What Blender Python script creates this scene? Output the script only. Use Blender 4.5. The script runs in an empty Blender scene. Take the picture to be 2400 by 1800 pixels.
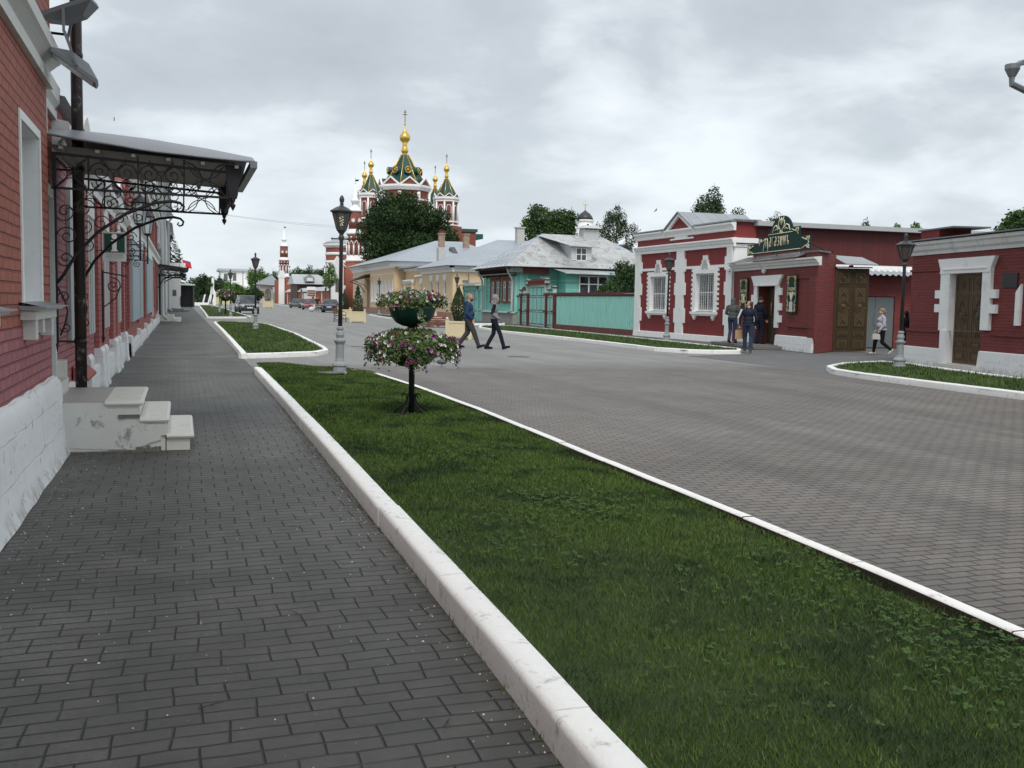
EXPO=0.48; SUNE=1.5
import bpy, math, random
import numpy as np
from mathutils import Vector, Matrix, noise
R = random.Random(11)
PI = math.pi
scene = bpy.context.scene
COL = scene.collection
def rad(a): return math.radians(a)

SPLIT={'standing_seam','white_trim','exposed_rubble','pilaster','window_surround','end_drop','keystone','chimney','drain_pipe','white_post','boarded_window','poster_panel','corner_boards','round_dormer','gilded_wheel','star','window','brown_panel','shutter','side_leaf','maroon_rail','post','step','canopy_bracket','support','door_surround','plinth','white_attic','courtyard_post','wheel','letter_i','dark_entrance'}
# ---------------------------------------------------------------- mesh builder
class MB:
    def __init__(s): s.v=[]; s.f=[]; s.m=[]; s.sm=[]; s.P=[]
    def add(s, vs, fs, mi=0, smooth=False, M=None):
        o=len(s.v)
        if M is not None: vs=[M@Vector(v) for v in vs]
        s.v.extend([tuple(v) for v in vs])
        f0=len(s.f)
        for f in fs: s.f.append(tuple(i+o for i in f)); s.m.append(mi); s.sm.append(smooth)
        s.P.append((o,len(s.v),f0,len(s.f)))
        return s
    def box(s,x0,x1,y0,y1,z0,z1,mi=0,M=None):
        vs=[(x0,y0,z0),(x1,y0,z0),(x1,y1,z0),(x0,y1,z0),(x0,y0,z1),(x1,y0,z1),(x1,y1,z1),(x0,y1,z1)]
        return s.add(vs,[(0,3,2,1),(4,5,6,7),(0,1,5,4),(1,2,6,5),(2,3,7,6),(3,0,4,7)],mi,False,M)
    def quad(s,a,b,c,d,mi=0,smooth=False): return s.add([a,b,c,d],[(0,1,2,3)],mi,smooth)
    def poly(s,pts,mi=0): return s.add(pts,[tuple(range(len(pts)))],mi)
    def prism(s,pts,a0,a1,axis='y',mi=0,M=None):
        n=len(pts)
        def mk(p,a):
            if axis=='y': return (p[0],a,p[1])
            if axis=='z': return (p[0],p[1],a)
            return (a,p[0],p[1])
        vs=[mk(p,a0) for p in pts]+[mk(p,a1) for p in pts]
        fs=[tuple(range(n))[::-1],tuple(range(n,2*n))]+[(i,(i+1)%n,n+(i+1)%n,n+i) for i in range(n)]
        return s.add(vs,fs,mi,False,M)
    def lathe(s,prof,cx=0,cy=0,n=16,mi=0,smooth=True,rot=0,M=None,cap=True,a0=0,a1=2*PI):
        vs=[];fs=[];full=abs(a1-a0-2*PI)<1e-6
        for (r,z) in prof:
            for i in range(n):
                a=rot+a0+(a1-a0)*i/(n if full else n-1); vs.append((cx+r*math.cos(a),cy+r*math.sin(a),z))
        for j in range(len(prof)-1):
            for i in range(n if full else n-1):
                k=(i+1)%n; fs.append((j*n+i,j*n+k,(j+1)*n+k,(j+1)*n+i))
        if cap and full:
            if prof[0][0]>1e-4: fs.append(tuple(range(n))[::-1])
            if prof[-1][0]>1e-4: fs.append(tuple(range((len(prof)-1)*n,len(prof)*n)))
        return s.add(vs,fs,mi,smooth,M)
    def tube(s,path,r,n=6,mi=0,smooth=True,M=None,flat=None):
        P=[Vector(p) for p in path]; rs=r if isinstance(r,(list,tuple)) else [r]*len(P)
        vs=[];fs=[];up=None
        for i,p in enumerate(P):
            t=(P[min(i+1,len(P)-1)]-P[max(i-1,0)])
            if t.length<1e-9: t=Vector((0,0,1))
            t.normalize()
            if up is None:
                up=Vector((0,0,1)) if abs(t.z)<.9 else Vector((1,0,0))
            u=(up-t*up.dot(t))
            if u.length<1e-6: u=t.orthogonal()
            u.normalize(); w=t.cross(u); up=u
            for k in range(n):
                a=2*PI*k/n+(PI/4 if n==4 else 0); vs.append(p+(u*math.cos(a)+w*math.sin(a))*rs[i])
        for i in range(len(P)-1):
            for k in range(n):
                fs.append((i*n+k,i*n+(k+1)%n,(i+1)*n+(k+1)%n,(i+1)*n+k))
        fs.append(tuple(range(n))[::-1]); fs.append(tuple(range((len(P)-1)*n,len(P)*n)))
        return s.add(vs,fs,mi,smooth,M)
    def ball(s,c,r,n=10,mi=0,M=None,m=6):
        rx,ry,rz=r if isinstance(r,(tuple,list)) else (r,r,r)
        vs=[(c[0],c[1],c[2]-rz)];fs=[]
        for j in range(1,m):
            a=PI*j/m
            for i in range(n):
                b=2*PI*i/n; vs.append((c[0]+rx*math.sin(a)*math.cos(b),c[1]+ry*math.sin(a)*math.sin(b),c[2]-rz*math.cos(a)))
        vs.append((c[0],c[1],c[2]+rz)); L=len(vs)-1
        for i in range(n):
            k=(i+1)%n; fs.append((0,1+k,1+i)); fs.append((L,1+(m-2)*n+i,1+(m-2)*n+k))
            for j in range(m-2): fs.append((1+j*n+i,1+j*n+k,1+(j+1)*n+k,1+(j+1)*n+i))
        return s.add(vs,fs,mi,True,M)
    def build(s,name,mats,parent=None,loc=(0,0,0),rotz=0):
        if name in SPLIT and parent is not None:
            cl=s.clusters()
            if len(cl)>1:
                os_=[c._build(name,mats,parent,loc,rotz) for c in cl]; return os_[0]
        return s._build(name,mats,parent,loc,rotz)
    def clusters(s,tol=.012):
        P=s.P; bb=[]
        for (v0,v1,f0,f1) in P:
            a=np.array(s.v[v0:v1]); bb.append((a.min(0)-tol,a.max(0)+tol))
        n=len(P); par=list(range(n))
        def fd(i):
            while par[i]!=i: i=par[i]
            return i
        for i in range(n):
            for j in range(i+1,n):
                if (bb[i][0]<=bb[j][1]).all() and (bb[j][0]<=bb[i][1]).all(): par[fd(j)]=fd(i)
        G={}
        for i in range(n): G.setdefault(fd(i),[]).append(i)
        out=[]
        for g in G.values():
            m=MB()
            for i in g:
                v0,v1,f0,f1=P[i]; o=len(m.v); m.v+=s.v[v0:v1]; m.f+=[tuple(k-v0+o for k in f) for f in s.f[f0:f1]]; m.m+=s.m[f0:f1]; m.sm+=s.sm[f0:f1]
            out.append(m)
        return out
    def _build(s,name,mats,parent=None,loc=(0,0,0),rotz=0):
        me=bpy.data.meshes.new(name)
        me.from_pydata(s.v,[],s.f)
        if not isinstance(mats,(list,tuple)): mats=[mats]
        for m in mats: me.materials.append(m)
        me.polygons.foreach_set('material_index',s.m)
        me.polygons.foreach_set('use_smooth',s.sm)
        uvl=me.uv_layers.new(name='UVMap')
        nl=len(me.loops); co=np.empty(len(me.vertices)*3); me.vertices.foreach_get('co',co); co=co.reshape(-1,3)
        li=np.empty(nl,dtype=np.int32); me.loops.foreach_get('vertex_index',li)
        np_=len(me.polygons); nr=np.empty(np_*3); me.polygons.foreach_get('normal',nr); nr=nr.reshape(-1,3)
        lt=np.empty(np_,dtype=np.int32); me.polygons.foreach_get('loop_total',lt)
        nn=np.repeat(nr,lt,axis=0); c=co[li]; ax=np.argmax(np.abs(nn)*np.array([1,1,1.2]),axis=1)
        uv=np.where((ax==0)[:,None],c[:,[1,2]],np.where((ax==1)[:,None],c[:,[0,2]],c[:,[0,1]]))
        uvl.data.foreach_set('uv',uv.astype(np.float32).ravel())
        me.update()
        o=bpy.data.objects.new(name,me); COL.objects.link(o)
        if parent is not None: o.parent=parent
        o.location=loc; o.rotation_euler=(0,0,rotz)
        return o

def tag(o,label,cat,group=None,kind=None):
    if label: o['label']=label
    if cat: o['category']=cat
    if group: o['group']=group
    if kind: o['kind']=kind
    return o
def thing(name,label,cat,loc=(0,0,0),rotz=0,group=None):
    o=bpy.data.objects.new(name,None); COL.objects.link(o); o.empty_display_size=.2
    o.location=loc; o.rotation_euler=(0,0,rotz)
    return tag(o,label,cat,group)
def dup(root,loc,rotz=None,label=None,scale=None):
    def cp(o,par):
        c=o.copy(); COL.objects.link(c)
        if par is not None: c.parent=par
        for ch in KIDS.get(o.name,[x for x in bpy.data.objects if x.parent==o]): cp(ch,c)
        return c
    r=cp(root,None); r.location=loc
    if rotz is not None: r.rotation_euler=(0,0,rotz)
    if label: r['label']=label
    if scale: r.scale=(scale,)*3 if not isinstance(scale,tuple) else scale
    return r
KIDS={}
def struct(o): o['kind']='structure'; return o

# ---------------------------------------------------------------- materials
def _new(name):
    m=bpy.data.materials.new(name); m.use_nodes=True; nt=m.node_tree; nt.nodes.clear()
    out=nt.nodes.new('ShaderNodeOutputMaterial'); b=nt.nodes.new('ShaderNodeBsdfPrincipled')
    nt.links.new(b.outputs[0],out.inputs[0]); return m,nt,b
class NT:
    def __init__(s,nt): s.nt=nt
    def n(s,t,**k):
        nd=s.nt.nodes.new(t)
        for a,v in k.items():
            if a=='i':
                for kk,vv in v.items(): nd.inputs[kk].default_value=vv
            else: setattr(nd,a,v)
        return nd
    def l(s,a,b): s.nt.links.new(a,b)
    def math(s,op,a,b=None,c=None,clamp=False):
        nd=s.nt.nodes.new('ShaderNodeMath'); nd.operation=op; nd.use_clamp=clamp
        for i,x in enumerate((a,b,c)):
            if x is None: continue
            if isinstance(x,(int,float)): nd.inputs[i].default_value=x
            else: s.l(x,nd.inputs[i])
        return nd.outputs[0]
    def mix(s,fac,a,b,bt='MIX'):
        nd=s.nt.nodes.new('ShaderNodeMix'); nd.data_type='RGBA'; nd.blend_type=bt
        for i,x in ((0,fac),(6,a),(7,b)):
            if isinstance(x,(int,float)): nd.inputs[i].default_value=x
            elif isinstance(x,(tuple,list)): nd.inputs[i].default_value=(*x[:3],1)
            else: s.l(x,nd.inputs[i])
        return nd.outputs[2]
    def noise(s,vec,scale,detail=4,rough=.6,dist=0):
        nd=s.n('ShaderNodeTexNoise'); nd.inputs['Scale'].default_value=scale; nd.inputs['Detail'].default_value=detail
        nd.inputs['Roughness'].default_value=rough; nd.inputs['Distortion'].default_value=dist
        if vec is not None: s.l(vec,nd.inputs['Vector'])
        return nd.outputs[0]
    def ramp(s,fac,stops,interp='LINEAR'):
        nd=s.n('ShaderNodeValToRGB'); cr=nd.color_ramp; cr.interpolation=interp
        while len(cr.elements)<len(stops): cr.elements.new(.5)
        for e,(p,c) in zip(cr.elements,stops):
            e.position=p; e.color=(*c,1) if isinstance(c,(tuple,list)) else (c,c,c,1)
        s.l(fac,nd.inputs[0]); return nd.outputs[0]
    def bump(s,h,strength=.4,dist=.01,prev=None):
        nd=s.n('ShaderNodeBump'); nd.inputs['Strength'].default_value=strength; nd.inputs['Distance'].default_value=dist
        s.l(h,nd.inputs['Height'])
        if prev is not None: s.l(prev,nd.inputs['Normal'])
        return nd.outputs[0]
MATS={}
def paint(name,col,rough=.6,var=.12,scale=3,bump=.15,bdist=.004,dirt=None,dirt_amt=.5,dscale=2.5,metal=0,fine=60,spec=.4,streak=False):
    """plain painted or bare surface: blotchy tone, fine grain, worn patches"""
    if name in MATS: return MATS[name]
    m,nt,b=_new(name); t=NT(nt); tc=t.n('ShaderNodeTexCoord').outputs['Object']
    if streak:
        mp=t.n('ShaderNodeMapping'); mp.inputs['Scale'].default_value=(1,1,.15); t.l(tc,mp.inputs[0]); tc2=mp.outputs[0]
    else: tc2=tc
    n1=t.noise(tc2,scale,5,.65); n2=t.noise(tc,fine,3,.6)
    lo=tuple(c*(1-var) for c in col); hi=tuple(min(1,c*(1+var)) for c in col)
    c=t.mix(t.ramp(n1,[(.3,0),(.7,1)]),lo,hi)
    c=t.mix(.5,c,t.mix(n2,tuple(x*.9 for x in col),tuple(min(1,x*1.1) for x in col)))
    if dirt:
        n3=t.noise(tc2,dscale,8,.75,.3)
        f=t.ramp(n3,[(.56,0),(.68,dirt_amt)])
        c=t.mix(f,c,dirt)
    t.l(c,b.inputs['Base Color']); b.inputs['Roughness'].default_value=rough; b.inputs['Metallic'].default_value=metal
    b.inputs['Specular IOR Level'].default_value=spec
    if bump: t.l(t.bump(t.math('ADD',n1,t.math('MULTIPLY',n2,.4)),bump,bdist),b.inputs['Normal'])
    MATS[name]=m; return m
def brick(name,col,mortar=None,bw=.26,bh=.078,ms=.012,rough=.75,var=.15,bump=.6,dist=.012,dirt=None,dscale=1.5,dirt_amt=.6):
    m,nt,b=_new(name); t=NT(nt); tc=t.n('ShaderNodeTexCoord'); uv=tc.outputs['UV']; ob=tc.outputs['Object']
    nz=t.n('ShaderNodeTexNoise'); nz.inputs['Scale'].default_value=6; t.l(ob,nz.inputs['Vector'])
    wob=t.n('ShaderNodeMix'); wob.data_type='VECTOR'; wob.inputs[0].default_value=.012
    t.l(uv,wob.inputs[4]); t.l(nz.outputs[1],wob.inputs[5])
    br=t.n('ShaderNodeTexBrick'); br.inputs['Scale'].default_value=1; br.inputs['Brick Width'].default_value=bw
    br.inputs['Row Height'].default_value=bh; br.inputs['Mortar Size'].default_value=ms; br.inputs['Mortar Smooth'].default_value=.6
    br.inputs['Bias'].default_value=0
    mo=mortar or tuple(c*.72 for c in col)
    br.inputs['Color1'].default_value=(*[c*(1-var) for c in col],1); br.inputs['Color2'].default_value=(*[min(1,c*(1+var)) for c in col],1)
    br.inputs['Mortar'].default_value=(*mo,1); t.l(wob.outputs[1],br.inputs['Vector'])
    n1=t.noise(ob,2.2,6,.7); c=t.mix(t.ramp(n1,[(.3,.0),(.75,.35)]),br.outputs[0],tuple(c*.6 for c in col))
    n2=t.noise(ob,70,3,.6)
    c=t.mix(.25,c,t.mix(n2,tuple(x*.6 for x in col),tuple(min(1,x*1.4) for x in col)))
    if dirt: c=t.mix(t.ramp(t.noise(ob,dscale,8,.75),[(.55,0),(.68,dirt_amt)]),c,dirt)
    t.l(c,b.inputs['Base Color']); b.inputs['Roughness'].default_value=rough
    h=t.math('SUBTRACT',t.math('MULTIPLY',n2,.25),br.outputs['Fac'])
    t.l(t.bump(h,bump,dist),b.inputs['Normal']); return m
def boards(name,col,w=.12,vert=True,gap=.08,rough=.65,var=.15,dirt=None,dirt_amt=.5,bump=.5):
    m,nt,b=_new(name); t=NT(nt); tc=t.n('ShaderNodeTexCoord'); ob=tc.outputs['Object']
    sx=t.n('ShaderNodeSeparateXYZ'); t.l(tc.outputs['UV'],sx.inputs[0]); a=sx.outputs[0 if vert else 1]
    q=t.math('DIVIDE',a,w); fr=t.math('FRACT',q); fl=t.math('FLOOR',q)
    wn=t.n('ShaderNodeTexWhiteNoise'); wn.noise_dimensions='1D'; t.l(fl,wn.inputs['W'])
    g=t.math('LESS_THAN',t.math('ABSOLUTE',t.math('SUBTRACT',fr,.5)),.5-gap*.5)
    mp=t.n('ShaderNodeMapping'); mp.inputs['Scale'].default_value=(1,1,.12) if vert else (.15,.15,1.5); t.l(ob,mp.inputs[0])
    n1=t.noise(mp.outputs[0],14,6,.7)
    c=t.mix(wn.outputs[0],tuple(x*(1-var) for x in col),tuple(min(1,x*(1+var)) for x in col))
    c=t.mix(t.ramp(n1,[(.35,.3),(.6,0)]),c,tuple(x*.7 for x in col))
    if dirt: c=t.mix(t.ramp(t.noise(mp.outputs[0],9,8,.8),[(.52,0),(.66,dirt_amt)]),c,dirt)
    c=t.mix(g,tuple(x*.35 for x in col),c)
    t.l(c,b.inputs['Base Color']); b.inputs['Roughness'].default_value=rough
    t.l(t.bump(t.math('ADD',g,t.math('MULTIPLY',n1,.2)),bump,.012),b.inputs['Normal']); return m
def metalroof(name,col,seam=.55,rough=.45,rust=None,rust_amt=.6,var=.12,swap=False,cross=1.4):
    m,nt,b=_new(name); t=NT(nt); tc=t.n('ShaderNodeTexCoord'); ob=tc.outputs['Object']
    br=t.n('ShaderNodeTexBrick'); br.inputs['Scale'].default_value=1; br.inputs['Brick Width'].default_value=cross; br.inputs['Row Height'].default_value=seam
    br.inputs['Mortar Size'].default_value=.012; br.inputs['Mortar Smooth'].default_value=.3; br.offset=.35
    br.inputs['Color1'].default_value=(*[c*(1-var) for c in col],1); br.inputs['Color2'].default_value=(*[min(1,c*(1+var)) for c in col],1)
    br.inputs['Mortar'].default_value=(*[c*.45 for c in col],1)
    if swap:
        mp=t.n('ShaderNodeMapping'); mp.inputs['Rotation'].default_value=(0,0,PI/2); t.l(tc.outputs['UV'],mp.inputs[0]); t.l(mp.outputs[0],br.inputs['Vector'])
    else: t.l(tc.outputs['UV'],br.inputs['Vector'])
    n1=t.noise(ob,1.6,7,.7); c=t.mix(t.ramp(n1,[(.35,0),(.7,.4)]),br.outputs[0],tuple(x*.75 for x in col))
    if rust: c=t.mix(t.ramp(t.noise(ob,1.7,9,.8,.5),[(.52,0),(.60,rust_amt)]),c,rust)
    t.l(c,b.inputs['Base Color']); b.inputs['Roughness'].default_value=rough; b.inputs['Metallic'].default_value=.15
    t.l(t.bump(t.math('ADD',br.outputs['Fac'],t.math('MULTIPLY',n1,.5)),.35,.015),b.inputs['Normal']); return m
def glassm(name,col=(.02,.025,.03),rough=.08):
    m,nt,b=_new(name); t=NT(nt); ob=t.n('ShaderNodeTexCoord').outputs['Object']
    n=t.noise(ob,1.3,3,.5); t.l(t.mix(t.ramp(n,[(.4,0),(.62,1)]),col,tuple(min(1,c*2.2+.02) for c in col)),b.inputs['Base Color'])
    b.inputs['Roughness'].default_value=rough; b.inputs['Specular IOR Level'].default_value=.7; return m
def leafm(name,c1,c2,rough=.6,bright=None,nscale=.4,trans=.0):
    m,nt,b=_new(name); t=NT(nt); g=t.n('ShaderNodeNewGeometry'); ob=t.n('ShaderNodeTexCoord').outputs['Object']
    r=g.outputs['Random Per Island']; c=t.mix(r,c1,c2)
    n=t.noise(ob,nscale,3,.6); c=t.mix(t.ramp(n,[(.38,0),(.65,.7)]),c,bright or tuple(min(1,x*1.5) for x in c2))
    t.l(c,b.inputs['Base Color']); b.inputs['Roughness'].default_value=rough; b.inputs['Specular IOR Level'].default_value=.25
    return m
def flat(name,col,rough=.5,metal=0,spec=.5,coat=0):
    if name in MATS: return MATS[name]
    m,nt,b=_new(name); t=NT(nt); ob=t.n('ShaderNodeTexCoord').outputs['Object']
    n=t.noise(ob,25,3,.6); t.l(t.mix(n,tuple(x*.88 for x in col),tuple(min(1,x*1.12) for x in col)),b.inputs['Base Color'])
    b.inputs['Roughness'].default_value=rough; b.inputs['Metallic'].default_value=metal; b.inputs['Specular IOR Level'].default_value=spec
    b.inputs['Coat Weight'].default_value=coat
    MATS[name]=m; return m

WHITE=paint('white_paint',(.87,.875,.865),var=.06,dirt=(.42,.42,.40),dirt_amt=.35,bump=.25)
WHITEOLD=paint('old_white_paint',(.72,.73,.71),var=.12,dirt=(.27,.27,.26),dirt_amt=.6,dscale=3.5,bump=.35,streak=True)
IRON=paint('black_iron',(.022,.022,.026),rough=.5,var=.2,bump=.1,spec=.3)
DARKMETAL=paint('dark_post_metal',(.05,.052,.057),rough=.45,var=.2,bump=.05)
GREYBASE=paint('grey_cast_base',(.30,.32,.33),rough=.6,var=.15,dirt=(.14,.14,.14),dirt_amt=.5,dscale=9,bump=.3)
GLASS=glassm('window_glass')
GLASSPALE=glassm('pale_glass',(.22,.24,.25),.2)
GOLD=flat('gold_leaf',(.75,.50,.12),rough=.32,metal=.75)
CREAMORN=flat('cream_gilt',(.80,.76,.52),rough=.6)
ZINC=paint('zinc_sheet',(.36,.38,.40),rough=.42,var=.12,metal=.4,bump=.08)
ZINCD=paint('dull_zinc_sheet',(.20,.22,.235),rough=.5,var=.15,metal=.3,bump=.08)

def arc(cx,cz,r,a0,a1,n=12,y=0,f=None):
    out=[]
    for i in range(n+1):
        a=rad(a0+(a1-a0)*i/n); out.append((cx+r*math.cos(a),y,cz+r*math.sin(a)))
    return out
def spiral(cx,cz,r,a0,turns=1.4,dirn=1,n=18,y=0,r1=.12):
    out=[]
    for i in range(n+1):
        q=i/n; a=rad(a0)+dirn*2*PI*turns*q; rr=r*(1-(1-r1)*q); out.append((cx+rr*math.cos(a),y,cz+rr*math.sin(a)))
    return out
def to3(pts): return [(p[0],p[1] if len(p)>2 else 0,p[-1]) for p in pts]
def text_mesh(txt,size,thick,mat,name,parent,loc,rot,align='CENTER',sx=1):
    cu=bpy.data.curves.new('lettering','FONT'); cu.body=txt; cu.size=size; cu.extrude=thick; cu.align_x=align; cu.align_y='CENTER'
    o=bpy.data.objects.new('lettering',cu); COL.objects.link(o)
    dg=bpy.context.evaluated_depsgraph_get(); me=bpy.data.meshes.new_from_object(o.evaluated_get(dg))
    bpy.data.objects.remove(o); bpy.data.curves.remove(cu)
    me.materials.clear(); me.materials.append(mat)
    n=bpy.data.objects.new(name,me); COL.objects.link(n); n.parent=parent; n.location=loc; n.rotation_euler=rot; n.scale=(sx,1,1); return n

# wall plane with openings, front at y=y0, openings revealed to y0+rev
def facade(mb,u0,u1,z0,z1,holes,y0=0,rev=.18,mi=0,rmi=None):
    us=sorted({u0,u1,*[h[0] for h in holes],*[h[1] for h in holes]}); zs=sorted({z0,z1,*[h[2] for h in holes],*[h[3] for h in holes]})
    for i in range(len(us)-1):
        for j in range(len(zs)-1):
            cu=(us[i]+us[i+1])/2; cz=(zs[j]+zs[j+1])/2
            if any(h[0]<cu<h[1] and h[2]<cz<h[3] for h in holes): continue
            mb.quad((us[i],y0,zs[j]),(us[i+1],y0,zs[j]),(us[i+1],y0,zs[j+1]),(us[i],y0,zs[j+1]),mi)
    rm=mi if rmi is None else rmi
    for (a,b,c,d) in holes:
        y1=y0+rev
        mb.quad((a,y0,c),(a,y0,d),(a,y1,d),(a,y1,c),rm); mb.quad((b,y0,d),(b,y0,c),(b,y1,c),(b,y1,d),rm)
        mb.quad((a,y0,d),(b,y0,d),(b,y1,d),(a,y1,d),rm); mb.quad((a,y0,c),(a,y1,c),(b,y1,c),(b,y0,c),rm)
def shell(mb,u0,u1,z0,z1,y0,y1,mi=0):
    mb.quad((u0,y1,z0),(u0,y0,z0),(u0,y0,z1),(u0,y1,z1),mi); mb.quad((u1,y0,z0),(u1,y1,z0),(u1,y1,z1),(u1,y0,z1),mi)
    mb.quad((u1,y1,z0),(u0,y1,z0),(u0,y1,z1),(u1,y1,z1),mi); mb.quad((u0,y0,z1),(u1,y0,z1),(u1,y1,z1),(u0,y1,z1),mi)
def window(par,u0,u1,z0,z1,y,fm=WHITE,gm=None,nv=2,nh=2,fw=.05,d=.05,top=None,label=None):
    mb=MB(); mb.box(u0,u0+fw,y,y+d,z0,z1); mb.box(u1-fw,u1,y,y+d,z0,z1); mb.box(u0+fw,u1-fw,y,y+d,z0,z0+fw); mb.box(u0+fw,u1-fw,y,y+d,z1-fw,z1)
    bw=fw*.7
    for i in range(1,nv):
        c=u0+(u1-u0)*i/nv; mb.box(c-bw/2,c+bw/2,y+.004,y+d-.004,z0+fw,z1-fw)
    for j in range(1,nh):
        c=(top if (top and nh==2) else z0+(z1-z0)*j/nh); mb.box(u0+fw,u1-fw,y+.008,y+d-.008,c-bw/2,c+bw/2)
    o=mb.build('window',fm,par)
    g=MB(); g.box(u0+fw*.5,u1-fw*.5,y+d*.5,y+d*.5+.01,z0+fw*.5,z1-fw*.5); g.build('pane',gm or GLASS,o)
    return o
# ================================================================ camera, sky, light
F=1020.; CY=384
yaw=rad(18.0); pitch=math.atan((CY-302)/F); roll=math.atan(.018)
fwd0=Vector((math.sin(yaw),math.cos(yaw),0)); r0=Vector((math.cos(yaw),-math.sin(yaw),0)); u0_=Vector((0,0,1))
fw=(fwd0*math.cos(pitch)-u0_*math.sin(pitch)).normalized(); up=r0.cross(fw)
cr=r0*math.cos(roll)+up*math.sin(roll); cu_=-r0*math.sin(roll)+up*math.cos(roll)
cd=bpy.data.cameras.new('camera'); cam=bpy.data.objects.new('camera',cd); COL.objects.link(cam)
Mx=Matrix((cr,cu_,-fw)).transposed().to_4x4(); Mx.translation=(0,0,1.55); cam.matrix_world=Mx
cd.sensor_width=36; cd.lens=F/1024*36; cd.clip_end=3000; cd.clip_start=.05; scene.camera=cam
scene.view_settings.view_transform='Standard'; scene.view_settings.look='None'; scene.view_settings.exposure=EXPO; scene.view_settings.gamma=1
SUN_EL=rad(52); SUN_AZ=rad(196)   # compass-like: direction the light comes from, clockwise from +Y
w=bpy.data.worlds.new("World"); scene.world=w; w.use_nodes=True; nt=w.node_tree; nt.nodes.clear(); t=NT(nt)
out=t.n('ShaderNodeOutputWorld'); b1=t.n('ShaderNodeBackground'); b2=t.n('ShaderNodeBackground'); mx=t.n('ShaderNodeMixShader')
sky=t.n('ShaderNodeTexSky'); sky.sky_type='NISHITA'; sky.sun_disc=False; sky.sun_elevation=SUN_EL; sky.sun_rotation=SUN_AZ
t.l(sky.outputs[0],b1.inputs[0]); b1.inputs[1].default_value=.1
tc=t.n('ShaderNodeTexCoord').outputs['Generated']; sp=t.n('ShaderNodeSeparateXYZ'); t.l(tc,sp.inputs[0])
zz=t.math('ADD',t.math('MAXIMUM',sp.outputs[2],0),.30)
cb=t.n('ShaderNodeCombineXYZ'); t.l(sp.outputs[2],cb.inputs[2]); t.l(t.math('DIVIDE',sp.outputs[0],zz),cb.inputs[0]); t.l(t.math('DIVIDE',sp.outputs[1],zz),cb.inputs[1])
n1=t.noise(cb.outputs[0],1.15,5,.5,.4); n2=t.noise(cb.outputs[0],3.6,7,.6,.3)
nn=t.math('ADD',t.math('MULTIPLY',n1,.76),t.math('MULTIPLY',n2,.24))
c=t.ramp(nn,[(.34,(.36,.395,.43)),(.455,(.44,.48,.515)),(.51,(.56,.605,.64)),(.575,(.67,.715,.745))])
hz=t.ramp(sp.outputs[2],[(0,1.0),(.05,.7),(.20,0)])
c=t.mix(t.math('MULTIPLY',hz,.6),c,(.61,.665,.705))
t.l(c,b2.inputs[0]); b2.inputs[1].default_value=1.0
mx.inputs[0].default_value=.95; t.l(b1.outputs[0],mx.inputs[1]); t.l(b2.outputs[0],mx.inputs[2]); t.l(mx.outputs[0],out.inputs[0])
sl=bpy.data.lights.new('sun','SUN'); sl.energy=SUNE; sl.angle=rad(25); sl.color=(1,.96,.9)
so=bpy.data.objects.new('sun',sl); COL.objects.link(so)
sd=Vector((math.sin(SUN_AZ)*math.cos(SUN_EL),math.cos(SUN_AZ)*math.cos(SUN_EL),math.sin(SUN_EL)))
so.rotation_euler=sd.to_track_quat('Z','Y').to_euler()

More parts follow.
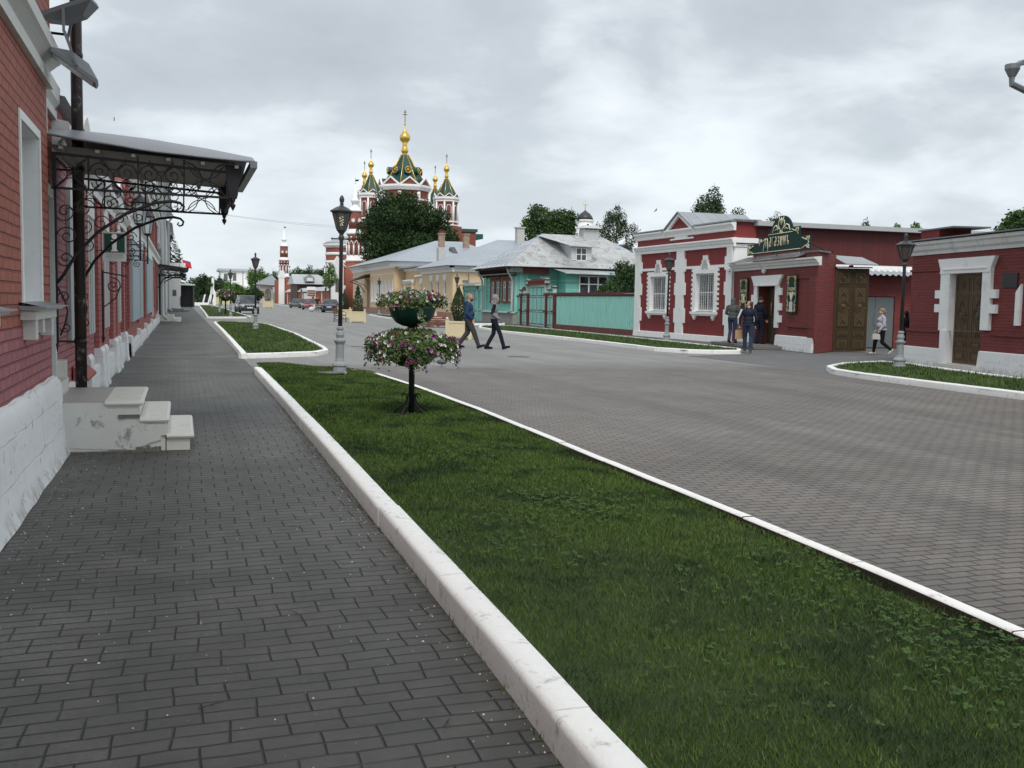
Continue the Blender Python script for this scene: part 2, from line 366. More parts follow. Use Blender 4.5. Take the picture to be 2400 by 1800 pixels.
# ================================================================ paving materials
def paver_mat(name,base,joint,pair,blend=None,far=None,bw=.2,bh=.1,jw=.055,jh=.11,brown=None,pale=None,stain=False):
    m,nt,b=_new(name); t=NT(nt); g=t.n('ShaderNodeNewGeometry').outputs['Position']
    nz=t.n('ShaderNodeTexNoise'); nz.inputs['Scale'].default_value=1.1; nz.inputs['Detail'].default_value=3; t.l(g,nz.inputs['Vector'])
    ad=t.n('ShaderNodeVectorMath',operation='MULTIPLY_ADD'); t.l(nz.outputs[1],ad.inputs[0]); ad.inputs[1].default_value=(.09,.09,0); t.l(g,ad.inputs[2])
    sx=t.n('ShaderNodeSeparateXYZ'); t.l(ad.outputs[0],sx.inputs[0]); X=t.math('ADD',sx.outputs[0],400.); Y=t.math('ADD',t.math('MULTIPLY_ADD',sx.outputs[0],-.05 if pair else -.02,sx.outputs[1]),400.)
    rows=t.math('FLOOR',t.math('DIVIDE',Y,bh*2 if pair else bh))
    off=t.math('MULTIPLY',t.math('MODULO',rows,2.),.5)
    ux=t.math('ADD',t.math('DIVIDE',X,bw),off); vy=t.math('DIVIDE',Y,bh)
    fx=t.math('FRACT',ux); fy=t.math('FRACT',vy)
    ex=t.math('SUBTRACT',.5,t.math('ABSOLUTE',t.math('SUBTRACT',fx,.5))); ey=t.math('SUBTRACT',.5,t.math('ABSOLUTE',t.math('SUBTRACT',fy,.5)))
    mask=t.math('MULTIPLY',t.math('SMOOTH_MIN',t.math('DIVIDE',ex,jw,clamp=True),1.,.1),t.math('DIVIDE',ey,jh,clamp=True),clamp=True)
    mask=t.math('POWER',mask,1.5)
    cb=t.n('ShaderNodeCombineXYZ'); t.l(t.math('FLOOR',ux),cb.inputs[0]); t.l(t.math('FLOOR',vy),cb.inputs[1])
    wn=t.n('ShaderNodeTexWhiteNoise'); wn.noise_dimensions='2D'; t.l(cb.outputs[0],wn.inputs['Vector']); rv=wn.outputs[0]
    c=t.mix(rv,tuple(x*.68 for x in base),tuple(x*1.34 for x in base))
    c=t.mix(t.ramp(t.math('FRACT',t.math('MULTIPLY',rv,7.3)),[(.95,0),(.96,.35)]),c,tuple(x*.5 for x in base))
    nb=t.noise(g,.55,5,.65); 
    c=t.mix(t.ramp(nb,[(.40,.0),(.60,.75)]),c,pale or tuple(x*1.35 for x in base))
    if brown: c=t.mix(t.ramp(t.noise(g,.33,4,.6,.6),[(.45,0),(.62,.6)]),c,brown)
    else:
        mpx=t.n('ShaderNodeMapping'); mpx.inputs['Scale'].default_value=(.10,.55,1); mpx.inputs['Rotation'].default_value=(0,0,rad(12)); t.l(g,mpx.inputs[0])
        c=t.mix(t.ramp(t.noise(mpx.outputs[0],1.6,6,.65),[(.52,0),(.62,.6)]),c,(.30,.275,.245))
    if pair:   # sandy dirt along the house plinth, lime splashes by the kerb
        sx3=t.n('ShaderNodeSeparateXYZ'); t.l(g,sx3.inputs[0]); dn=t.noise(g,2.2,8,.75,.5)
        fd=t.math('MULTIPLY_ADD',sx3.outputs[0],-3.2,t.math('MULTIPLY_ADD',dn,4.6,-5.25),clamp=True)
        c=t.mix(t.math('MULTIPLY',fd,.75),c,t.mix(t.noise(g,14,5,.8),(.11,.10,.085),(.30,.27,.22)))
        mp3=t.n('ShaderNodeMapping'); mp3.inputs['Scale'].default_value=(4,16,1); t.l(g,mp3.inputs[0])
        sp3=t.math('MULTIPLY',t.ramp(t.noise(mp3.outputs[0],1.0,5,.7),[(.63,0),(.66,.9)]),t.ramp(t.noise(g,.55,3,.6),[(.52,0),(.6,1)]))
        c=t.mix(sp3,c,(.42,.42,.39))
        c=t.mix(t.ramp(t.noise(g,.75,4,.6),[(.36,.75),(.50,0)]),c,tuple(x*.48 for x in base))
    # worn patches and long tyre-worn bands
    wp=t.ramp(t.noise(g,1.9,8,.75,.5),[(.50,0),(.64,.55)]); c=t.mix(wp,c,tuple(x*1.55 for x in base))
    mp=t.n('ShaderNodeMapping'); mp.inputs['Scale'].default_value=(1.1,.07,1); t.l(g,mp.inputs[0])
    c=t.mix(t.ramp(t.noise(mp.outputs[0],1.0,4,.6),[(.42,.7),(.55,0)]),c,tuple(x*.52 for x in base))
    c=t.mix(t.ramp(t.noise(g,5.5,7,.8,.4),[(.60,0),(.70,.6)]),c,tuple(x*.45 for x in base))
    n0=t.noise(g,34,7,.85); c=t.mix(t.ramp(n0,[(.38,.8),(.58,0)]),c,tuple(x*.55 for x in base))
    ng=t.noise(g,150,4,.75); c=t.mix(.35,c,t.mix(ng,tuple(x*.5 for x in base),tuple(x*1.6 for x in base)))
    big=t.ramp(t.math('ADD',t.math('MULTIPLY',t.noise(g,.42,5,.6,.8),.6),t.math('MULTIPLY',t.noise(g,2.6,6,.7),.4)),[(.38,.66),(.5,1.0),(.62,1.42)] if pair else [(.36,.80),(.5,1.0),(.64,1.18)])
    c=t.mix(1.0,c,big,'MULTIPLY')
    spk=t.ramp(t.noise(g,48,2,.5),[(.73,0),(.75,.8)]); c=t.mix(t.math('MULTIPLY',spk,t.ramp(t.noise(g,.8,3,.6),[(.45,0),(.6,1)])),c,(.5,.5,.46))
    jc=t.mix(t.ramp(t.noise(g,1.7,5,.7),[(.55,0),(.7,.55)]),joint,tuple(x*1.25 for x in base))
    c=t.mix(mask,jc,c); h=t.math('ADD',mask,t.math('MULTIPLY',ng,.12)); h=t.math('ADD',h,t.math('MULTIPLY',rv,.25))
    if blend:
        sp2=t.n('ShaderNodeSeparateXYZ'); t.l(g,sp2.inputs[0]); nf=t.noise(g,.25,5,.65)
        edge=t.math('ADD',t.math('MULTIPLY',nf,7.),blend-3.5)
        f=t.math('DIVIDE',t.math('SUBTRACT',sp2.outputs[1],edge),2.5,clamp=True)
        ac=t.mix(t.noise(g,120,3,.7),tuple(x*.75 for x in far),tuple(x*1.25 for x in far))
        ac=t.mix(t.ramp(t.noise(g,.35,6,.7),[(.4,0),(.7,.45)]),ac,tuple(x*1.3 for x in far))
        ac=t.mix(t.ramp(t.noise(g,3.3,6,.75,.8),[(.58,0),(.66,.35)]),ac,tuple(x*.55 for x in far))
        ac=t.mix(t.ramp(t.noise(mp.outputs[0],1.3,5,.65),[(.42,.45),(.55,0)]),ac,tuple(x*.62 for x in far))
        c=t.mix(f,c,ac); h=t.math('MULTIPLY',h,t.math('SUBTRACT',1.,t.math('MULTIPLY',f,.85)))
    t.l(c,b.inputs['Base Color']); t.l(t.math('MULTIPLY_ADD',nb,.35,.42),b.inputs['Roughness']); b.inputs['Specular IOR Level'].default_value=.5
    h=t.math('ADD',h,t.math('MULTIPLY',n0,.7)); t.l(t.bump(h,1.0,.009),b.inputs['Normal']); return m
SIDEPAVE=paver_mat('sidewalk_pavers',(.092,.092,.083),(.010,.010,.008),True,pale=(.19,.187,.167),jw=.034,jh=.095,brown=(.075,.073,.066))
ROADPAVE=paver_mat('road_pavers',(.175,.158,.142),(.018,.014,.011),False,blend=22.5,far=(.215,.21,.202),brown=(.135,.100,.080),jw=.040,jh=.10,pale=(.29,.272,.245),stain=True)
ASPH=paint('old_asphalt',(.13,.13,.13),rough=.85,var=.25,scale=.7,bump=.4,bdist=.01,dirt=(.24,.24,.23),dirt_amt=.5,dscale=.6,fine=90)
SOIL=paint('dark_soil',(.025,.02,.014),rough=.95,var=.3,scale=9,bump=.8,bdist=.02)
def lawn_mat():
    m,nt,b=_new('mown_lawn'); t=NT(nt); g=t.n('ShaderNodeNewGeometry').outputs['Position']
    c=t.mix(t.ramp(t.noise(g,.9,5,.6),[(.35,0),(.65,1)]),(.026,.056,.010),(.06,.10,.018))
    c=t.mix(t.noise(g,60,4,.75),c,(.02,.035,.008)); c=t.mix(t.ramp(t.noise(g,2.2,5,.7),[(.6,0),(.72,.5)]),c,(.10,.13,.04))
    t.l(c,b.inputs['Base Color']); b.inputs['Roughness'].default_value=.9; t.l(t.bump(t.noise(g,90,4,.8),.8,.02),b.inputs['Normal']); return m
LAWN=lawn_mat()
def blade_mat():
    m,nt,b=_new('grass_blades'); t=NT(nt); geo=t.n('ShaderNodeNewGeometry'); g=geo.outputs['Position']; r=geo.outputs['Random Per Island']
    c=t.mix(t.math('POWER',r,1.6),(.018,.048,.009),(.125,.205,.036)); c=t.mix(t.ramp(t.noise(g,.8,5,.65,.4),[(.4,0),(.62,.75)]),c,(.098,.158,.028))
    c=t.mix(t.ramp(t.noise(g,1.5,5,.65),[(.50,0),(.62,.8)]),c,(.014,.036,.012)); c=t.mix(t.ramp(r,[(.965,0),(.975,.6)]),c,(.22,.25,.12))
    t.l(c,b.inputs['Base Color']); b.inputs['Roughness'].default_value=.62; b.inputs['Specular IOR Level'].default_value=.25; return m
BLADE=blade_mat()
CLOVER=leafm('clover_leaf',(.022,.055,.012),(.055,.105,.026),nscale=2,bright=(.06,.12,.028),rough=.9)

def sheet(name,pts,z,mat,label=None):
    mb=MB(); mb.poly([(x,y,z) for x,y in pts]); o=mb.build(name,mat); return struct(o)
mb=MB(); mb.poly([(-1500,-600,-.014),(1500,-600,-.014),(1500,2600,-.014),(-1500,2600,-.014)]); struct(mb.build('ground',ASPH))
sheet('sidewalk',[(-2.2,-4),(1.5,-4),(1.5,180),(-2.2,240)],-.004,SIDEPAVE)
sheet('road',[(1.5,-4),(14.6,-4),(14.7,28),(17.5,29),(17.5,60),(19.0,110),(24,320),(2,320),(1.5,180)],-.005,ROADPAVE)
# drainage channels across the sidewalk
CONC=paint('channel_stone',(.17,.17,.165),rough=.8,var=.2)
mb=MB()
for y in (21.7,26.9):
    mb.box(-1.6,1.45,y-.03,y+.03,-.003,.002,1); mb.box(-1.6,1.45,y-.11,y-.032,-.003,.006); mb.box(-1.6,1.45,y+.032,y+.11,-.003,.006)
struct(mb.build('sidewalk_channel',[CONC,SOIL]))

def kerb(name,pts,w,h,side=1,closed=False,seg=1.0,z0=-.02,mat=None,rnd=.020,dark=False):
    """row of kerb stones along pts; width to the left (side=1) of travel"""
    P=[Vector((x,y,0)) for x,y in pts]
    if closed: P=P+[P[0]]
    L=[0]
    for a,b in zip(P,P[1:]): L.append(L[-1]+(b-a).length)
    def at(s):
        s=max(0,min(L[-1]-1e-6,s))
        for i in range(len(P)-1):
            if s<=L[i+1]: 
                q=(s-L[i])/(L[i+1]-L[i]); return P[i].lerp(P[i+1],q)
        return P[-1]
    def nrm(s):
        d=(at(s+.12)-at(s-.12)); d.z=0
        if d.length<1e-6: d=Vector((0,1,0))
        d.normalize(); return Vector((-d.y,d.x,0))*side
    mb=MB(); n=max(1,round(L[-1]/seg)); prof=[(0,z0),(0,h-rnd*1.5),(rnd*.16,h-rnd*.8),(rnd*.6,h-rnd*.28),(rnd*1.4,h),(w-rnd*.6,h),(w,h-rnd*.6),(w,z0)]
    for k in range(n):
        a=L[-1]*k/n+.004; b=L[-1]*(k+1)/n-.004; dz=R.uniform(-.003,.003); dw=R.uniform(-.003,.003); vs=[];fs=[];ns=4
        for j in range(ns+1):
            s=a+(b-a)*j/ns; p=at(s); nn=nrm(s); e=0
            for (o_,z) in prof: 
                wob=R.uniform(-.0015,.0015)
                q=p+nn*(o_+dw+(wob if z>0 else 0)); vs.append((q.x,q.y,z+(dz-e+wob if z>0 else 0)))
        m=len(prof)
        for j in range(ns):
            for i in range(m-1):
                f=(j*m+i,(j+1)*m+i,(j+1)*m+i+1,j*m+i+1); fs.append(f if side<0 else f[::-1])
        fs.append(tuple(range(m))); fs.append(tuple(range(ns*m,ns*m+m))[::-1])
        mb.add(vs,fs[:-2],0,True)
        for rg in (0,ns): mb.add(vs[rg*m:rg*m+m],[tuple(range(m)) if rg==0 else tuple(range(m))[::-1]],1 if dark else 0,False)
        if dark:
            q0=len(mb.f)-2-ns*(m-1)
            for j in range(ns): mb.m[q0+j*(m-1)+m-2]=1
    return struct(mb.build(name,[mat or KERB,SOIL]))
KERB=paint('kerb_whitewash',(.84,.84,.82),rough=.8,var=.05,scale=5,dirt=(.36,.34,.31),dirt_amt=.8,dscale=9,bump=.8,bdist=.006)

def grass(name,label,region,n,hmin,hmax,wid,zf,seed=3,clover=None,mat=None):
    """mown grass blades over a region test"""
    rr=np.random.RandomState(seed); (x0,x1,y0,y1,inside,dens)=region
    pts=[]; 
    while len(pts)<n:
        xs=rr.uniform(x0,x1,20000); ys=y0+(y1-y0)*rr.uniform(0,1,20000)**dens
        ok=inside(xs,ys); pts.extend(zip(xs[ok],ys[ok]))
    P=np.array(pts[:n]); z=zf(P[:,0],P[:,1]); a=rr.uniform(0,2*PI,n); dist=np.hypot(P[:,0],P[:,1])
    wd=wid*np.clip(dist/4.5,1,6)*rr.uniform(.7,1.3,n)
    hh=rr.uniform(hmin,hmax,n)*np.clip(.7+dist/25,1,1.6)*(1+.5*np.sin(P[:,0]*3.1+1.3*np.sin(P[:,1]*1.7))*np.sin(P[:,1]*2.3)*.6); ln=rr.uniform(.3,1.1,n)*hh; b=rr.uniform(0,2*PI,n)
    V=np.zeros((n,3,3)); V[:,0,0]=P[:,0]-np.cos(a)*wd/2; V[:,0,1]=P[:,1]-np.sin(a)*wd/2; V[:,0,2]=z-.004
    V[:,1,0]=P[:,0]+np.cos(a)*wd/2; V[:,1,1]=P[:,1]+np.sin(a)*wd/2; V[:,1,2]=z-.004
    V[:,2,0]=P[:,0]+np.cos(b)*ln; V[:,2,1]=P[:,1]+np.sin(b)*ln; V[:,2,2]=z+hh
    me=bpy.data.meshes.new(name); me.vertices.add(n*3); me.vertices.foreach_set('co',V.ravel()); me.loops.add(n*3)
    me.loops.foreach_set('vertex_index',np.arange(n*3,dtype=np.int32)); me.polygons.add(n)
    me.polygons.foreach_set('loop_start',np.arange(0,n*3,3,dtype=np.int32)); me.polygons.foreach_set('loop_total',np.full(n,3,dtype=np.int32))
    me.materials.append(mat or BLADE); me.update(calc_edges=True)
    o=bpy.data.objects.new(name,me); COL.objects.link(o); tag(o,label,'grass',kind='stuff'); return o

# ---- main lawn strip
lx=[(-4,1.20),(3.1,1.21),(3.8,1.23),(6.28,1.27),(10,1.32),(15.5,1.37),(21.3,1.41)]
KA=[(x,y) for y,x in lx]
KR=[(3.70,-4),(3.75,3.7),(3.8,4.6),(3.84,6.1),(3.88,9),(3.98,13.6),(3.93,17.4),(3.80,20.3),(3.45,21.5),(2.9,22.3),(2.2,22.8),(1.75,22.85),(1.47,22.3),(1.41,21.3)]
kerb('kerb',KA,.15,.135,side=-1,seg=1.85)
kerb('kerb',KR[:-1]+[(1.41,21.35)],.10,.072,side=1,seg=1.3,rnd=.012,dark=True)
def xl(y): return np.interp(y,[p[0] for p in lx],[p[1] for p in lx])+.15
KRi=KR[:8]
def xr(y): return np.interp(y,[p[1] for p in KRi],[p[0] for p in KRi])-.11
def in1(x,y): 
    top=np.clip((y-20.2)/2.6,0,1); xr_=np.where(y>20.2, 1.55+(3.75-1.55)*np.sqrt(np.clip(1-top**2.2,0,1)), xr(y))
    return (x>xl(y)-.01)&(x<xr_-.02)&(y<22.7)
def zf1(x,y): 
    q=np.clip((x-1.35)/2.5,0,1); return .125-.085*q+.012*np.sin(x*5+y*1.3)+.008*np.sin(y*4.1-x*2)
vs=[];fs=[]; nx=14; ys=np.concatenate([np.arange(-4,20.3,.4),np.arange(20.3,22.75,.2)])
for y in ys:
    a=float(xl(y)); tp=min(1,max(0,(y-20.2)/2.6)); b=float(xr(y))+.02 if y<=20.2 else 1.55+(3.78-1.55)*math.sqrt(max(0,1-tp**2.2))
    for i in range(nx+1):
        x=a+(b-a)*i/nx; vs.append((x,y,float(zf1(np.array([x]),np.array([y]))[0])-.01-(.035 if i==nx else 0)))
for j in range(len(ys)-1):
    for i in range(nx): fs.append((j*(nx+1)+i,j*(nx+1)+i+1,(j+1)*(nx+1)+i+1,(j+1)*(nx+1)+i))
mb=MB()
for f in fs: pass
mb.add(vs,fs,0,True)
struct(mb.build('lawn',[LAWN,SOIL]))
grass('lawn_grass','dark mown grass of the long lawn between the two white kerbs in the foreground',(1.3,4.1,2.2,22.7,in1,1.35),290000,.010,.030,.0034,zf1)
# clover and small weeds in the near lawn
rr=random.Random(5); mb=MB()
patches=[(3.35,3.6,.45,330),(2.35,6.5,.5,260),(2.9,7.0,.5,240),(1.9,5.6,.4,90),(2.9,4.6,.5,110),(2.1,3.4,.4,60),(3.5,5.0,.3,80),(2.6,9.5,.7,120),(3.1,3.1,.4,150)]
for (px,py,pr,n) in patches:
    for _ in range(n):
        a=rr.uniform(0,2*PI); q=pr*math.sqrt(rr.random())*rr.uniform(.6,1.3); x=px+math.cos(a)*q; y=py+math.sin(a)*q*1.6
        if not (xl(y)+.02<x<xr(y)-.05): continue
        z=float(zf1(np.array([x]),np.array([y]))[0])+rr.uniform(.02,.04); s=rr.uniform(.006,.0105); r_=rr.uniform(0,6)
        tx,ty=rr.uniform(-.35,.35),rr.uniform(-.35,.35)
        for k in range(3):
            b=r_+k*2.094; cx=x+math.cos(b)*s*.95; cy=y+math.sin(b)*s*.95
            pts=[(cx+math.cos(b+q_)*s,cy+math.sin(b+q_)*s) for q_ in (PI,PI*.45,.35,-.35,-PI*.45)]
            mb.add([(p[0],p[1],z+(p[0]-x)*tx+(p[1]-y)*ty) for p in pts],[(0,1,2,3,4)])
tag(mb.build('clover',CLOVER),'patches of round clover leaves growing in the foreground lawn','clover',kind='stuff')
# fallen leaf, weeds on the kerb edge
mb=MB()
for _ in range(150):
    y=rr.uniform(3.2,13); x=float(xr(y))-rr.uniform(.0,.12); h=rr.uniform(.03,.08); a=rr.uniform(-.05,.05); b=rr.uniform(-.03,.07)
    mb.add([(x-.0025,y,-.01),(x+.0025,y,-.01),(x+b*.5+.002,y+a*.5,h*.7),(x+b,y+a,h)],[(0,1,2),(1,3,2)])
for _ in range(200):
    y=rr.uniform(2.8,15); x=float(xl(y))-.15-rr.uniform(.0,.02); h=rr.uniform(.01,.035)
    mb.add([(x-.003,y,-.01),(x+.003,y,-.01),(x+rr.uniform(-.02,.01),y+rr.uniform(-.02,.02),h)],[(0,1,2)])
tag(mb.build('edge_weeds',BLADE),'thin weeds and stray blades along the white kerb edges','weeds',kind='stuff')

def strip(pts,label,zt=.10,h=.13,w=.15,n=9000,seed=1,seg=1.0,blade=(.03,.06)):
    P=pts; o=kerb('kerb',P,w,h,side=1,closed=True,seg=seg)
    mb=MB(); mb.poly([(x,y,zt) for x,y in P]); struct(mb.build('lawn',LAWN))
    # shrink test
    xs=[p[0] for p in P]; ys=[p[1] for p in P]
    def inside(x,y):
        c=np.zeros(x.shape,bool); m=len(P)
        for i in range(m):
            x1,y1=P[i]; x2,y2=P[(i+1)%m]
            if y1==y2: continue
            cond=((y1>y)!=(y2>y))&(x<(x2-x1)*(y-y1)/(y2-y1)+x1); c^=cond
        d=np.full(x.shape,9.)
        for i in range(m):
            x1,y1=P[i]; x2,y2=P[(i+1)%m]; L2=(x2-x1)**2+(y2-y1)**2
            q=np.clip(((x-x1)*(x2-x1)+(y-y1)*(y2-y1))/L2,0,1); d=np.minimum(d,np.hypot(x-x1-q*(x2-x1),y-y1-q*(y2-y1)))
        return c&(d>w+.01)
    grass('lawn_grass',label,(min(xs),max(xs),min(ys),max(ys),inside,1.2),n,blade[0],blade[1],.003,lambda x,y:np.full(x.shape,zt-.003),seed)
def ccw(pts): 
    a=sum(p[0]*q[1]-q[0]*p[1] for p,q in zip(pts,pts[1:]+pts[:1])); return pts if a>0 else pts[::-1]
strip(ccw([(1.44,26.6),(2.5,27.15),(3.5,27.85),(3.95,28.9),(4.1,30.9),(4.3,36.5),(4.5,42.5),(4.57,57),(4.2,60),(3.2,62),(2.1,62.6),(1.73,60.4),(1.65,48),(1.55,36.8)]),'green grass of the second lawn strip past the flower stand, first beyond the path gap',n=16000,seed=4,seg=1.4)
strip(ccw([(1.72,75.6),(4.81,77.2),(5.0,79),(5.1,120),(5.0,176),(2.8,181),(2.5,150),(2.0,100)]),'small far lawn strip with lamp posts beside the grey off-road car',n=9000,seed=5,seg=2.5)
strip(ccw([(13.9,4),(14.05,14.1),(14.15,16.8),(14.26,19.1),(14.5,20.4),(15.2,21.6),(16.5,22.75),(17.6,23.3),(18.3,23.5),(18.55,22.8),(18.05,21.2),(17.5,19),(17.0,15.5),(16.6,4)]),'grass strip at the right edge around the lamp post by the carved door',n=12000,seed=6,seg=1.0)
strip(ccw([(15.0,30.9),(15.5,29.7),(16.2,29.25),(17.3,29.2),(18.1,30.6),(18.5,36),(18.85,42.4),(19.3,51),(19.1,58.5),(18.4,59.5),(16.9,58.3),(15.9,55.3),(15.1,49),(15.2,44.5),(15.3,38.3)]),'long grass strip in front of the turquoise fence and the red shop',n=14000,seed=7,seg=1.4)
strip(ccw([(15.5,70),(17,70.5),(18.5,72),(19.0,80),(18.9,97),(18.2,98.2),(17.1,97.5),(16.0,84)]),'grass strip in front of the cream houses behind the bench',n=4000,seed=8,seg=2)
strip(ccw([(18.9,190),(20.5,190),(25,308),(23.8,308)]),'thin far grass verge before the pale house with the green gate',n=1500,seed=9,seg=4)
kerb('kerb',[(18.1,64.1),(20.2,64.4),(20.7,66)],.15,.13,side=-1)
for i,(x,y,r) in enumerate([(9.15,27.6,.33),(2.76,19.9,.26),(5.6,33.5,.3)]):
    z=zf1(np.array([x]),np.array([y]))[0]+.03 if i==1 else 0
    mb=MB(); mb.lathe([(r,-.01),(r,.006),(r*.9,.007),(r*.88,.002),(r*.3,.004),(0,.004)],0,0,20,0,False)
    for k in range(-3,4): mb.box(k*.07-.012,k*.07+.012,-.18,.18,.004,.009)
    tag(mb.build('manhole_cover',paint('manhole_iron',(.16,.16,.16) if 1 else 0,rough=.6,var=.3),None,(x,y,float(z))),['round manhole cover in the road in front of the two walking men','round pale manhole cover in the lawn at the foot of the big lamp post','small worn manhole cover in the asphalt behind the flower stand'][i],'manhole cover')
# ================================================================ left side of the street (local x = world y, local y = into the building)
RED1=brick('orange_red_painted_brick',(.40,.125,.088),(.22,.06,.045),bw=.27,bh=.085,ms=.011,var=.12,bump=1.0,dist=.018)
RED2=brick('mauve_painted_brick',(.42,.15,.165),(.24,.075,.085),bw=.27,bh=.085,ms=.012,var=.12,bump=1.0,dist=.018)
RED3=brick('rose_painted_brick',(.40,.13,.12),(.15,.045,.045),bw=.27,bh=.085,ms=.010,var=.15,bump=.8,dist=.014)
def plinthmat():
    m,nt,b=_new('whitewashed_plinth'); t=NT(nt); tc=t.n('ShaderNodeTexCoord'); ob=tc.outputs['Object']
    br=t.n('ShaderNodeTexBrick'); br.inputs['Scale'].default_value=1; br.inputs['Brick Width'].default_value=.8; br.inputs['Row Height'].default_value=.27; br.inputs['Mortar Size'].default_value=.008; br.inputs['Mortar Smooth'].default_value=.8
    nz=t.n('ShaderNodeTexNoise'); nz.inputs['Scale'].default_value=3; t.l(ob,nz.inputs['Vector']); wob=t.n('ShaderNodeMix'); wob.data_type='VECTOR'; wob.inputs[0].default_value=.06
    t.l(tc.outputs['UV'],wob.inputs[4]); t.l(nz.outputs[1],wob.inputs[5]); t.l(wob.outputs[1],br.inputs['Vector'])
    mp=t.n('ShaderNodeMapping'); mp.inputs['Scale'].default_value=(1,1,.7); t.l(ob,mp.inputs[0])
    c=t.mix(t.noise(ob,2.5,6,.7),(.70,.72,.72),(.86,.87,.86))
    c=t.mix(t.math('MULTIPLY',br.outputs['Fac'],t.ramp(t.noise(ob,2,3,.5),[(.4,0),(.6,.5)])),c,(.35,.36,.36))
    chips=t.ramp(t.noise(mp.outputs[0],9,9,.8,.25),[(.60,0),(.615,.85)])
    c=t.mix(chips,c,t.mix(t.noise(ob,30,3,.7),(.10,.10,.10),(.36,.36,.34)))
    sx=t.n('ShaderNodeSeparateXYZ'); t.l(ob,sx.inputs[0]); lowf=t.math('MULTIPLY',t.ramp(sx.outputs[2],[(0,1),(.16,0)]),t.ramp(t.noise(mp.outputs[0],5,6,.7),[(.45,0),(.6,.8)]))
    c=t.mix(lowf,c,(.33,.31,.28))
    t.l(c,b.inputs['Base Color']); b.inputs['Roughness'].default_value=.8
    h=t.math('SUBTRACT',t.noise(ob,7,7,.7),t.math('ADD',t.math('MULTIPLY',br.outputs['Fac'],.4),t.math('MULTIPLY',chips,.35)))
    t.l(t.bump(h,.5,.014),b.inputs['Normal']); return m
PLINTH=plinthmat()
STONE=paint('cream_step_stone',(.68,.67,.62),rough=.6,var=.10,scale=3,bump=.35,dirt=(.20,.19,.17),dirt_amt=.5,dscale=3)
TREAD=paint('worn_step_top',(.40,.385,.36),rough=.5,var=.12,scale=2,bump=.25,dirt=(.22,.2,.19),dirt_amt=.5,dscale=2)
GREYPL=paint('grey_jamb_plaster',(.42,.44,.44),rough=.8,var=.1,dirt=(.16,.16,.16),dirt_amt=.5,dscale=4,bump=.3)
PAINTW=paint('cream_white_trim',(.66,.67,.64),rough=.7,var=.07,dirt=(.3,.3,.28),dirt_amt=.4,dscale=3,bump=.3)

A=thing('brick_house','tall orange and mauve painted brick house with white band filling the left edge','building',(-1.2,0,0),rad(90))
mb=MB()
holes=[(8.98,10.08,1.47,2.92),(5.9,7.0,1.47,2.92),(2.8,3.9,1.47,2.92)]
facade(mb,-4,10.74,1.28,8.2,holes,0,.22,0,1)
mb.quad((10.74,0,.6),(10.74,.14,.6),(10.74,.14,8.2),(10.74,0,8.2),0)
mb.quad((-4,.14,0),(-4,0,0),(-4,0,8.2),(-4,.14,8.2),0)
facade(mb,10.74,12.42,.3,8.2,[(10.95,12.02,.62,2.56)],.14,.5,0,2)
mb.quad((12.42,.14,0),(12.42,9,0),(12.42,9,8.2),(12.42,.14,8.2),0)
mb.quad((-4,0,8.2),(12.42,0,8.2),(12.42,9,8.2),(-4,9,8.2),0); mb.quad((-4,9,0),(-4,.14,0),(-4,.14,8.2),(-4,9,8.2),0); mb.quad((12.42,9,0),(-4,9,0),(-4,9,8.2),(12.42,9,8.2),0)
wl=mb.build('wall',[RED1,WHITE,GREYPL],A)
mb=MB(); mb.quad((-4,-.004,.55),(10.74,-.004,.55),(10.74,-.004,1.284),(-4,-.004,1.284)); mb.quad((10.744,0,.6),(10.744,.14,.6),(10.744,.14,1.3),(10.744,0,1.3))
facade(mb,10.745,12.42,.3,1.3,[(10.95,12.02,.62,1.31)],.136,.002)
mb.build('lower_wall',RED2,A)
# battered plinth with a rough rounded shoulder
mb=MB(); prof=[(-.16,0),(-.125,.1),(-.10,.35),(-.085,.62),(-.07,.70),(-.04,.745),(.03,.76)]; vs=[];fs=[]; n=90
for i in range(n+1):
    x=-4+14.78*i/n
    for (y,z) in prof:
        e=noise.noise(Vector((x*2.2,y*9,z*4)))*.014; vs.append((x,y+e,z+(noise.noise(Vector((x*3,7,z)))*.02 if z>.6 else 0)))
m_=len(prof)
for i in range(n):
    for j in range(m_-1): fs.append((i*m_+j,(i+1)*m_+j,(i+1)*m_+j+1,i*m_+j+1))
mb.add(vs,fs,0,True)
e0=[v for v in vs[-m_:]]; c_=[(v[0]+.10*math.sin(k/6*PI)+.02,v[1]+.02,v[2]) for k,v in enumerate(e0)]
mb.add([*e0,*[(10.82,v[1]+.03,min(v[2],.72)) for v in e0]],[(j,m_+j,m_+j+1,j+1) for j in range(m_-1)],0,True)
mb.poly([(10.82,v[1]+.03,min(v[2],.72)) for v in e0]+[(10.82,.3,.72),(10.82,.3,0)])
mb.build('plinth',PLINTH,A)
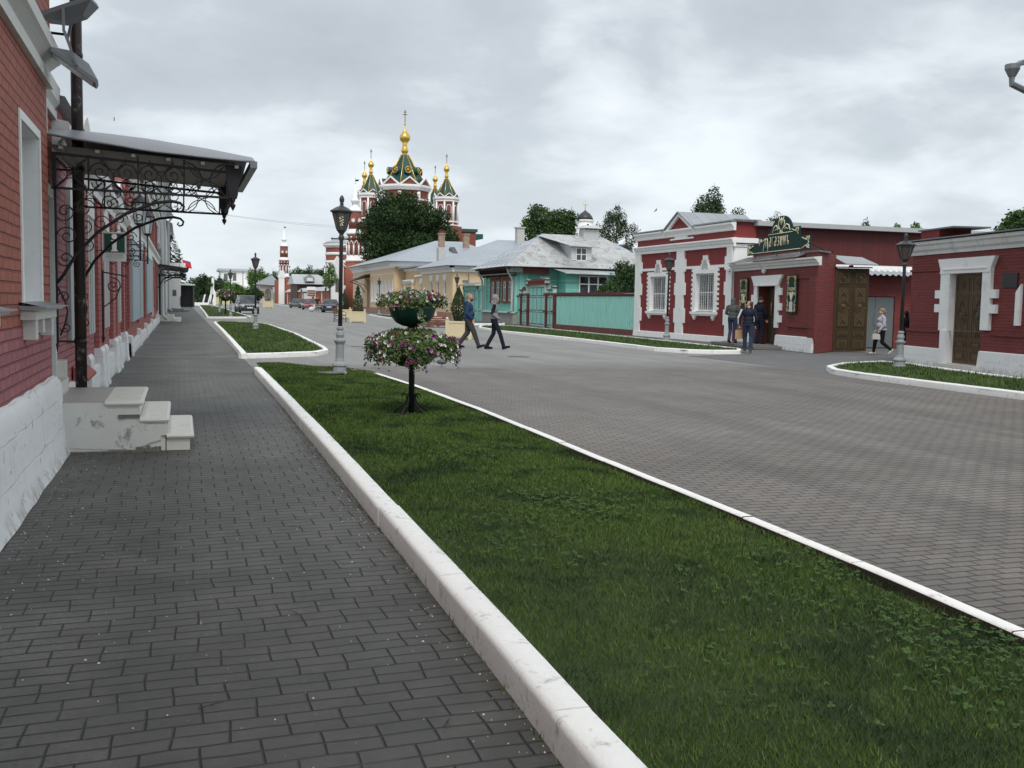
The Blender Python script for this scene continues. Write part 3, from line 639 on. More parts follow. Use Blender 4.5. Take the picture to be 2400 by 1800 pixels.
# window surround + frames
for (a,b,c,d) in holes:
    mb=MB(); mb.box(a-.075,a-.002,-.014,-.001,c-.02,d); mb.box(b+.002,b+.07,-.014,-.001,c-.02,d); mb.box(a-.075,b+.07,-.014,-.001,d+.002,d+.075)
    mb.build('window_surround',WHITE,A)
    window(A,a,b,c,d,.24,WHITE,GLASS,2,3,.06)
    mb=MB(); mb.prism([(-.17,c-.03),(.22,c+.0),(.22,c-.05),(-.155,c-.055)],a-.2,b+.2,'x'); mb.box(a-.16,b+.16,-.11,.01,c-.13,c-.06)
    for q in (a-.06,b-.10): mb.box(q,q+.16,-.095,.005,c-.29,c-.13); 
    mb.box((a+b)/2-.07,(a+b)/2+.07,-.085,.005,c-.25,c-.13)
    mb.build('window_sill',PAINTW,A)
    mb=MB(); mb.box(a-.24,b+.24,-.20,.0,c-.032,c-.022); mb.quad((a-.24,-.20,c-.03),(b+.24,-.20,c-.03),(b+.24,0,c+.012),(a-.24,0,c+.012)); mb.build('sill_cover',ZINC,A)
# bands
def molding(mb,x0,x1,prof,y0=0,end=True,mi=0):
    pts=[(y0-p[0],p[1]) for p in prof]+[(y0+.02,prof[-1][1]),(y0+.02,prof[0][1])]
    mb.prism(pts,x0,x1,'x',mi)
mb=MB(); molding(mb,-4,10.86,[(.0,3.5),(.05,3.5),(.05,3.60),(.02,3.62),(.02,3.66),(.09,3.72),(.12,3.74),(.12,3.86),(.03,3.9)])
molding(mb,10.862,12.47,[(.0,3.46),(.05,3.46),(.05,3.55),(.02,3.57),(.08,3.64),(.09,3.80),(.02,3.83)],.14)
mb.box(10.70,10.97,.02,.16,3.02,3.44)
mb.box(10.50,10.745,-.03,.02,2.9,3.5) if 0 else None
mb.build('white_band',PAINTW,A)
# doorway
mb=MB(); mb.box(10.86,10.95,.09,.15,.64,2.66); mb.box(12.02,12.11,.09,.15,.64,2.66); mb.box(10.86,12.11,.09,.15,2.56,2.68)
mb.build('door_surround',WHITEOLD,A)
mb=MB(); mb.box(10.96,12.01,.58,.62,.62,2.55)
for q in (11.0,11.52):
    for z in (.72,1.35,1.98): mb.box(q,q+.44,.565,.585,z,z+.52)
mb.build('door',paint('dark_brown_door',(.05,.03,.02),rough=.5),A)
mb=MB(); mb.box(10.8,12.12,-.02,.6,.50,.645); mb.box(12.12,12.42,.02,.16,.3,.82); mb.build('threshold',STONE,A)
# drain pipe
mb=MB(); mb.tube([(12.44,-.12,.22),(12.44,-.12,8.3)],.062,12); 
for z in (1.0,2.9,4.15,5.4): mb.lathe([(.069,z),(.069,z+.05)],12.44,-.12,12,0); mb.box(12.42,12.46,-.1,.16,z+.01,z+.03)
mb.tube([(12.44,-.12,.23),(12.44,-.17,.15)],.062,12)
mb.build('drain_pipe',paint('brown_black_pipe',(.03,.022,.022),rough=.4,var=.3,dirt=(.5,.5,.48),dirt_amt=.6,dscale=6),A)

# steps: thing of its own, local = same frame
st=thing('entrance_steps','cream stone entrance steps with chipped plaster side under the iron canopy','steps',(-1.2,0,0),rad(90))
mb=MB()
PL=paint('chipped_side_plaster',(.62,.62,.59),rough=.8,var=.10,dirt=(.12,.12,.11),dirt_amt=.0,bump=.3)
def step(mb,x0,x1,ya,yb,z0,z1):
    # bullnose top slab + riser block; ya..yb towards street as negative y
    mb.box(x0+.025,x1-.025,yb+.025,ya,z0,z1-.055)
    vs=[];pr=[(0,-.055),(.0,-.05),(-.028,-.042),(-.036,-.025),(-.028,-.008),(-.008,0)]
    a0,a1,b0,b1=x0+.02,x1-.02,yb+.02,ya
    rings=[]
    for (o,dz) in pr: rings.append([(a0+o,b1,z1+dz),(a0+o,b0+o,z1+dz),(a1-o,b0+o,z1+dz),(a1-o,b1,z1+dz)])
    for r_ in rings: vs+=r_
    fs=[]
    for j in range(len(pr)-1):
        for i in range(3): fs.append((j*4+i,(j+1)*4+i,(j+1)*4+i+1,j*4+i+1)); 
    fs=[f[::-1] for f in fs]
    k=(len(pr)-1)*4; fs.append((k,k+1,k+2,k+3)); mb.add(vs,fs,0,False)
X0,X1=10.72,12.42
mb=MB(); step(mb,X0,X1,-.48,-.82,.0,.505); step(mb,X0,X1,-.80,-1.065,0,.335); step(mb,X0,X1,-1.05,-1.30,0,.17)
mb.build('step',STONE,st)
mb=MB(); mb.box(X0+.01,X1-.01,-.499,.1,.0,.49,0); mb.box(X0+.012,X1-.012,-.498,.1,.49,.503,1); mb.build('landing',[PL,TREAD],st)
mb=MB()
# plaster sheet over the side with a broken lower corner, and exposed blocks
def chip(mb,pts,y,mi): mb.prism([(p[0],p[1]) for p in pts],0,1,'y',mi)
side=[(.03,.06),(.03,.485),(-.50,.485),(-.50,.43),(-.80,.43),(-.80,.33),(-.845,.33),(-.845,.27),(-1.06,.27),(-1.06,.16),(-1.0,.155),(-1.0,.115),(-.90,.085),(-.82,.05),(-.76,.015),(-.70,.02),(-.4,.03)]
mb.add([(X0+.004,p[0],p[1]) for p in side]+[(X0+.03,p[0],p[1]) for p in side],[tuple(range(len(side)))[::-1]]+[(i,(i+1)%len(side),len(side)+(i+1)%len(side),len(side)+i) for i in range(len(side))],0)
mb.build('side_plaster',paint('cracked_plaster',(.63,.635,.605),rough=.85,var=.08,dirt=(.10,.10,.09),dirt_amt=.9,dscale=5.2,bump=.4),st)
mb=MB(); rr=random.Random(3)
for k in range(7): 
    y=-.76-k*.035; mb.box(X0-.006-rr.random()*.008,X0+.02,y-.03,y,.0,rr.uniform(.03,.06))
mb.box(X0-.008,X0+.02,-.80,-.60,.335,.37); mb.box(X0-.012,X0+.02,-.66,-.61,.33,.352)
for k in range(6): mb.box(X0-.035,X0-.005,-.98+k*.14,-.85+k*.14,-.01,.012)
mb.build('exposed_rubble',paint('dark_rubble',(.16,.15,.13),rough=.9,var=.4,scale=15,bump=.8),st)

# ---------------- iron canopy over the steps
cn=thing('entrance_canopy','black wrought iron canopy with grey sheet roof over the entrance steps','canopy',(-1.2,0,0),rad(90))
Yn,Yf=11.0,13.2; XE=-1.78   # local: x = along wall, y negative toward street
mb=MB(); vs=[];fs=[]; nu,nv=14,12
for i in range(nu+1):
    q=i/nu; yy=.02-q*1.95; zb=3.08-.15*q-.03*math.sin(q*3)
    for j in range(nv+1):
        s=j/nv; x=10.86+(13.42-10.86)*s; bow=math.sin(s*PI); vs.append((x,yy,zb+(.205+.07*math.sin(q*PI)-.025*q)*bow**.85+.006*noise.noise(Vector((x*3,yy*3,0)))))
for i in range(nu):
    for j in range(nv): fs.append((i*(nv+1)+j,i*(nv+1)+j+1,(i+1)*(nv+1)+j+1,(i+1)*(nv+1)+j))
o_=len(vs); mb.add(vs+[(v[0],v[1],v[2]-.012) for v in vs],fs+[tuple(k+o_ for k in f[::-1]) for f in fs],0,True)
mb.tube([vs[i*(nv+1)] for i in range(nu+1)],.012,5); mb.tube([vs[i*(nv+1)+nv] for i in range(nu+1)],.012,5)
mb.tube([vs[i*(nv+1)+nv//2] for i in range(nu+1)],.012,5)
mb.box(10.84,13.44,-1.95,-1.88,2.865,2.93); mb.tube([(11.6,-.55,3.36),(11.6,-.55,3.40)],.006,4)
mb.build('roof_sheet',paint('pale_canopy_sheet',(.21,.22,.24),rough=.36,var=.15,scale=1.2,metal=.35,bump=.1),cn)
mb=MB(); mb.quad((10.92,.0,2.99),(13.36,.0,2.99),(13.36,-1.8,2.89),(10.92,-1.8,2.89)); mb.quad((10.92,.0,2.993),(10.92,-1.8,2.893),(13.36,-1.8,2.893),(13.36,.0,2.993))
for q in np.linspace(.1,1.75,6): mb.box(10.9,13.38,-q-.02,-q+.02,2.955-.055*q,2.985-.055*q)
mb.build('ceiling_boards',paint('canopy_underside',(.36,.35,.32),rough=.8,var=.2),cn)
def truss(par,X):
    """scrollwork side panel, in plane x=X; coordinates (out from wall, z)"""
    def P(pts): return [(X,-p[0],p[-1]) for p in pts]
    mb=MB()
    def bar(a,b,r=.012): mb.tube(P([a,b]),r,4,0,False)
    zt,zm,zb=2.90,2.74,2.56
    bar((.0,zt+.02),(1.68,zt-.08),.018); bar((0,2.585),(1.70,2.565),.016); 
    for u in (.02,.34,.80,1.24,1.66): bar((u,2.57),(u,2.92),.012)
    def sc(cx,cz,r,a0,t_,d,w=.006): mb.tube(P(spiral(cx,cz,r,a0,t_,d,20,0,.15)),w,5)
    for (ua,ub) in ((.34,.80),(.80,1.24)):
        c=(ua+ub)/2; zc=2.74
        sc(ua+.11,zc+.02,.10,180,1.6,-1); sc(ub-.11,zc+.02,.10,0,1.6,1)
        sc(ua+.10,zc-.09,.075,180,1.4,1); sc(ub-.10,zc-.09,.075,0,1.4,-1)
        mb.tube(P([(c-.12,2.90),(c,zc),(c+.0,2.66),(c-.1,2.58)]),.006,5); mb.tube(P([(c+.12,2.90),(c,zc),(c,2.66),(c+.1,2.58)]),.006,5)
        mb.tube(P(arc(c,2.92,.13,200,340,10)),.006,5)
    for (ua,ub) in ((.02,.34),(1.24,1.66)):
        c=(ua+ub)/2; h=(ub-ua)/2
        bar((ua,2.57),(ub,2.90),.006); bar((ua,2.90),(ub,2.57),.006)
        mb.tube(P(arc(ua,2.735,h*.8,-80,80,10)),.006,5); mb.tube(P(arc(ub,2.735,h*.8,100,260,10)),.006,5)
        mb.tube(P(arc(c,2.56,h*.8,15,165,10)),.006,5); mb.tube(P(arc(c,2.91,h*.8,195,345,10)),.006,5)
    mb.build('scroll_panel',IRON,par)
    mb=MB()
    # big curved brace
    pts=[(.04,1.66),(.10,1.74),(.22,1.95),(.42,2.17),(.68,2.36),(.95,2.48),(1.12,2.505),(1.2,2.49),(1.235,2.455),(1.225,2.415),(1.19,2.40),(1.165,2.42),(1.18,2.445)]
    mb.tube(P(pts),[.016]*7+[.014,.013,.012,.011,.01,.008],6)
    mb.tube(P([(.035,1.05),(.035,2.9)]),.016,4,0,False)
    for (cx,cz,r,a,t_,d) in ((.12,2.36,.10,200,1.5,1),(.14,2.12,.10,180,1.5,-1),(.12,1.90,.085,170,1.5,1),(.30,2.40,.10,0,1.4,1),(.52,2.46,.08,0,1.4,1),(.72,2.49,.06,180,1.3,1),(.10,1.52,.06,180,1.3,-1),(.11,1.22,.055,180,1.3,1)):
        mb.tube(P(spiral(cx,cz,r,a,t_,d,20,0,.15)),.0065,5)
    mb.tube(P([(.04,1.62),(.10,1.5),(.13,1.38),(.10,1.24),(.06,1.14)]),.009,5)
    mb.tube(P([(.03,1.06),(.03,.98)]),[.016,.004],5)
    mb.build('brace',IRON,par)
truss(cn,Yn); truss(cn,Yf)
mb=MB()
for X in (Yn,Yf): # carved end drops
    mb.prism([(-1.64,2.90),(-1.80,2.90),(-1.80,2.78),(-1.775,2.70),(-1.765,2.60),(-1.755,2.56),(-1.68,2.56),(-1.66,2.72)],X-.03,X+.03,'x')
    mb.lathe([(.0,2.43),(.022,2.47),(.03,2.495),(.012,2.51),(.022,2.53),(.03,2.56)],X,-1.715,8)
mb.build('end_drop',IRON,cn)
mb=MB()
mb.box(Yn,Yf,-1.74,-1.71,2.86,2.92); mb.box(Yn,Yf,-1.74,-1.71,2.57,2.60)
for k in range(6):
    x=Yn+(Yf-Yn)*(k+.5)/6
    mb.tube([(x+.14*math.cos(a),-1.725,2.73+.12*math.sin(a)) for a in np.linspace(0,2*PI,17)],.006,5)
    mb.box(x+.18,x+.19,-1.735,-1.715,2.6,2.86)
mb.build('front_grille',IRON,cn)

# ---------------- floodlights on the wall above the band
def flood(label,loc,tilt,sp):
    f=thing('floodlight',label,'floodlight',loc,rad(90),'grey floodlights on the left wall')
    M=Matrix.Rotation(tilt,4,'X')@Matrix.Rotation(sp,4,'Z')
    mb=MB(); a=[(-.17,-.23),(.17,-.23),(.17,.23),(-.17,.23)]; b=[(-.09,-.08),(.09,-.08),(.09,.10),(-.09,.10)]
    vs=[(x,y,0) for x,y in a]+[(x,y,.035) for x,y in a]+[(x,y,.12) for x,y in b]
    mb.add(vs,[(3,2,1,0)]+[(i,(i+1)%4,4+(i+1)%4,4+i) for i in range(4)]+[(4+i,4+(i+1)%4,8+(i+1)%4,8+i) for i in range(4)]+[(8,9,10,11)],0,False,M)
    J=Vector((0,.98-abs(loc[0])+0,3.90-loc[2]))
    for x in (-.18,.18): mb.tube([M@Vector((x,-.02,.03)),(x*.9,J.y,J.z),(0,J.y,J.z)],.016,4,0,False)
    mb.build('housing',ZINCD,f)
    mb=MB(); mb.box(-.15,.15,-.20,.20,-.006,.002,0,M); mb.build('lens',GLASSPALE,f)
    mb=MB(); tp=J; mb.tube([tp,(tp.x,1.25-abs(loc[0]),tp.z+.01)],.012,6); mb.build('arm',paint('rusty_arm',(.08,.05,.035),rough=.8),f)
flood('grey floodlight tilted down above the canopy, lower of the two',(-.92,10.3,3.59),rad(34),rad(4))
flood('grey floodlight at the top edge of the picture, upper of the two',(-.95,10.3,4.14),rad(158),rad(8))

# ================================================================ low rose brick building beyond the canopy
B=thing('brick_house','low rose painted brick house with whitewashed pilaster feet behind the canopy','building',(-1.35,0,0),rad(90))
mb=MB(); hb=[(13.9,15.0,.95,2.6),(16.3,17.4,.95,2.7),(19.8,20.9,.95,2.7),(23.8,24.9,.95,2.7)]
facade(mb,12.43,27.4,.0,3.72,hb,0,.12,0,0); shell(mb,12.43,27.4,0,3.72,0,8)
mb.build('wall',RED2,B)
mb=MB()
for (a,b,c,d) in hb: mb.box(a-.1,b+.1,-.05,-.003,c,d); [mb.box(a+(b-a)*q-.02,a+(b-a)*q+.02,-.062,-.05,c,d) for q in (.33,.66)]
mb.build('boarded_window',paint('peeling_boards',(.47,.50,.49),rough=.8,var=.2,dirt=(.14,.16,.13),dirt_amt=.8,dscale=4,streak=True),B)
mb=MB(); feet=[(15.6,16.1),(17.9,18.5),(18.8,19.3),(21.6,22.5),(22.9,23.4),(25.6,26.2)]
for k,(a,b) in enumerate(feet): mb.box(a,b,-.075,-.001,.6,3.1)
mb.build('pilaster',RED3,B)
mb=MB()
for k,(a,b) in enumerate(feet):
    mb.prism([(-.17,0),(-.15,.1),(-.13,.62),(-.10,.68),(0,.68),(0,0)],a-.07,b+.07,'x')
mb.prism([(-.10,0),(-.09,.42),(0,.44),(.03,.44),(.03,0)],12.5,27.35,'x')
mb.build('plinth',PLINTH,B)
mb=MB(); mb.prism([(-.02,.62),(-.20,.46),(-.20,.43),(-.02,.43)],14.2,15.55,'x'); mb.build('sloped_sill',paint('rose_ledge',(.36,.09,.085),rough=.8),B)
mb=MB(); molding(mb,12.43,27.45,[(.0,3.1),(.07,3.1),(.07,3.22),(.13,3.28),(.18,3.36),(.18,3.45),(0,3.48)])
for c in (16,20.3,24.6):
    mb.prism([(c-1.3,3.48),(c+1.3,3.48),(c+.9,3.75),(c+.35,3.98),(c,4.08),(c-.35,3.98),(c-.9,3.75)],-.1,.1,'y')
for (a,b,c,d) in hb: mb.box(a-.12,b+.12,-.06,0,d+.02,d+.26); mb.prism([(a-.1,d+.26),(b+.1,d+.26),((a+b)/2,d+.5)],-.06,0,'y')
mb.build('white_gable_trim',WHITEOLD,B)
mb=MB(); mb.prism([(-.15,3.72),(8,3.72),(8,4.2),(3.5,4.4)],12.43,27.4,'x'); mb.build('roof',ZINCD,B)

C_=thing('brick_house','taller rose brick house with three blue posters between columns, beyond the low one','building',(-1.3,0,0),rad(90))
mb=MB(); hc=[(29,33.2,.85,3.0),(34.2,35.9,.85,3.0),(41,47.2,.85,3.0),(42,46,3.9,5.2),(52,56,.9,3.0),(52,56,3.9,5.2)]
facade(mb,27.41,36,0,4.9,[h for h in hc if h[1]<36 and h[3]<4],0,.15,0,0); shell(mb,27.41,36,0,4.9,0,9); facade(mb,36,62,0,5.9,[h for h in hc if h[0]>36],0,.15,0,0); shell(mb,36,62,0,5.9,0,9); mb.build('wall',RED3,C_)
mb=MB()
for (a,b,c,d) in hc[:3]: mb.box(a-.3,b+.3,-.10,-.02,c,d)
mb.build('poster_panel',paint('faded_blue_poster',(.36,.44,.47),rough=.7,var=.25,scale=1.2,dirt=(.20,.28,.30),dirt_amt=.6,dscale=1.5,streak=True),C_)
for (a,b,c,d) in hc[3:]: window(C_,a,b,c,d,.1,WHITE,GLASS,2,2,.12)
mb=MB()
for a in (27.6,33.5,40,48,50,58,61): mb.box(a,a+.55,-.06,0,.7,5.4 if a>36 else 4.5)
mb.build('pilaster',RED3,C_)
mb=MB(); molding(mb,27.4,62.05,[(0,3.3),(.1,3.3),(.1,3.5),(.2,3.6),(.2,3.7),(0,3.72)]); molding(mb,35.95,62.05,[(0,5.4),(.1,5.4),(.1,5.55),(.25,5.7),(.25,5.88),(0,5.92)]); molding(mb,27.4,35.94,[(0,4.5),(.1,4.6),(.2,4.8),(0,4.92)])
for c in (40,47,54): mb.prism([(c-2,5.92),(c+2,5.92),(c+1.3,6.1),(c,6.35),(c-1.3,6.1)],-.15,.1,'y')
for (a,b,c,d) in hc[:3]: mb.prism([(a-.3,d+.02),(b+.3,d+.02),(b+.1,d+.35),(a-.1,d+.35)],-.12,0,'y')
mb.box(49.2,49.5,-.1,0,.6,3.2)
mb.build('white_cornice',WHITEOLD,C_)
mb=MB()
for a in (27.6,33.5,40,48,58,61): mb.prism([(-.14,0),(-.11,.50),(0,.53),(0,0)],a-.1,a+.65,'x')
mb.prism([(-.10,0),(-.09,.33),(0,.34),(0,0)],27.5,62,'x'); mb.build('plinth',PLINTH,C_)
mb=MB(); mb.prism([(-.3,5.93),(9,5.93),(4.5,6.3)],36,62,'x'); mb.box(27.4,36,-.1,9,4.92,4.97); mb.build('roof',ZINCD,C_)

D_=thing('grey_house','weathered grey white two storey house with drain pipes beyond the brick houses','building',(-1.3,0,0),rad(90))
GREYW=paint('weathered_grey_plaster',(.52,.54,.53),rough=.85,var=.12,dirt=(.22,.25,.24),dirt_amt=.7,dscale=1.2,streak=True,bump=.3)
hd=[(u,u+2.2,1.2,3.2) for u in (78,84,90,96)]+[(u,u+2.2,5.2,7.6) for u in (66,72,78,84,90,96)]
mb=MB(); facade(mb,62.01,100,0,9.2,hd,0,.2); shell(mb,62.01,100,0,9.2,0,10); mb.build('wall',GREYW,D_)
for h_ in hd: window(D_,*h_,.16,WHITEOLD,GLASS,2,2,.14)
mb=MB(); molding(mb,62,100.1,[(0,4.2),(.15,4.25),(.2,4.5),(0,4.55)]); molding(mb,62,100.1,[(0,8.5),(.25,8.7),(.55,9.0),(.55,9.25),(0,9.3)]); mb.build('cornice',GREYW,D_)
mb=MB()
for u in (64.2,75.5,99): mb.tube([(u,-.6,9.0),(u,-.6,8.7),(u,-.25,8.2),(u,-.25,.4),(u,-.5,.15)],.1,8)
mb.build('drain_pipe',paint('white_pipe',(.55,.57,.57),rough=.5),D_)
mb=MB(); mb.prism([(-.6,9.3),(10,9.3),(5,11)],62,100,'x'); mb.build('roof',ZINCD,D_)
mb=MB(); mb.box(66.2,69.8,-.12,.0,.2,2.9); mb.build('door',paint('dark_red_brown_door',(.055,.02,.018),rough=.5),D_)
mb=MB(); mb.prism([(.0,3.42),(-1.6,3.22),(-1.75,3.28),(-1.75,3.16),(-1.6,3.12),(.0,3.3)],63.5,72.5,'x')
for X in (64,72):
    for q in (.35,.8,1.25): mb.tube([(X,-q+.2*math.cos(a),2.95+.16*math.sin(a)) for a in np.linspace(0,2*PI,13)],.03,4)
    mb.tube([(X,-.02,2.0),(X,-.3,2.5),(X,-.9,2.8),(X,-1.6,2.85)],.035,5)
    mb.box(X-.03,X+.03,-1.6,0,2.72,2.78)
mb.build('canopy',IRON,D_)
mb=MB(); mb.box(65.4,70.4,-.9,0,0,.36); mb.box(65.2,70.6,-1.3,-.9,0,.18); mb.build('step',STONE,D_)

E_=thing('white_porch_house','white plastered porch block with small square plaque facing down the street','building',(-1.3,0,0),rad(90))
mb=MB(); mb.box(100.1,116,-.0,10,0,8.2); mb.box(109,116,-1.28,0,0,3.5); mb.box(109.3,115.8,-1.2,0,3.5,4.1)
mb.build('wall',paint('white_porch_plaster',(.68,.69,.67),rough=.8,var=.07,dirt=(.4,.4,.38),dirt_amt=.5,dscale=.8,streak=True),E_)
mb=MB(); mb.box(108.96,109,-.85,-.48,1.55,2.15); mb.build('plaque',paint('bronze_plaque',(.10,.11,.11),rough=.5),E_)
mb=MB(); mb.box(108.9,108.99,-1.28,-1.22,.6,1.5); mb.build('handrail',IRON,E_)
mb=MB(); mb.box(105.5,116,-2.0,0,0,.16); mb.box(106.2,116,-1.6,0,.16,.3); mb.build('step',CONC,E_)
mb=MB(); mb.box(117,132,-1.85,5,4.35,5.12); mb.build('white_attic',WHITE,E_)
mb=MB(); mb.prism([(-.6,8.2),(10,8.2),(5,11.5)],100,118,'x'); mb.build('roof',ZINCD,E_)

P_=thing('porch_pavilion','low grey roofed porch on dark posts at the far end of the sidewalk','porch',(0,150,0))
mb=MB(); mb.prism([(-3,3.15),(1.9,3.05),(1.9,3.2),(-3,4.0)],0,9,'y'); mb.build('roof',paint('pale_porch_roof',(.50,.52,.54),rough=.5),P_)
mb=MB()
for x in (-2.6,-.4,1.7):
    for y in (.3,8.6): mb.box(x-.1,x+.1,y-.1,y+.1,0,3.1)
mb.box(-3,-2.5,0,9,0,3.1); mb.box(-3,1.8,8.8,9,.0,3.0); mb.build('post',DARKMETAL,P_)

# flag
fl=thing('flag','red flag with a small blue corner on a pole above the white porch house','flag',(.58,117,-.25))
mb=MB(); mb.tube([(-.75,0,4.9),(-.42,0,6.1)],.03,6); mb.build('pole',ZINC,fl)
mb=MB(); vs=[];fs=[]
for i in range(9):
    for j in range(6): vs.append((-.45+i*.11+.03*j,.08*math.sin(i*.9+j*.3),5.75-j*.15-.03*i+.0))
for i in range(8):
    for j in range(5): fs.append((i*6+j,(i+1)*6+j,(i+1)*6+j+1,i*6+j+1))
mb.add(vs,fs,0,True); 
for k,f in enumerate(mb.f):
    i,j=k//5,k%5
    if j==0 and i>2: mb.m[k]=1
mb.build('cloth',[flat('flag_red',(.70,.045,.06),rough=.8),flat('flag_blue',(.12,.12,.45),rough=.8)],fl)

# ---- information sign on the wall
sg=thing('information_sign','green and white information sign with a large i hanging from the brick house','sign',(-.915,16.0,2.30)); sg.scale=(.56,.56,.56)
DG=paint('sign_green',(.012,.055,.045),rough=.4,var=.05,bump=0)
mb=MB(); mb.box(-.29,.29,-.02,.02,-.28,.28); mb.box(-.285,.285,-.019,.019,-.47,-.285); mb.build('panel',paint('sign_white',(.62,.64,.63),rough=.5,var=.04),sg)
mb=MB(); mb.box(-.265,.265,-.026,-.0205,-.255,.255); mb.build('green_face',DG,sg)
mb=MB()
for (x0,x1,z0,z1) in ((-.255,.255,.238,.244),(-.255,.255,-.244,-.238),(-.255,-.249,-.244,.244),(.249,.255,-.244,.244)): mb.box(x0,x1,-.029,-.0262,z0,z1)
mb.lathe([(.001,0),(.068,0),(.068,.006),(.001,.006)],0,0,20,0,False,M=Matrix.Translation((0,-.027,.165))@Matrix.Rotation(rad(90),4,'X'))
mb.prism([(-.085,.075),(.085,.075),(.085,.05),(-.085,.05)],-.033,-.027,'y')
mb.prism([(-.055,.05),(.055,.05),(.055,-.185),(.085,-.185),(.085,-.215),(-.085,-.215),(-.085,-.185),(-.055,-.185)],-.033,-.0265,'y')
mb.build('letter_i',flat('sign_ivory',(.75,.76,.72),rough=.5),sg)
tm=flat('letter_grey',(.12,.13,.13),rough=.6)
for s_,z,txt in ((.046,-.315,'ТУРИСТИЧЕСКИЙ'),(.042,-.365,'ИНФОРМАЦИОННЫЙ'),(.055,-.425,'Ц  Е  Н  Т  Р')): text_mesh(txt,s_,.001,tm,'lettering',sg,(0,-.0225,z),(rad(90),0,0))
mb=MB(); mb.tube([(-.45,0,.24),(-.29,0,.24)],.012,6); mb.tube([(-.45,0,-.2),(-.29,0,-.2)],.012,6); mb.tube(to3(spiral(.0,.36,.07,270,1.3,1)),.006,5); mb.build('bracket',IRON,sg)

def wall_lantern(label,x,y,z,s=1):
    o=thing('wall_lantern',label,'lantern',(x,y,z),0,'iron lanterns on the left wall')
    mb=MB()
    for k in range(6):
        a=k*PI/3; mb.tube([(.13*math.cos(a),.13*math.sin(a),.16),(.075*math.cos(a),.075*math.sin(a),-.16)],.008,4,0,False)
    mb.lathe([(.14,.16),(.15,.175),(.07,.25),(.03,.29),(.0,.33)],0,0,6,0,False); mb.lathe([(0,-.22),(.03,-.2),(.08,-.165),(.08,-.155)],0,0,6,0,False)
    mb.build('frame',IRON,o)
    mb=MB(); mb.lathe([(.072,-.155),(.124,.155)],0,0,6,0,False); mb.build('glass',GLASSPALE,o)
    mb=MB(); mb.tube([(0,0,-.2),(0,0,-.75)],.014,6); mb.tube([(0,0,-.5),(-.55,0,-.5)],.012,5); mb.tube([(0,0,-.68),(-.55,0,-.68)],.012,5)
    for (cx,cz,r,a,d) in ((-.14,-.38,.09,0,1),(-.33,-.36,.10,0,1),(-.12,-.60,.06,180,1),(-.3,-.60,.07,180,1),(-.2,-.76,.07,90,1),(-.42,-.77,.06,90,-1)): mb.tube(to3(spiral(cx,cz,r,a,1.5,d,18,0,.15)),.008,5)
    mb.build('scroll_bracket',IRON,o)
wall_lantern('iron wall lantern on a scroll bracket, nearer one beside the information sign',-.62,17.6,2.86)
wall_lantern('iron wall lantern on a scroll bracket, farther one beyond the information sign',-.62,21.5,2.92)
ib=thing('iron_bracket','empty black iron scroll bracket on the mauve pilaster below the information sign','bracket',(-1.23,18.2,1.2),0)
mb=MB(); mb.tube([(0,0,.75),(0,0,-.35)],.02,4,0,False); mb.tube([(0,0,-.35),(0,0,-.45)],[.035,.005],6); mb.tube([(0,0,.72),(.38,0,.66)],.012,5); mb.tube(to3(spiral(.16,.5,.13,90,1.6,-1)),.01,5); mb.tube([(.28,0,.5),(.2,0,.3),(.02,0,.15)],.01,5); mb.build('scroll',IRON,ib)
# ================================================================ right side of the street
REDP=paint('dark_red_plaster',(.215,.034,.034),rough=.8,var=.18,scale=1.2,bump=.4,bdist=.01,dirt=(.11,.025,.022),dirt_amt=.6,dscale=1.6,streak=True)
REDB=brick('dark_red_painted_brick',(.21,.036,.034),(.10,.018,.018),bw=.26,bh=.08,ms=.010,var=.16,bump=.9,dist=.014,dirt=(.10,.028,.025),dscale=1.3,dirt_amt=.7)
REDW=boards('dark_red_planks',(.125,.022,.022),w=.14)
def fr(A,B):
    d=Vector((B[0]-A[0],B[1]-A[1])); return (A[0],A[1],0),math.atan2(d.y,d.x),d.length
# ---------- red shop
loc,rz,L=fr((21.5,46.47),(21.58,37.33))
S=thing('brick_shop','dark red shop with white pilasters, small gable and two latticed windows','building',loc,rz)
w1=(1.62,3.25,1.26,2.87); w2=(6.10,7.72,1.30,2.93)
mb=MB(); facade(mb,0,L,0,5.0,[w1,w2],0,.2,0,1); shell(mb,0,L,0,5.0,0,1.05); mb.build('wall',[REDP,WHITE],S)
mb=MB()
def teeth(mb,u0,u1,z0,z1,side,n=9,y=-.05):
    h=(z1-z0)/n
    for k in range(n):
        a=z0+k*h
        if side<0: mb.box(u0-.13,u0+.001,y,0,a+h*.45,a+h*.98)
        else: mb.box(u1-.001,u1+.13,y,0,a+h*.45,a+h*.98)
mb.box(-.06,.52,-.07,0,.22,4.0); mb.box(4.28,5.0,-.07,0,.22,4.0); mb.box(8.72,L+.04,-.07,0,.22,4.0)
for (a,b) in ((.52,.66),(4.14,4.28),(5.0,5.14),(8.58,8.72)):
    for z in (.75,2.0,3.05): mb.box(a,b,-.069,0,z,z+(.65 if z<1 else .55))
mb.build('pilaster',WHITE,S)
mb=MB(); mb.prism([(-.10,0),(-.085,.25),(0,.27),(0,0)],-.08,L+.06,'x'); mb.build('plinth',WHITE,S)
mb=MB()
molding(mb,-.1,L+.16,[(0,3.98),(.08,3.98),(.08,4.10),(.13,4.14),(.16,4.24),(.2,4.27),(.2,4.32),(0,4.36)])
molding(mb,-.1,L+.12,[(0,4.64),(.08,4.66),(.08,4.76),(.15,4.84),(.2,4.9),(.2,4.97),(0,5.0)])
for a,b in ((.66,4.14),(5.14,8.6)): mb.box(a,b,-.05,0,3.15,3.27)
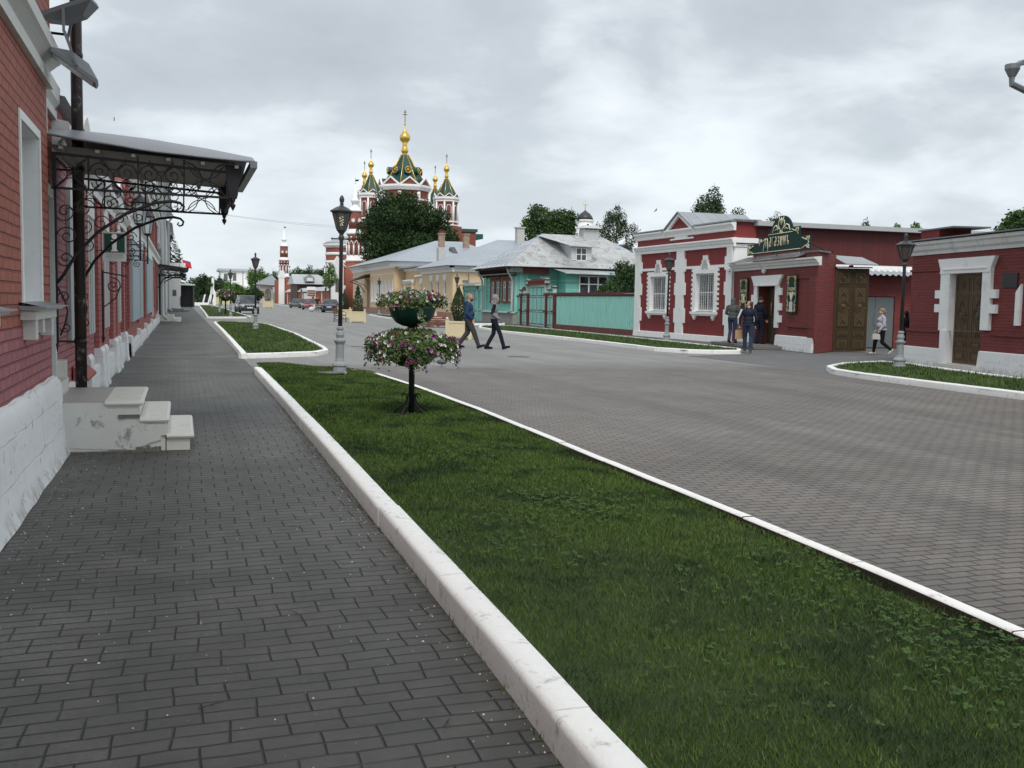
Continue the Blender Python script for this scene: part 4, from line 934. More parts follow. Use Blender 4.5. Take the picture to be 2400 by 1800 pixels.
mb.box(L+.001,L+.08,0,1.05,3.98,4.10); mb.box(L+.001,L+.18,0,1.05,4.14,4.34); mb.box(L+.001,L+.04,-.05,.9,.0,3.97)
mb.box(L+.0,L+.95,-.2,1.1,4.9,4.99) if 0 else None
mb.build('white_cornice',WHITE,S)
mb=MB()
for (a,b,c,d) in (w1,w2):
    mb.box(a-.24,a,-.06,0,c-.02,d+.22); mb.box(b,b+.24,-.06,0,c-.02,d+.22); mb.box(a,b,-.06,0,d,d+.22)
    teeth(mb,a-.24,b+.24,c-.02,d+.2,-1); teeth(mb,a-.24,b+.24,c-.02,d+.2,1)
    m_=(a+b)/2
    for (x0,x1,z1) in ((m_-.34,m_-.05,.42),(m_+.05,m_+.34,.42),(m_-.26,m_-.05,.58),(m_+.05,m_+.26,.58),(m_-.17,m_-.05,.78),(m_+.05,m_+.17,.78)): mb.box(x0,x1,-.075+.003*z1*10*0,0,d+.2,d+z1-.001*x0)
    mb.box(m_-.05,m_+.05,-.05,0,d+.2,d+.3)
    mb.box(a-.3,b+.3,-.14,0,c-.13,c-.02); mb.box(a-.25,b+.25,-.09,0,c-.20,c-.13)
    for q in (a-.12,b-.10): mb.box(q,q+.22,-.10,0,c-.30,c-.20); mb.box(q+.06,q+.16,-.08,0,c-.38,c-.30)
mb.build('window_surround',WHITE,S)
for w_ in (w1,w2):
    window(S,*w_,.12,WHITE,GLASS,2,2,.07)
    a,b,c,d=w_; mb=MB()
    for (p,q) in ((a+.07,(a+b)/2-.03),((a+b)/2+.03,b-.07)):
        for k in range(4):
            x=p+(q-p)*(k+.5)/4
            for s_ in (1,-1): mb.tube([(x+s_*.062*math.sin(2*PI*i/16*4.2),.09,c+.07+(d-c-.14)*i/44) for i in range(45)],.0085,4)
    for z in (c+.05,(c+d)/2,d-.06): mb.box(a+.05,b-.05,.082,.098,z,z+.015)
    mb.build('lattice_grille',WHITE,S)
mb=MB(); mb.prism([(3.2,5.0),(4.46,5.62),(5.92,4.98)],-.05,3.2,'y',0)
mb.build('gable',REDP,S)
mb=MB()
for (a,b) in (((3.1,4.74),(4.5,5.55)),((6.0,4.72),(4.5,5.55))):
    mb.prism([(a[0],a[1]),(b[0],b[1]),(b[0],b[1]+.17),(a[0],a[1]+.17)],-.16,-.01,'y')
for (x0,x1,z0,z1) in ((3.55,5.75,4.50,4.57),(4.0,5.2,4.57,4.66),(4.15,5.0,4.66,4.74),(4.3,4.82,4.74,4.82),(4.42,4.68,4.82,4.90),(4.5,4.6,4.9,4.96)): mb.box(x0,x1,-.055,0,z0,z1)
mb.build('gable_trim',WHITE,S)
mb=MB(); mb.box(-.25,3.15,-.22,.3,5.0,5.05); mb.box(5.95,L+.15,-.22,.3,5.0,5.06); mb.box(L-.05,L+.2,-.1,1.15,5.061,5.10)
mb.add([(3.0,-.22,4.93),(4.5,-.22,5.75),(6.1,-.22,4.91),(3.0,3.3,4.93),(4.5,3.3,5.75),(6.1,3.3,4.91)],[(0,1,4,3),(1,2,5,4)]); mb.add([(3.0,-.22,4.88),(4.5,-.22,5.70),(6.1,-.22,4.86),(3.0,-.22,4.95),(4.5,-.22,5.77),(6.1,-.22,4.93)],[(0,3,4,1),(1,4,5,2)])
mb.box(-.1,L+.1,.3,1.15,5.0,5.04)
mb.build('roof',metalroof('zinc_flashing',(.33,.36,.38)),S)
mb=MB(); mb.box(L-.30,L-.02,-.085,-.072,2.85,3.08); pl=mb.build('street_number_plate',flat('plate_white',(.7,.72,.72)),S)
mb=MB(); mb.box(L-.28,L-.18,-.089,-.0852,2.95,2.965); mb.lathe([(0,0),(.045,0),(.045,.003),(0,.003)],0,0,12,M=Matrix.Translation((L-.09,-.0855,2.97))@Matrix.Rotation(rad(90),4,'X')); mb.build('plate_mark',flat('plate_black',(.03,.03,.03)),pl)

# ---------- entrance block
loc,rz,L2=fr((21.52,36.60),(20.38,29.63)); Dv=Vector((20.38-21.52,29.63-36.60)).normalized(); Nv=Vector((-Dv.y,Dv.x))
def loc2(x,y): q=Vector((x-21.52,y-36.60)); return (q.dot(Dv),q.dot(Nv))
T=thing('shop_entrance','low dark red entrance building with carved door between two green boards','building',loc,rz)
dr=(1.93,3.66,.12,2.30)
mb=MB(); facade(mb,-.75,7.0,0,3.0,[dr],0,.42,0,0)
c1=loc2(22.0,30.95); top=3.42
mb.add([(7.0,0,0),(7.0,0,top),(c1[0],c1[1],top),(c1[0],c1[1],0)],[(0,3,2,1)]); mb.add([(c1[0],c1[1],0),(c1[0],c1[1],top),(2.43,2.5,top),(2.43,2.5,0)],[(0,3,2,1)])
mb.poly([(-.75,0,3.0),(7.0,0,3.0),(c1[0],c1[1],3.0),(2.43,2.5,3.0),(-.75,2.5,3.0)])
mb.prism([(5.95,.03),(6.96,.03),(6.2,.7),(5.95,.7)],3.0,3.42,'z')
mb.box(4.75,7.03,-.06,.0,.84,.95); mb.box(5.2,7.02,-.045,0,2.55,2.62); mb.box(6.5,7.04,-.05,0,.47,2.6)
mb.build('wall',REDB,T)
mb=MB(); mb.prism([(-.10,0),(-.06,.5),(0,.53),(.01,0)],3.80,6.92,'x'); mb.prism([(-.09,0),(-.05,.48),(0,.5),(.01,0)],.05,1.5,'x'); mb.build('plinth',PLINTH,T)
mb=MB()
molding(mb,-.75,7.25,[(0,2.96),(.06,2.96),(.08,3.03),(.14,3.08),(.17,3.15),(.24,3.18),(.24,3.24),(0,3.26)])
mb.build('cornice',WHITEOLD,T)
mb=MB(); mb.add([(-.75,-.30,3.27),(5.75,-.30,3.29),(6.15,.4,3.53),(-.45,.45,3.53),(-.75,-.30,3.25),(5.75,-.30,3.27),(6.15,.4,3.5),(-.45,.45,3.5)],[(0,1,2,3),(4,0,3,7),(1,5,6,2),(4,5,1,0)])
mb.add([(-.5,.4,3.52),(6.1,.4,3.52),(5.5,1.3,3.54),(2.4,2.5,3.56),(-.5,2.5,3.56)],[(0,1,2,3,4)])
mb.prism([(5.85,-.05),(7.12,-.05),(6.3,.8),(5.85,.8)],3.42,3.475,'z')
mb.build('roof',metalroof('old_grey_roofing',(.12,.12,.125),rust=(.28,.28,.27)),T)
mb=MB() # door surround
a,b,c,d=dr
mb.box(a-.30,a,-.07,0,.95,d+.02); mb.box(b,b+.30,-.07,0,.78,d+.02)
mb.prism([(a-.28,d+.02),(b+.30,d+.02),(b+.34,d+.10),(b+.66,d+.42),(a-.58,d+.42),(a-.32,d+.10)],-.09,0,'y')
mb.box(a-.22,b+.22,-.115,-.08,d+.03,d+.08)
for z in (1.98,1.42,.98): mb.box(b+.30,b+.56,-.068,0,z,z+.26) 
mb.box(a-.55,a-.30,-.068,0,1.72,2.0); mb.box(a-.5,a-.30,-.068,0,1.2,1.45)
mb.build('door_surround',WHITE,T)
WOOD=paint('dark_carved_wood',(.060,.042,.022),rough=.5,var=.25,scale=6,bump=.4,dirt=(.13,.10,.05),dirt_amt=.6,dscale=5)
WOOD2=paint('olive_carved_wood',(.055,.037,.017),rough=.5,var=.25,scale=5,bump=.4,dirt=(.11,.08,.035),dirt_amt=.6,dscale=4)
def carved_leaf(mb,x0,x1,z0,z1,y,rows,circ=True):
    mb.box(x0,x1,y,y+.05,z0,z1); w=x1-x0; e=w*.12
    for (a_,b_,kind) in rows:
        za=z0+(z1-z0)*a_; zb=z0+(z1-z0)*b_; r=.018
        for (p0,p1) in (((x0+e,za),(x1-e,za)),((x1-e,za),(x1-e,zb)),((x1-e,zb),(x0+e,zb)),((x0+e,zb),(x0+e,za))): mb.tube([(p0[0],y-.004,p0[1]),(p1[0],y-.004,p1[1])],r,4,0,False)
        mb.box(x0+e+.03,x1-e-.03,y-.012,y,za+.03,zb-.03,1)
        cx=(x0+x1)/2; cz=(za+zb)/2
        if kind=='o':
            q=min(w*.36,(zb-za)*.2) if (zb-za)>w*1.3 else min(w,zb-za)*.3
            for rr_ in (q,q*.72): mb.tube([(cx+rr_*math.cos(t_),y-.014,cz+rr_*math.sin(t_)) for t_ in np.linspace(0,2*PI,17)],.014,5)
            mb.ball((cx,y-.012,cz),(q*.45,.02,q*.45),8,1)
            if (zb-za)>w*1.3:
                for s_ in (1,-1):
                    zz_=cz+s_*(zb-za)*.34; h=w*.2
                    mb.tube([(cx-h*.6,y-.014,zz_-h),(cx+h*.6,y-.014,zz_+h)],.016,4); mb.tube([(cx+h*.6,y-.014,zz_-h),(cx-h*.6,y-.014,zz_+h)],.016,4)
        else: mb.box(cx-w*.2,cx+w*.2,y-.026,y-.012,cz-(zb-za)*.22,cz+(zb-za)*.22)
ROWS=[(.03,.15,'p'),(.18,.26,'p'),(.29,.78,'o'),(.81,.96,'o')]
mb=MB(); mb.box(a,b,.40,.42,.12,d,0); 
carved_leaf(mb,a+.62,a+1.14,c,d-.06,.30,ROWS); carved_leaf(mb,a+1.15,b-.02,c,d-.06,.30,ROWS); do=mb.build('door',[WOOD,WOOD2],T)
mb=MB(); mb.tube([(a+.78,.22,1.2),(a+.78,.22,1.72)],.022,8); mb.tube([(a+.78,.22,1.25),(a+.78,.31,1.25)],.012,5); mb.tube([(a+.78,.22,1.68),(a+.78,.31,1.68)],.012,5); mb.build('handle',flat('pale_wood_handle',(.55,.36,.16)),do)
mb=MB(); M=Matrix.Translation((a+.60,.30,0))@Matrix.Rotation(rad(-68),4,'Z'); tmp=MB(); carved_leaf(tmp,-.55,0,c,d-.06,0,ROWS)
for i,f in enumerate(tmp.f): pass
o_=len(mb.v); mb.v+= [tuple(M@Vector(v)) for v in tmp.v]; mb.f+=tmp.f; mb.m+=tmp.m; mb.sm+=tmp.sm
mb.build('open_door_leaf',[WOOD,WOOD2],T)
mb=MB(); mb.box(-.0,4.55,-1.15,.02,.0,.115); mb.box(.3,4.2,-.8,.02,.115,.14); mb.box(a,b,0,.42,.0,.13); 
for k in range(5): mb.box(.02+k*.92,.9+k*.92,-1.17,-1.15,.02,.105)
mb.build('door_step',paint('step_granite',(.17,.165,.155),rough=.85,var=.25,bump=.5),T)
mb=MB(); mb.ball((2.62,-.10,2.88),.085,14,0,None,10); mb.lathe([(.05,0),(.05,.05)],0,0,10,M=Matrix.Translation((2.62,0,2.90))@Matrix.Rotation(rad(90),4,'X')); mb.build('globe_lamp',flat('opal_globe',(.8,.8,.78),rough=.3),T)

# ---------- green hanging boards
GREEN=paint('board_green',(.008,.042,.034),rough=.65,var=.05,bump=0,spec=.2)
GILT=flat('board_gilt',(.62,.44,.18),rough=.5)
def tub(mb,pts,r,y): mb.tube([(p[0],y,p[-1]) for p in pts],r,4)
def narrow(label,u,z0,z1,lines,pic,txts=None):
    o=thing('shop_sign',label,'sign',(0,0,0)); W=.40; H=(z1-z0)/2
    P=Vector((21.52,36.60))+Dv*u-Nv*.06; o.location=(P.x,P.y,(z0+z1)/2); o.rotation_euler=(0,0,rz)
    mb=MB(); mb.prism([(-W+.05,-H),(W-.05,-H),(W,-H+.05),(W,H-.05),(W-.05,H),(-W+.05,H),(-W,H-.05),(-W,-H+.05)],-.02,.02,'y'); mb.build('board',GREEN,o)
    mb=MB(); y=-.025
    for sx in (1,-1):
        for sz in (1,-1):
            tub(mb,[(sx*(W-.06),sz*(H-.06)),(sx*(W-.05),sz*(H-.16)),(sx*(W-.13),sz*(H-.24)),(sx*(W-.16),sz*(H-.32)),(sx*(W-.09),sz*(H-.40)),(sx*(W-.06),sz*(H-.48))],.018,y)
            tub(mb,[(p[0],p[2]) for p in spiral(sx*(W-.13),sz*(H-.12),.07,90,1.2,sx*sz)],.013,y)
            tub(mb,[(sx*(W-.06),sz*(H-.06)),(sx*.18,sz*(H-.10)),(sx*.09,sz*(H-.05)),(0,sz*(H-.09))],.014,y)
            tub(mb,[(sx*(W-.04),sz*(H-.26)),(sx*(W-.07),sz*(H-.33))],.016,y)
    mb.box(-W+.035,-W+.05,-.024,-.02,-H+.45,H-.45); mb.box(W-.05,W-.035,-.024,-.02,-H+.45,H-.45)
    mb.build('gilt_scrolls',GILT,o)
    for k,tx in enumerate(lines): text_mesh(tx,.155,.002,CREAMORN,'lettering',o,(0,-.024,H-.52-k*.165),(rad(90),0,0),sx=.82)
    mb=MB()
    if pic=='pie':
        mb.lathe([(0,0),(.15,0),(.15,.006),(0,.006)],0,0,24,0,False,M=Matrix.Translation((0,-.022,-.10))@Matrix.Rotation(rad(90),4,'X'))
        tub(mb,[(p[0],p[2]) for p in arc(0,-.06,.24,215,330,14)],.016,y); tub(mb,[(.1,-.27),(.2,-.28)],.03,y)
        mb.build('pie_emblem',CREAMORN,o)
        mb=MB(); tub(mb,[(p[0],p[2]) for p in arc(.08,-.1,.12,110,240,10)],.010,-.032); mb.build('pie_slice_line',GREEN,o)
    else:
        mb.prism([(0,-.28),(-.10,-.12),(-.13,.0),(-.10,.07),(-.05,.06),(-.02,-.02),(.0,-.03),(.02,.03),(.07,.10),(.13,.07),(.13,-.04),(.06,-.18)],-.028,-.021,'y'); mb.build('tulip_emblem',CREAMORN,o)
        mb=MB(); mb.box(-.14,.12,-.032,-.022,-.62,-.27); mb.build('paper_notice',flat('notice_paper',(.62,.66,.72)),o)
    return o
narrow('narrow green board with a round pie, left of the carved shop door',.58,1.30,2.66,['ПАСТИЛА','ПИРОГИ'],'pie')
narrow('narrow green board with a tulip and a taped paper, right of the carved shop door',5.15,1.32,2.70,['СЛАДКИЕ','СУВЕНИРЫ'],'tulip')
# ---------- big green sign
P=Vector((21.52,36.60))+Dv*.28+Nv*.16
G_=thing('shop_sign','large green shaped sign with a scrolled round crest standing on the entrance roof','sign',(P.x,P.y,3.56),rz)
k_=5.75
out=[(0,0),(5.75,.0),(5.75,.50),(4.85,.50),(4.85,.86),(4.25,.86)]+[(3.28+.97*math.cos(rad(a_)),.70+.64*math.sin(rad(a_))) for a_ in range(14,167,9)]+[(1.95,.62),(1.15,.62),(1.15,.42),(0,.42)]
out=[(x,z+ .0) for x,z in out]
mb=MB(); mb.prism(out,-.02,.03,'y'); mb.build('board',GREEN,G_)
mb=MB(); y=-.028
tub(mb,[(.35,.06),(5.0,.06)],.016,y); tub(mb,[(2.1,.70),(4.3,.70)],.016,y)
for (x0,z0,sx,sz) in ((.05,.05,1,1),(5.70,.05,-1,1),(.05,.37,1,-1),(5.70,.45,-1,-1),(1.2,.57,1,-1),(4.8,.81,-1,-1)):
    tub(mb,[(x0+sx*.0,z0),(x0+sx*.12,z0+sz*.02),(x0+sx*.26,z0+sz*.10),(x0+sx*.42,z0+sz*.06),(x0+sx*.60,z0+sz*.01)],.019,y)
    tub(mb,[(x0+sx*.02,z0),(x0+sx*.03,z0+sz*.09),(x0+sx*.10,z0+sz*.15),(x0+sx*.03,z0+sz*.22)],.018,y)
    tub(mb,[(p[0],p[2]) for p in spiral(x0+sx*.19,z0+sz*.07,.08,90,1.2,sx*sz)],.013,y)
cx,cz=3.28,.98
for sx in (1,-1):
    tub(mb,[(cx+sx*.78,cz-.22),(cx+sx*.66,cz-.02),(cx+sx*.46,cz+.03),(cx+sx*.30,cz-.08),(cx+sx*.12,cz-.12)],.028,y)
    tub(mb,[(cx+sx*.60,cz-.16),(cx+sx*.42,cz-.10),(cx+sx*.30,cz-.16)],.017,y)
    tub(mb,[(cx+sx*.16,cz-.10),(cx+sx*.27,cz+.02),(cx+sx*.26,cz+.16),(cx+sx*.15,cz+.22),(cx+sx*.20,cz+.30)],.021,y)
    tub(mb,[(cx+sx*.10,cz+.08),(cx+sx*.14,cz+.18),(cx+sx*.06,cz+.24)],.020,y)
    tub(mb,[(p[0],p[2]) for p in spiral(cx+sx*.09,cz-.24,.075,90,1.1,sx)],.020,y)
tub(mb,[(cx,cz+.0),(cx,cz+.3)],.022,y)
mb.build('gilt_scrolls',CREAMORN,G_)
# letters drawn as strokes: "Магазинъ"
mb=MB(); y=-.034
def st(x,z,s,strokes,r=.018):
    for p in strokes: mb.tube([(x+a_*s*.9,y,z+b_*s) for a_,b_ in p],r,5)
s_=.24; x=1.66
st(x,.08,.50,[[(0,0),(.12,.42),(.27,.84),(.40,.98),(.50,.93),(.53,.75),(.53,.34)],[(.53,.80),(.64,.97),(.76,.98),(.86,.84),(.93,.45),(1.0,.03)]],.019)
def circ(cx_,cz_,rx,rz_,a0,a1,n=12): return [(cx_+rx*math.cos(rad(a0+(a1-a0)*i/n)),cz_+rz_*math.sin(rad(a0+(a1-a0)*i/n))) for i in range(n+1)]
GL={'a':[[(0.08,.95),(.25,1.0),(.42,.95),(.45,.8),(.45,0)],circ(.24,.27,.21,.27,20,340)],
 'g':[[(0.08,0),(.08,1.0),(.42,1.0)]],'z':[[(.05,.85),(.2,1.0),(.4,.93),(.42,.72),(.3,.56),(.15,.52)],[(.3,.56),(.46,.42),(.44,.12),(.25,0),(.03,.12)]],
 'i':[[(.06,1.0),(.06,.15),(.15,0),(.35,.05),(.46,.2)],[(.46,1.0),(.46,0)]],'n':[[(.06,0),(.06,1)],[(.46,0),(.46,1)],[(.06,.45),(.46,.6)]],
 'tv':[[(-.05,1.0),(.14,1.0),(.14,0),(.36,.02),(.46,.22),(.36,.42),(.14,.46)]]}
x=2.22
for ch,w_ in (('a',.27),('g',.24),('a',.28),('z',.27),('i',.29),('n',.30),('tv',.3)):
    st(x,.25,.34,GL[ch],.0165); x+=w_*.97
mb.build('lettering',CREAMORN,G_)
mb=MB()
for u in (.8,2.9,5.0): mb.tube([(u,.03,.4),(u,.9,0.0)],.02,5); mb.tube([(u,.0,0),(u,.0,-.15)],.02,5)
mb.build('support',IRON,G_)

# ---------- plank hall behind
Hh=thing('plank_hall','long dark red plank walled hall with pale metal roof edge behind the entrance','building',(22.56,37.5,0),0)
mb=MB(); mb.box(0,20,.0,8.6,0,4.86); mb.build('wall',REDW,Hh)
mb=MB(); mb.prism([(-.45,4.86),(-.45,5.05),(8.8,5.2),(8.8,4.9)],-.05,21,'x'); mb.build('roof',paint('pale_roof_edge',(.44,.46,.47),rough=.5,var=.08),Hh)
Rw=thing('courtyard_wall','dark red courtyard wall with white coping and a corrugated strip behind the woman','wall',(22.0,33.8,0),0)
mb=MB(); mb.box(1.4,2.15,0,.35,0,2.9); mb.box(4.82,14,0,.35,0,2.9); mb.box(2.15,4.82,0,.35,2.02,2.9); mb.box(2.15,4.82,.2,.35,0,2.02); mb.box(1.4,14,-.03,0,2.72,2.8); mb.build('wall',REDB,Rw)
mb=MB(); mb.box(1.4,14,-.1,.45,2.9,3.0); mb.box(1.4,14,-.06,.4,3.0,3.12); mb.box(1.4,14,-.02,.36,3.12,3.22); mb.build('coping',WHITE,Rw)
mb=MB(); n=90; vs=[];fs=[]
for i in range(n+1):
    x=1.8+3.75*i/n; dz=.035*math.sin(i*.95); vs+=[(x,-.02,3.02+dz),(x,-.75,2.84+dz)]
for i in range(n): fs.append((2*i,2*i+1,2*i+3,2*i+2))
mb.add(vs,fs,0,True); mb.build('corrugated_strip',ZINC,Rw)
mb=MB(); mb.box(2.17,3.92,.04,.09,.02,2.0); mb.box(3.935,4.80,.035,.085,.02,2.0); mb.box(3.88,3.96,.02,.04,.9,1.3); mb.build('metal_door',paint('grey_green_door',(.13,.15,.155),rough=.5,var=.08,dirt=(.2,.22,.22),dirt_amt=.4,dscale=1.4),Rw)
# ---------- wooden gate leaf
gl=fr((22.02,30.92),(23.18,30.60))
Gt=thing('carved_gate','tall carved brown wooden gate leaf under a small metal hood beside the entrance','gate',gl[0],gl[1])
mb=MB(); carved_leaf(mb,.0,.575,.03,2.95,0,ROWS); carved_leaf(mb,.585,1.17,.03,2.95,0,ROWS); mb.box(-.05,0,-.03,.08,0,2.97); mb.build('leaf',[WOOD2,paint('lighter_carving',(.075,.053,.024),rough=.5,var=.25,scale=6,bump=.3)],Gt)
mb=MB(); mb.add([(-.15,.3,3.42),(1.0,.3,3.36),(1.35,-.35,3.08),(.18,-.35,3.10),(-.15,.3,3.39),(1.0,.3,3.33),(1.35,-.35,3.05),(.18,-.35,3.07)],[(0,3,2,1),(3,7,6,2),(0,4,7,3),(1,2,6,5),(4,5,6,7)])
mb.build('metal_hood',ZINC,Gt)
mb=MB(); mb.box(-.1,1.25,-.1,.15,2.97,3.0); mb.box(-.05,0,.1,.2,2.97,3.38); mb.box(.5,.55,-.1,.2,3.0,3.06)
mb.build('lintel',paint('hood_timber',(.05,.035,.03),rough=.7),Gt)

# ---------- right building
loc,rz3,L3=fr((20.20,24.78),(19.14,19.35))
Q=thing('brick_building','low dark red painted brick building with carved brown door at the right edge','building',loc,rz3)
d3=(2.20,3.72,.12,2.50)
mb=MB(); facade(mb,0,8,.45,3.1,[d3],0,.14,0,1); facade(mb,-.06,8,0,.99,[(2.20,3.72,.12,1.0)],-.05,.05,0,1); mb.box(-.06,1.75,-.085,-.05,.93,1.0); mb.box(4.1,8,-.085,-.05,.93,1.0)
mb.quad((-.06,-.05,0),(-.06,-.05,.99),(-.06,9,.99),(-.06,9,0)); mb.quad((0,0,.99),(0,0,3.1),(0,9,3.1),(0,9,.99)); mb.box(-.02,1.6,-.04,0,2.62,2.68)
mb.build('wall',[REDB,WHITE],Q)
mb=MB(); mb.prism([(-.14,0),(-.10,.47),(-.05,.49),(0,.49),(0,0)],-.12,2.02,'x'); mb.prism([(-.15,-.01),(-.10,.50),(-.05,.52),(0,.52),(0,0)],3.74,8,'x'); mb.box(-.16,-.06,-.1,9,0,.47); mb.build('plinth',PLINTH,Q)
mb=MB(); molding(mb,-.12,8,[(0,3.08),(.06,3.08),(.08,3.16),(.15,3.22),(.18,3.32),(.24,3.36),(.24,3.44),(0,3.46)]); mb.build('cornice',WHITEOLD,Q)
mb=MB(); mb.prism([(-.32,3.47),(-.32,3.50),(6,4.05),(6,3.47)],-.2,8,'x'); mb.box(-.15,1.75,.2,1.3,3.80,3.84); mb.build('roof',ZINCD,Q)
mb=MB(); mb.box(-.05,.95,.25,1.2,3.5,3.8); mb.build('parapet_block',REDP,Q)
mb=MB(); a,b,c,d=d3
mb.box(a-.46,a-.0,-.09,0,.99,d+.02); mb.box(a-.30,a,-.13,-.05,.0,.99) ; mb.box(b,b+.36,-.09,0,1.05,d+.02)
mb.prism([(a-.48,d+.02),(b+.36,d+.02),(b+.38,d+.14),(b+.54,d+.42),(a-.60,d+.42),(a-.46,d+.14)],-.11,0,'y'); mb.box(a-.3,b+.2,-.14,-.1,d+.12,d+.15)
for z in (1.86,1.48): mb.box(a-.72,a-.46,-.088,0,z,z+.22); mb.box(b+.36,b+.62,-.088,0,z,z+.22)
mb.build('door_surround',WHITE,Q)
mb=MB(); carved_leaf(mb,a+.02,(a+b)/2-.01,c,d,.09,ROWS); carved_leaf(mb,(a+b)/2+.01,b-.02,c,d,.09,ROWS); mb.build('door',[paint('brown_carved_wood',(.10,.055,.022),rough=.5,var=.3,scale=5,bump=.4,dirt=(.18,.12,.06),dirt_amt=.6,dscale=4),WOOD2],Q)
mb=MB(); mb.box(a-.1,b+.1,-.32,.3,0,.11); mb.build('door_step',STONE,Q)
mb=MB(); mb.box(4.5,5.1,-.03,0,2.12,2.47); mb.build('plaque',paint('dark_plaque',(.02,.02,.022),rough=.4),Q)
mb=MB(); mb.prism([(5.1,1.2),(5.3,1.2),(5.3,2.2),(5.1,2.0)],-.06,0,'y'); mb.build('white_corner_trim',WHITE,Q)

# ---------- tall neighbour just outside the frame, only its gutter shows
Z_=thing('gutter_house','grey gutter funnel and bent downpipe of a tall house at the top right edge','building',(18.75,12,0),0)
mb=MB(); mb.box(0,9,0,5.7,0,7.2); mb.build('wall',REDB,Z_)
mb=MB(); mb.prism([(-.85,7.15),(9.5,7.3),(4,9.0)],-.6,6.1,'y'); mb.build('roof',ZINCD,Z_)
mb=MB(); mb.tube([(-.92,-.8,7.02),(-.92,6.1,7.04)],.09,6)
gx,gy=-1.62+.0,6.55
gx,gy=-1.74,6.0; mb.lathe([(.075,6.56),(.155,6.72),(.155,6.82)],gx,gy,10,0,False); mb.tube([(gx,gy,6.60),(gx,gy,6.41),(gx+1.2,gy-.1,6.0),(gx+1.6,gy-.1,5.8),(gx+1.6,gy-.1,.3)],.068,8,0,False); mb.prism([(gx+.05,6.80),(gx+.22,6.93),(gx+.9,7.1),(gx+.9,6.98),(gx+.28,6.83)],gy-.08,gy+.08,'y')
mb.build('gutter_pipe',ZINCD,Z_)

# ================================================================ turquoise fence, gates, house
TQ=(.26,.65,.55)
TEALV=boards('turquoise_fence_boards',TQ,w=.10,gap=.16,var=.18,dirt=(.07,.20,.17),dirt_amt=.7)
TEALH=boards('turquoise_siding',(.21,.57,.48),w=.16,vert=False,gap=.07,dirt=(.08,.22,.18),dirt_amt=.4)
TEALP=paint('turquoise_paint',(.27,.63,.54),rough=.6,var=.12,dirt=(.07,.16,.13),dirt_amt=.6,dscale=5,streak=True)
MAROON=paint('maroon_paint',(.11,.025,.022),rough=.6,var=.2,dirt=(.06,.02,.02),dirt_amt=.5)
FRAMEP=paint('pale_teal_frame',(.42,.58,.52),rough=.6,var=.15,dirt=(.2,.3,.27),dirt_amt=.5,dscale=6)
loc,rz4,L4=fr((21.5,57.9),(21.52,46.55))
Fn=thing('board_fence','long turquoise board fence with maroon rail on a brick base beside the red shop','fence',loc,rz4)
mb=MB(); x=.25; rr=random.Random(9)
while x<L4-.05:
    dy=rr.uniform(-.008,.008); mb.box(x,x+.165,-.04+dy,-.012+dy,.27,1.98+rr.uniform(-.008,.008)+.01*x); x+=.205
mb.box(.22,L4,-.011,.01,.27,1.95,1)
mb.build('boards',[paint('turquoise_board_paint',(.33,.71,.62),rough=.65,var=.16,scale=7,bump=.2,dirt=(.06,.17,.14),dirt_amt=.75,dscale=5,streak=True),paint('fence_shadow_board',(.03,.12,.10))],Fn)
mb=MB(); mb.box(.2,L4,-.09,.12,2.02,2.07); mb.box(.2,L4,-.06,.09,1.94,2.02); mb.box(.2,L4,.0,.08,2.07,2.16); mb.build('rail',MAROON,Fn)
mb=MB(); mb.box(.2,L4,-.12,.15,0,.26); mb.build('brick_base',brick('dark_base_brick',(.17,.045,.035),(.12,.10,.09),var=.25),Fn)
mb=MB()
for u in (.2,6.6): mb.box(u-.02,u+.05,-.035,-.02,.28,1.98)
mb.build('post',paint('fence_post_teal',(.08,.22,.19),rough=.6),Fn)
def panel(mb,u0,u1,z0,z1,rows,y=0):
    """gate leaf: board (0) with framed panels (1 = dark moulding)"""
    mb.box(u0,u1,y,y+.05,z0,z1,0)
    n=2 if u1-u0>.6 else 2
    zz_=z0+.06
    for h in rows:
        H_=(z1-z0-.12)*h
        for k in range(n):
            a_=u0+.05+(u1-u0-.10)*k/n+.02; b_=u0+.05+(u1-u0-.10)*(k+1)/n-.02
            mb.box(a_,b_,y-.012,y,zz_+.04,zz_+H_-.04,1); mb.box(a_+.045,b_-.045,y-.02,y-.012,zz_+.085,zz_+H_-.085,2)
        zz_+=H_
loc,rz5,L5=fr((22.25,67.6),(21.55,58.0))
Ga=thing('courtyard_gate','turquoise panelled courtyard gates with maroon posts and carved crest between fence and house','gate',loc,rz5)
U=lambda v:L5*(1-v/9.7)   # measured from the right end
mb=MB(); mb.box(0,U(8.75),0,.04,.15,1.92); mb.build('side_boards',TEALV,Ga)
DK=paint('dark_green_line',(.03,.10,.085),rough=.6)
mb=MB(); panel(mb,U(8.35),U(7.15),.05,1.98,[.42,.42,.16]); panel(mb,U(1.95),U(.62),.05,1.98,[.45,.55]); mb.build('side_leaf',[FRAMEP,DK,TEALP],Ga)
for (a_,b_) in ((U(6.35),U(4.42)),(U(4.36),U(2.40))):
    mb=MB(); panel(mb,a_,b_,.05,2.62,[.36,.38,.26]); mb.build('gate_leaf',[FRAMEP,DK,TEALP],Ga)
for v,h in ((8.55,2.35),(6.75,2.95),(2.15,2.95),(.35,2.45)):
    mb=MB(); u=U(v); mb.box(u-.20,u+.02,-.10,.12,0,h,0); mb.box(u+.02,u+.2,-.12,.12,0,2.02,1)
    mb.box(u-.26,u+.26,-.16,.16,.95,1.07,1); mb.box(u-.24,u+.24,-.15,.15,1.98,2.14,1); mb.box(u-.25,u+.08,-.15,.17,h,h+.07,1); mb.box(u-.2,u+.03,-.1,.12,h+.07,h+.12,0)
    mb.build('gate_post',[FRAMEP,MAROON],Ga)
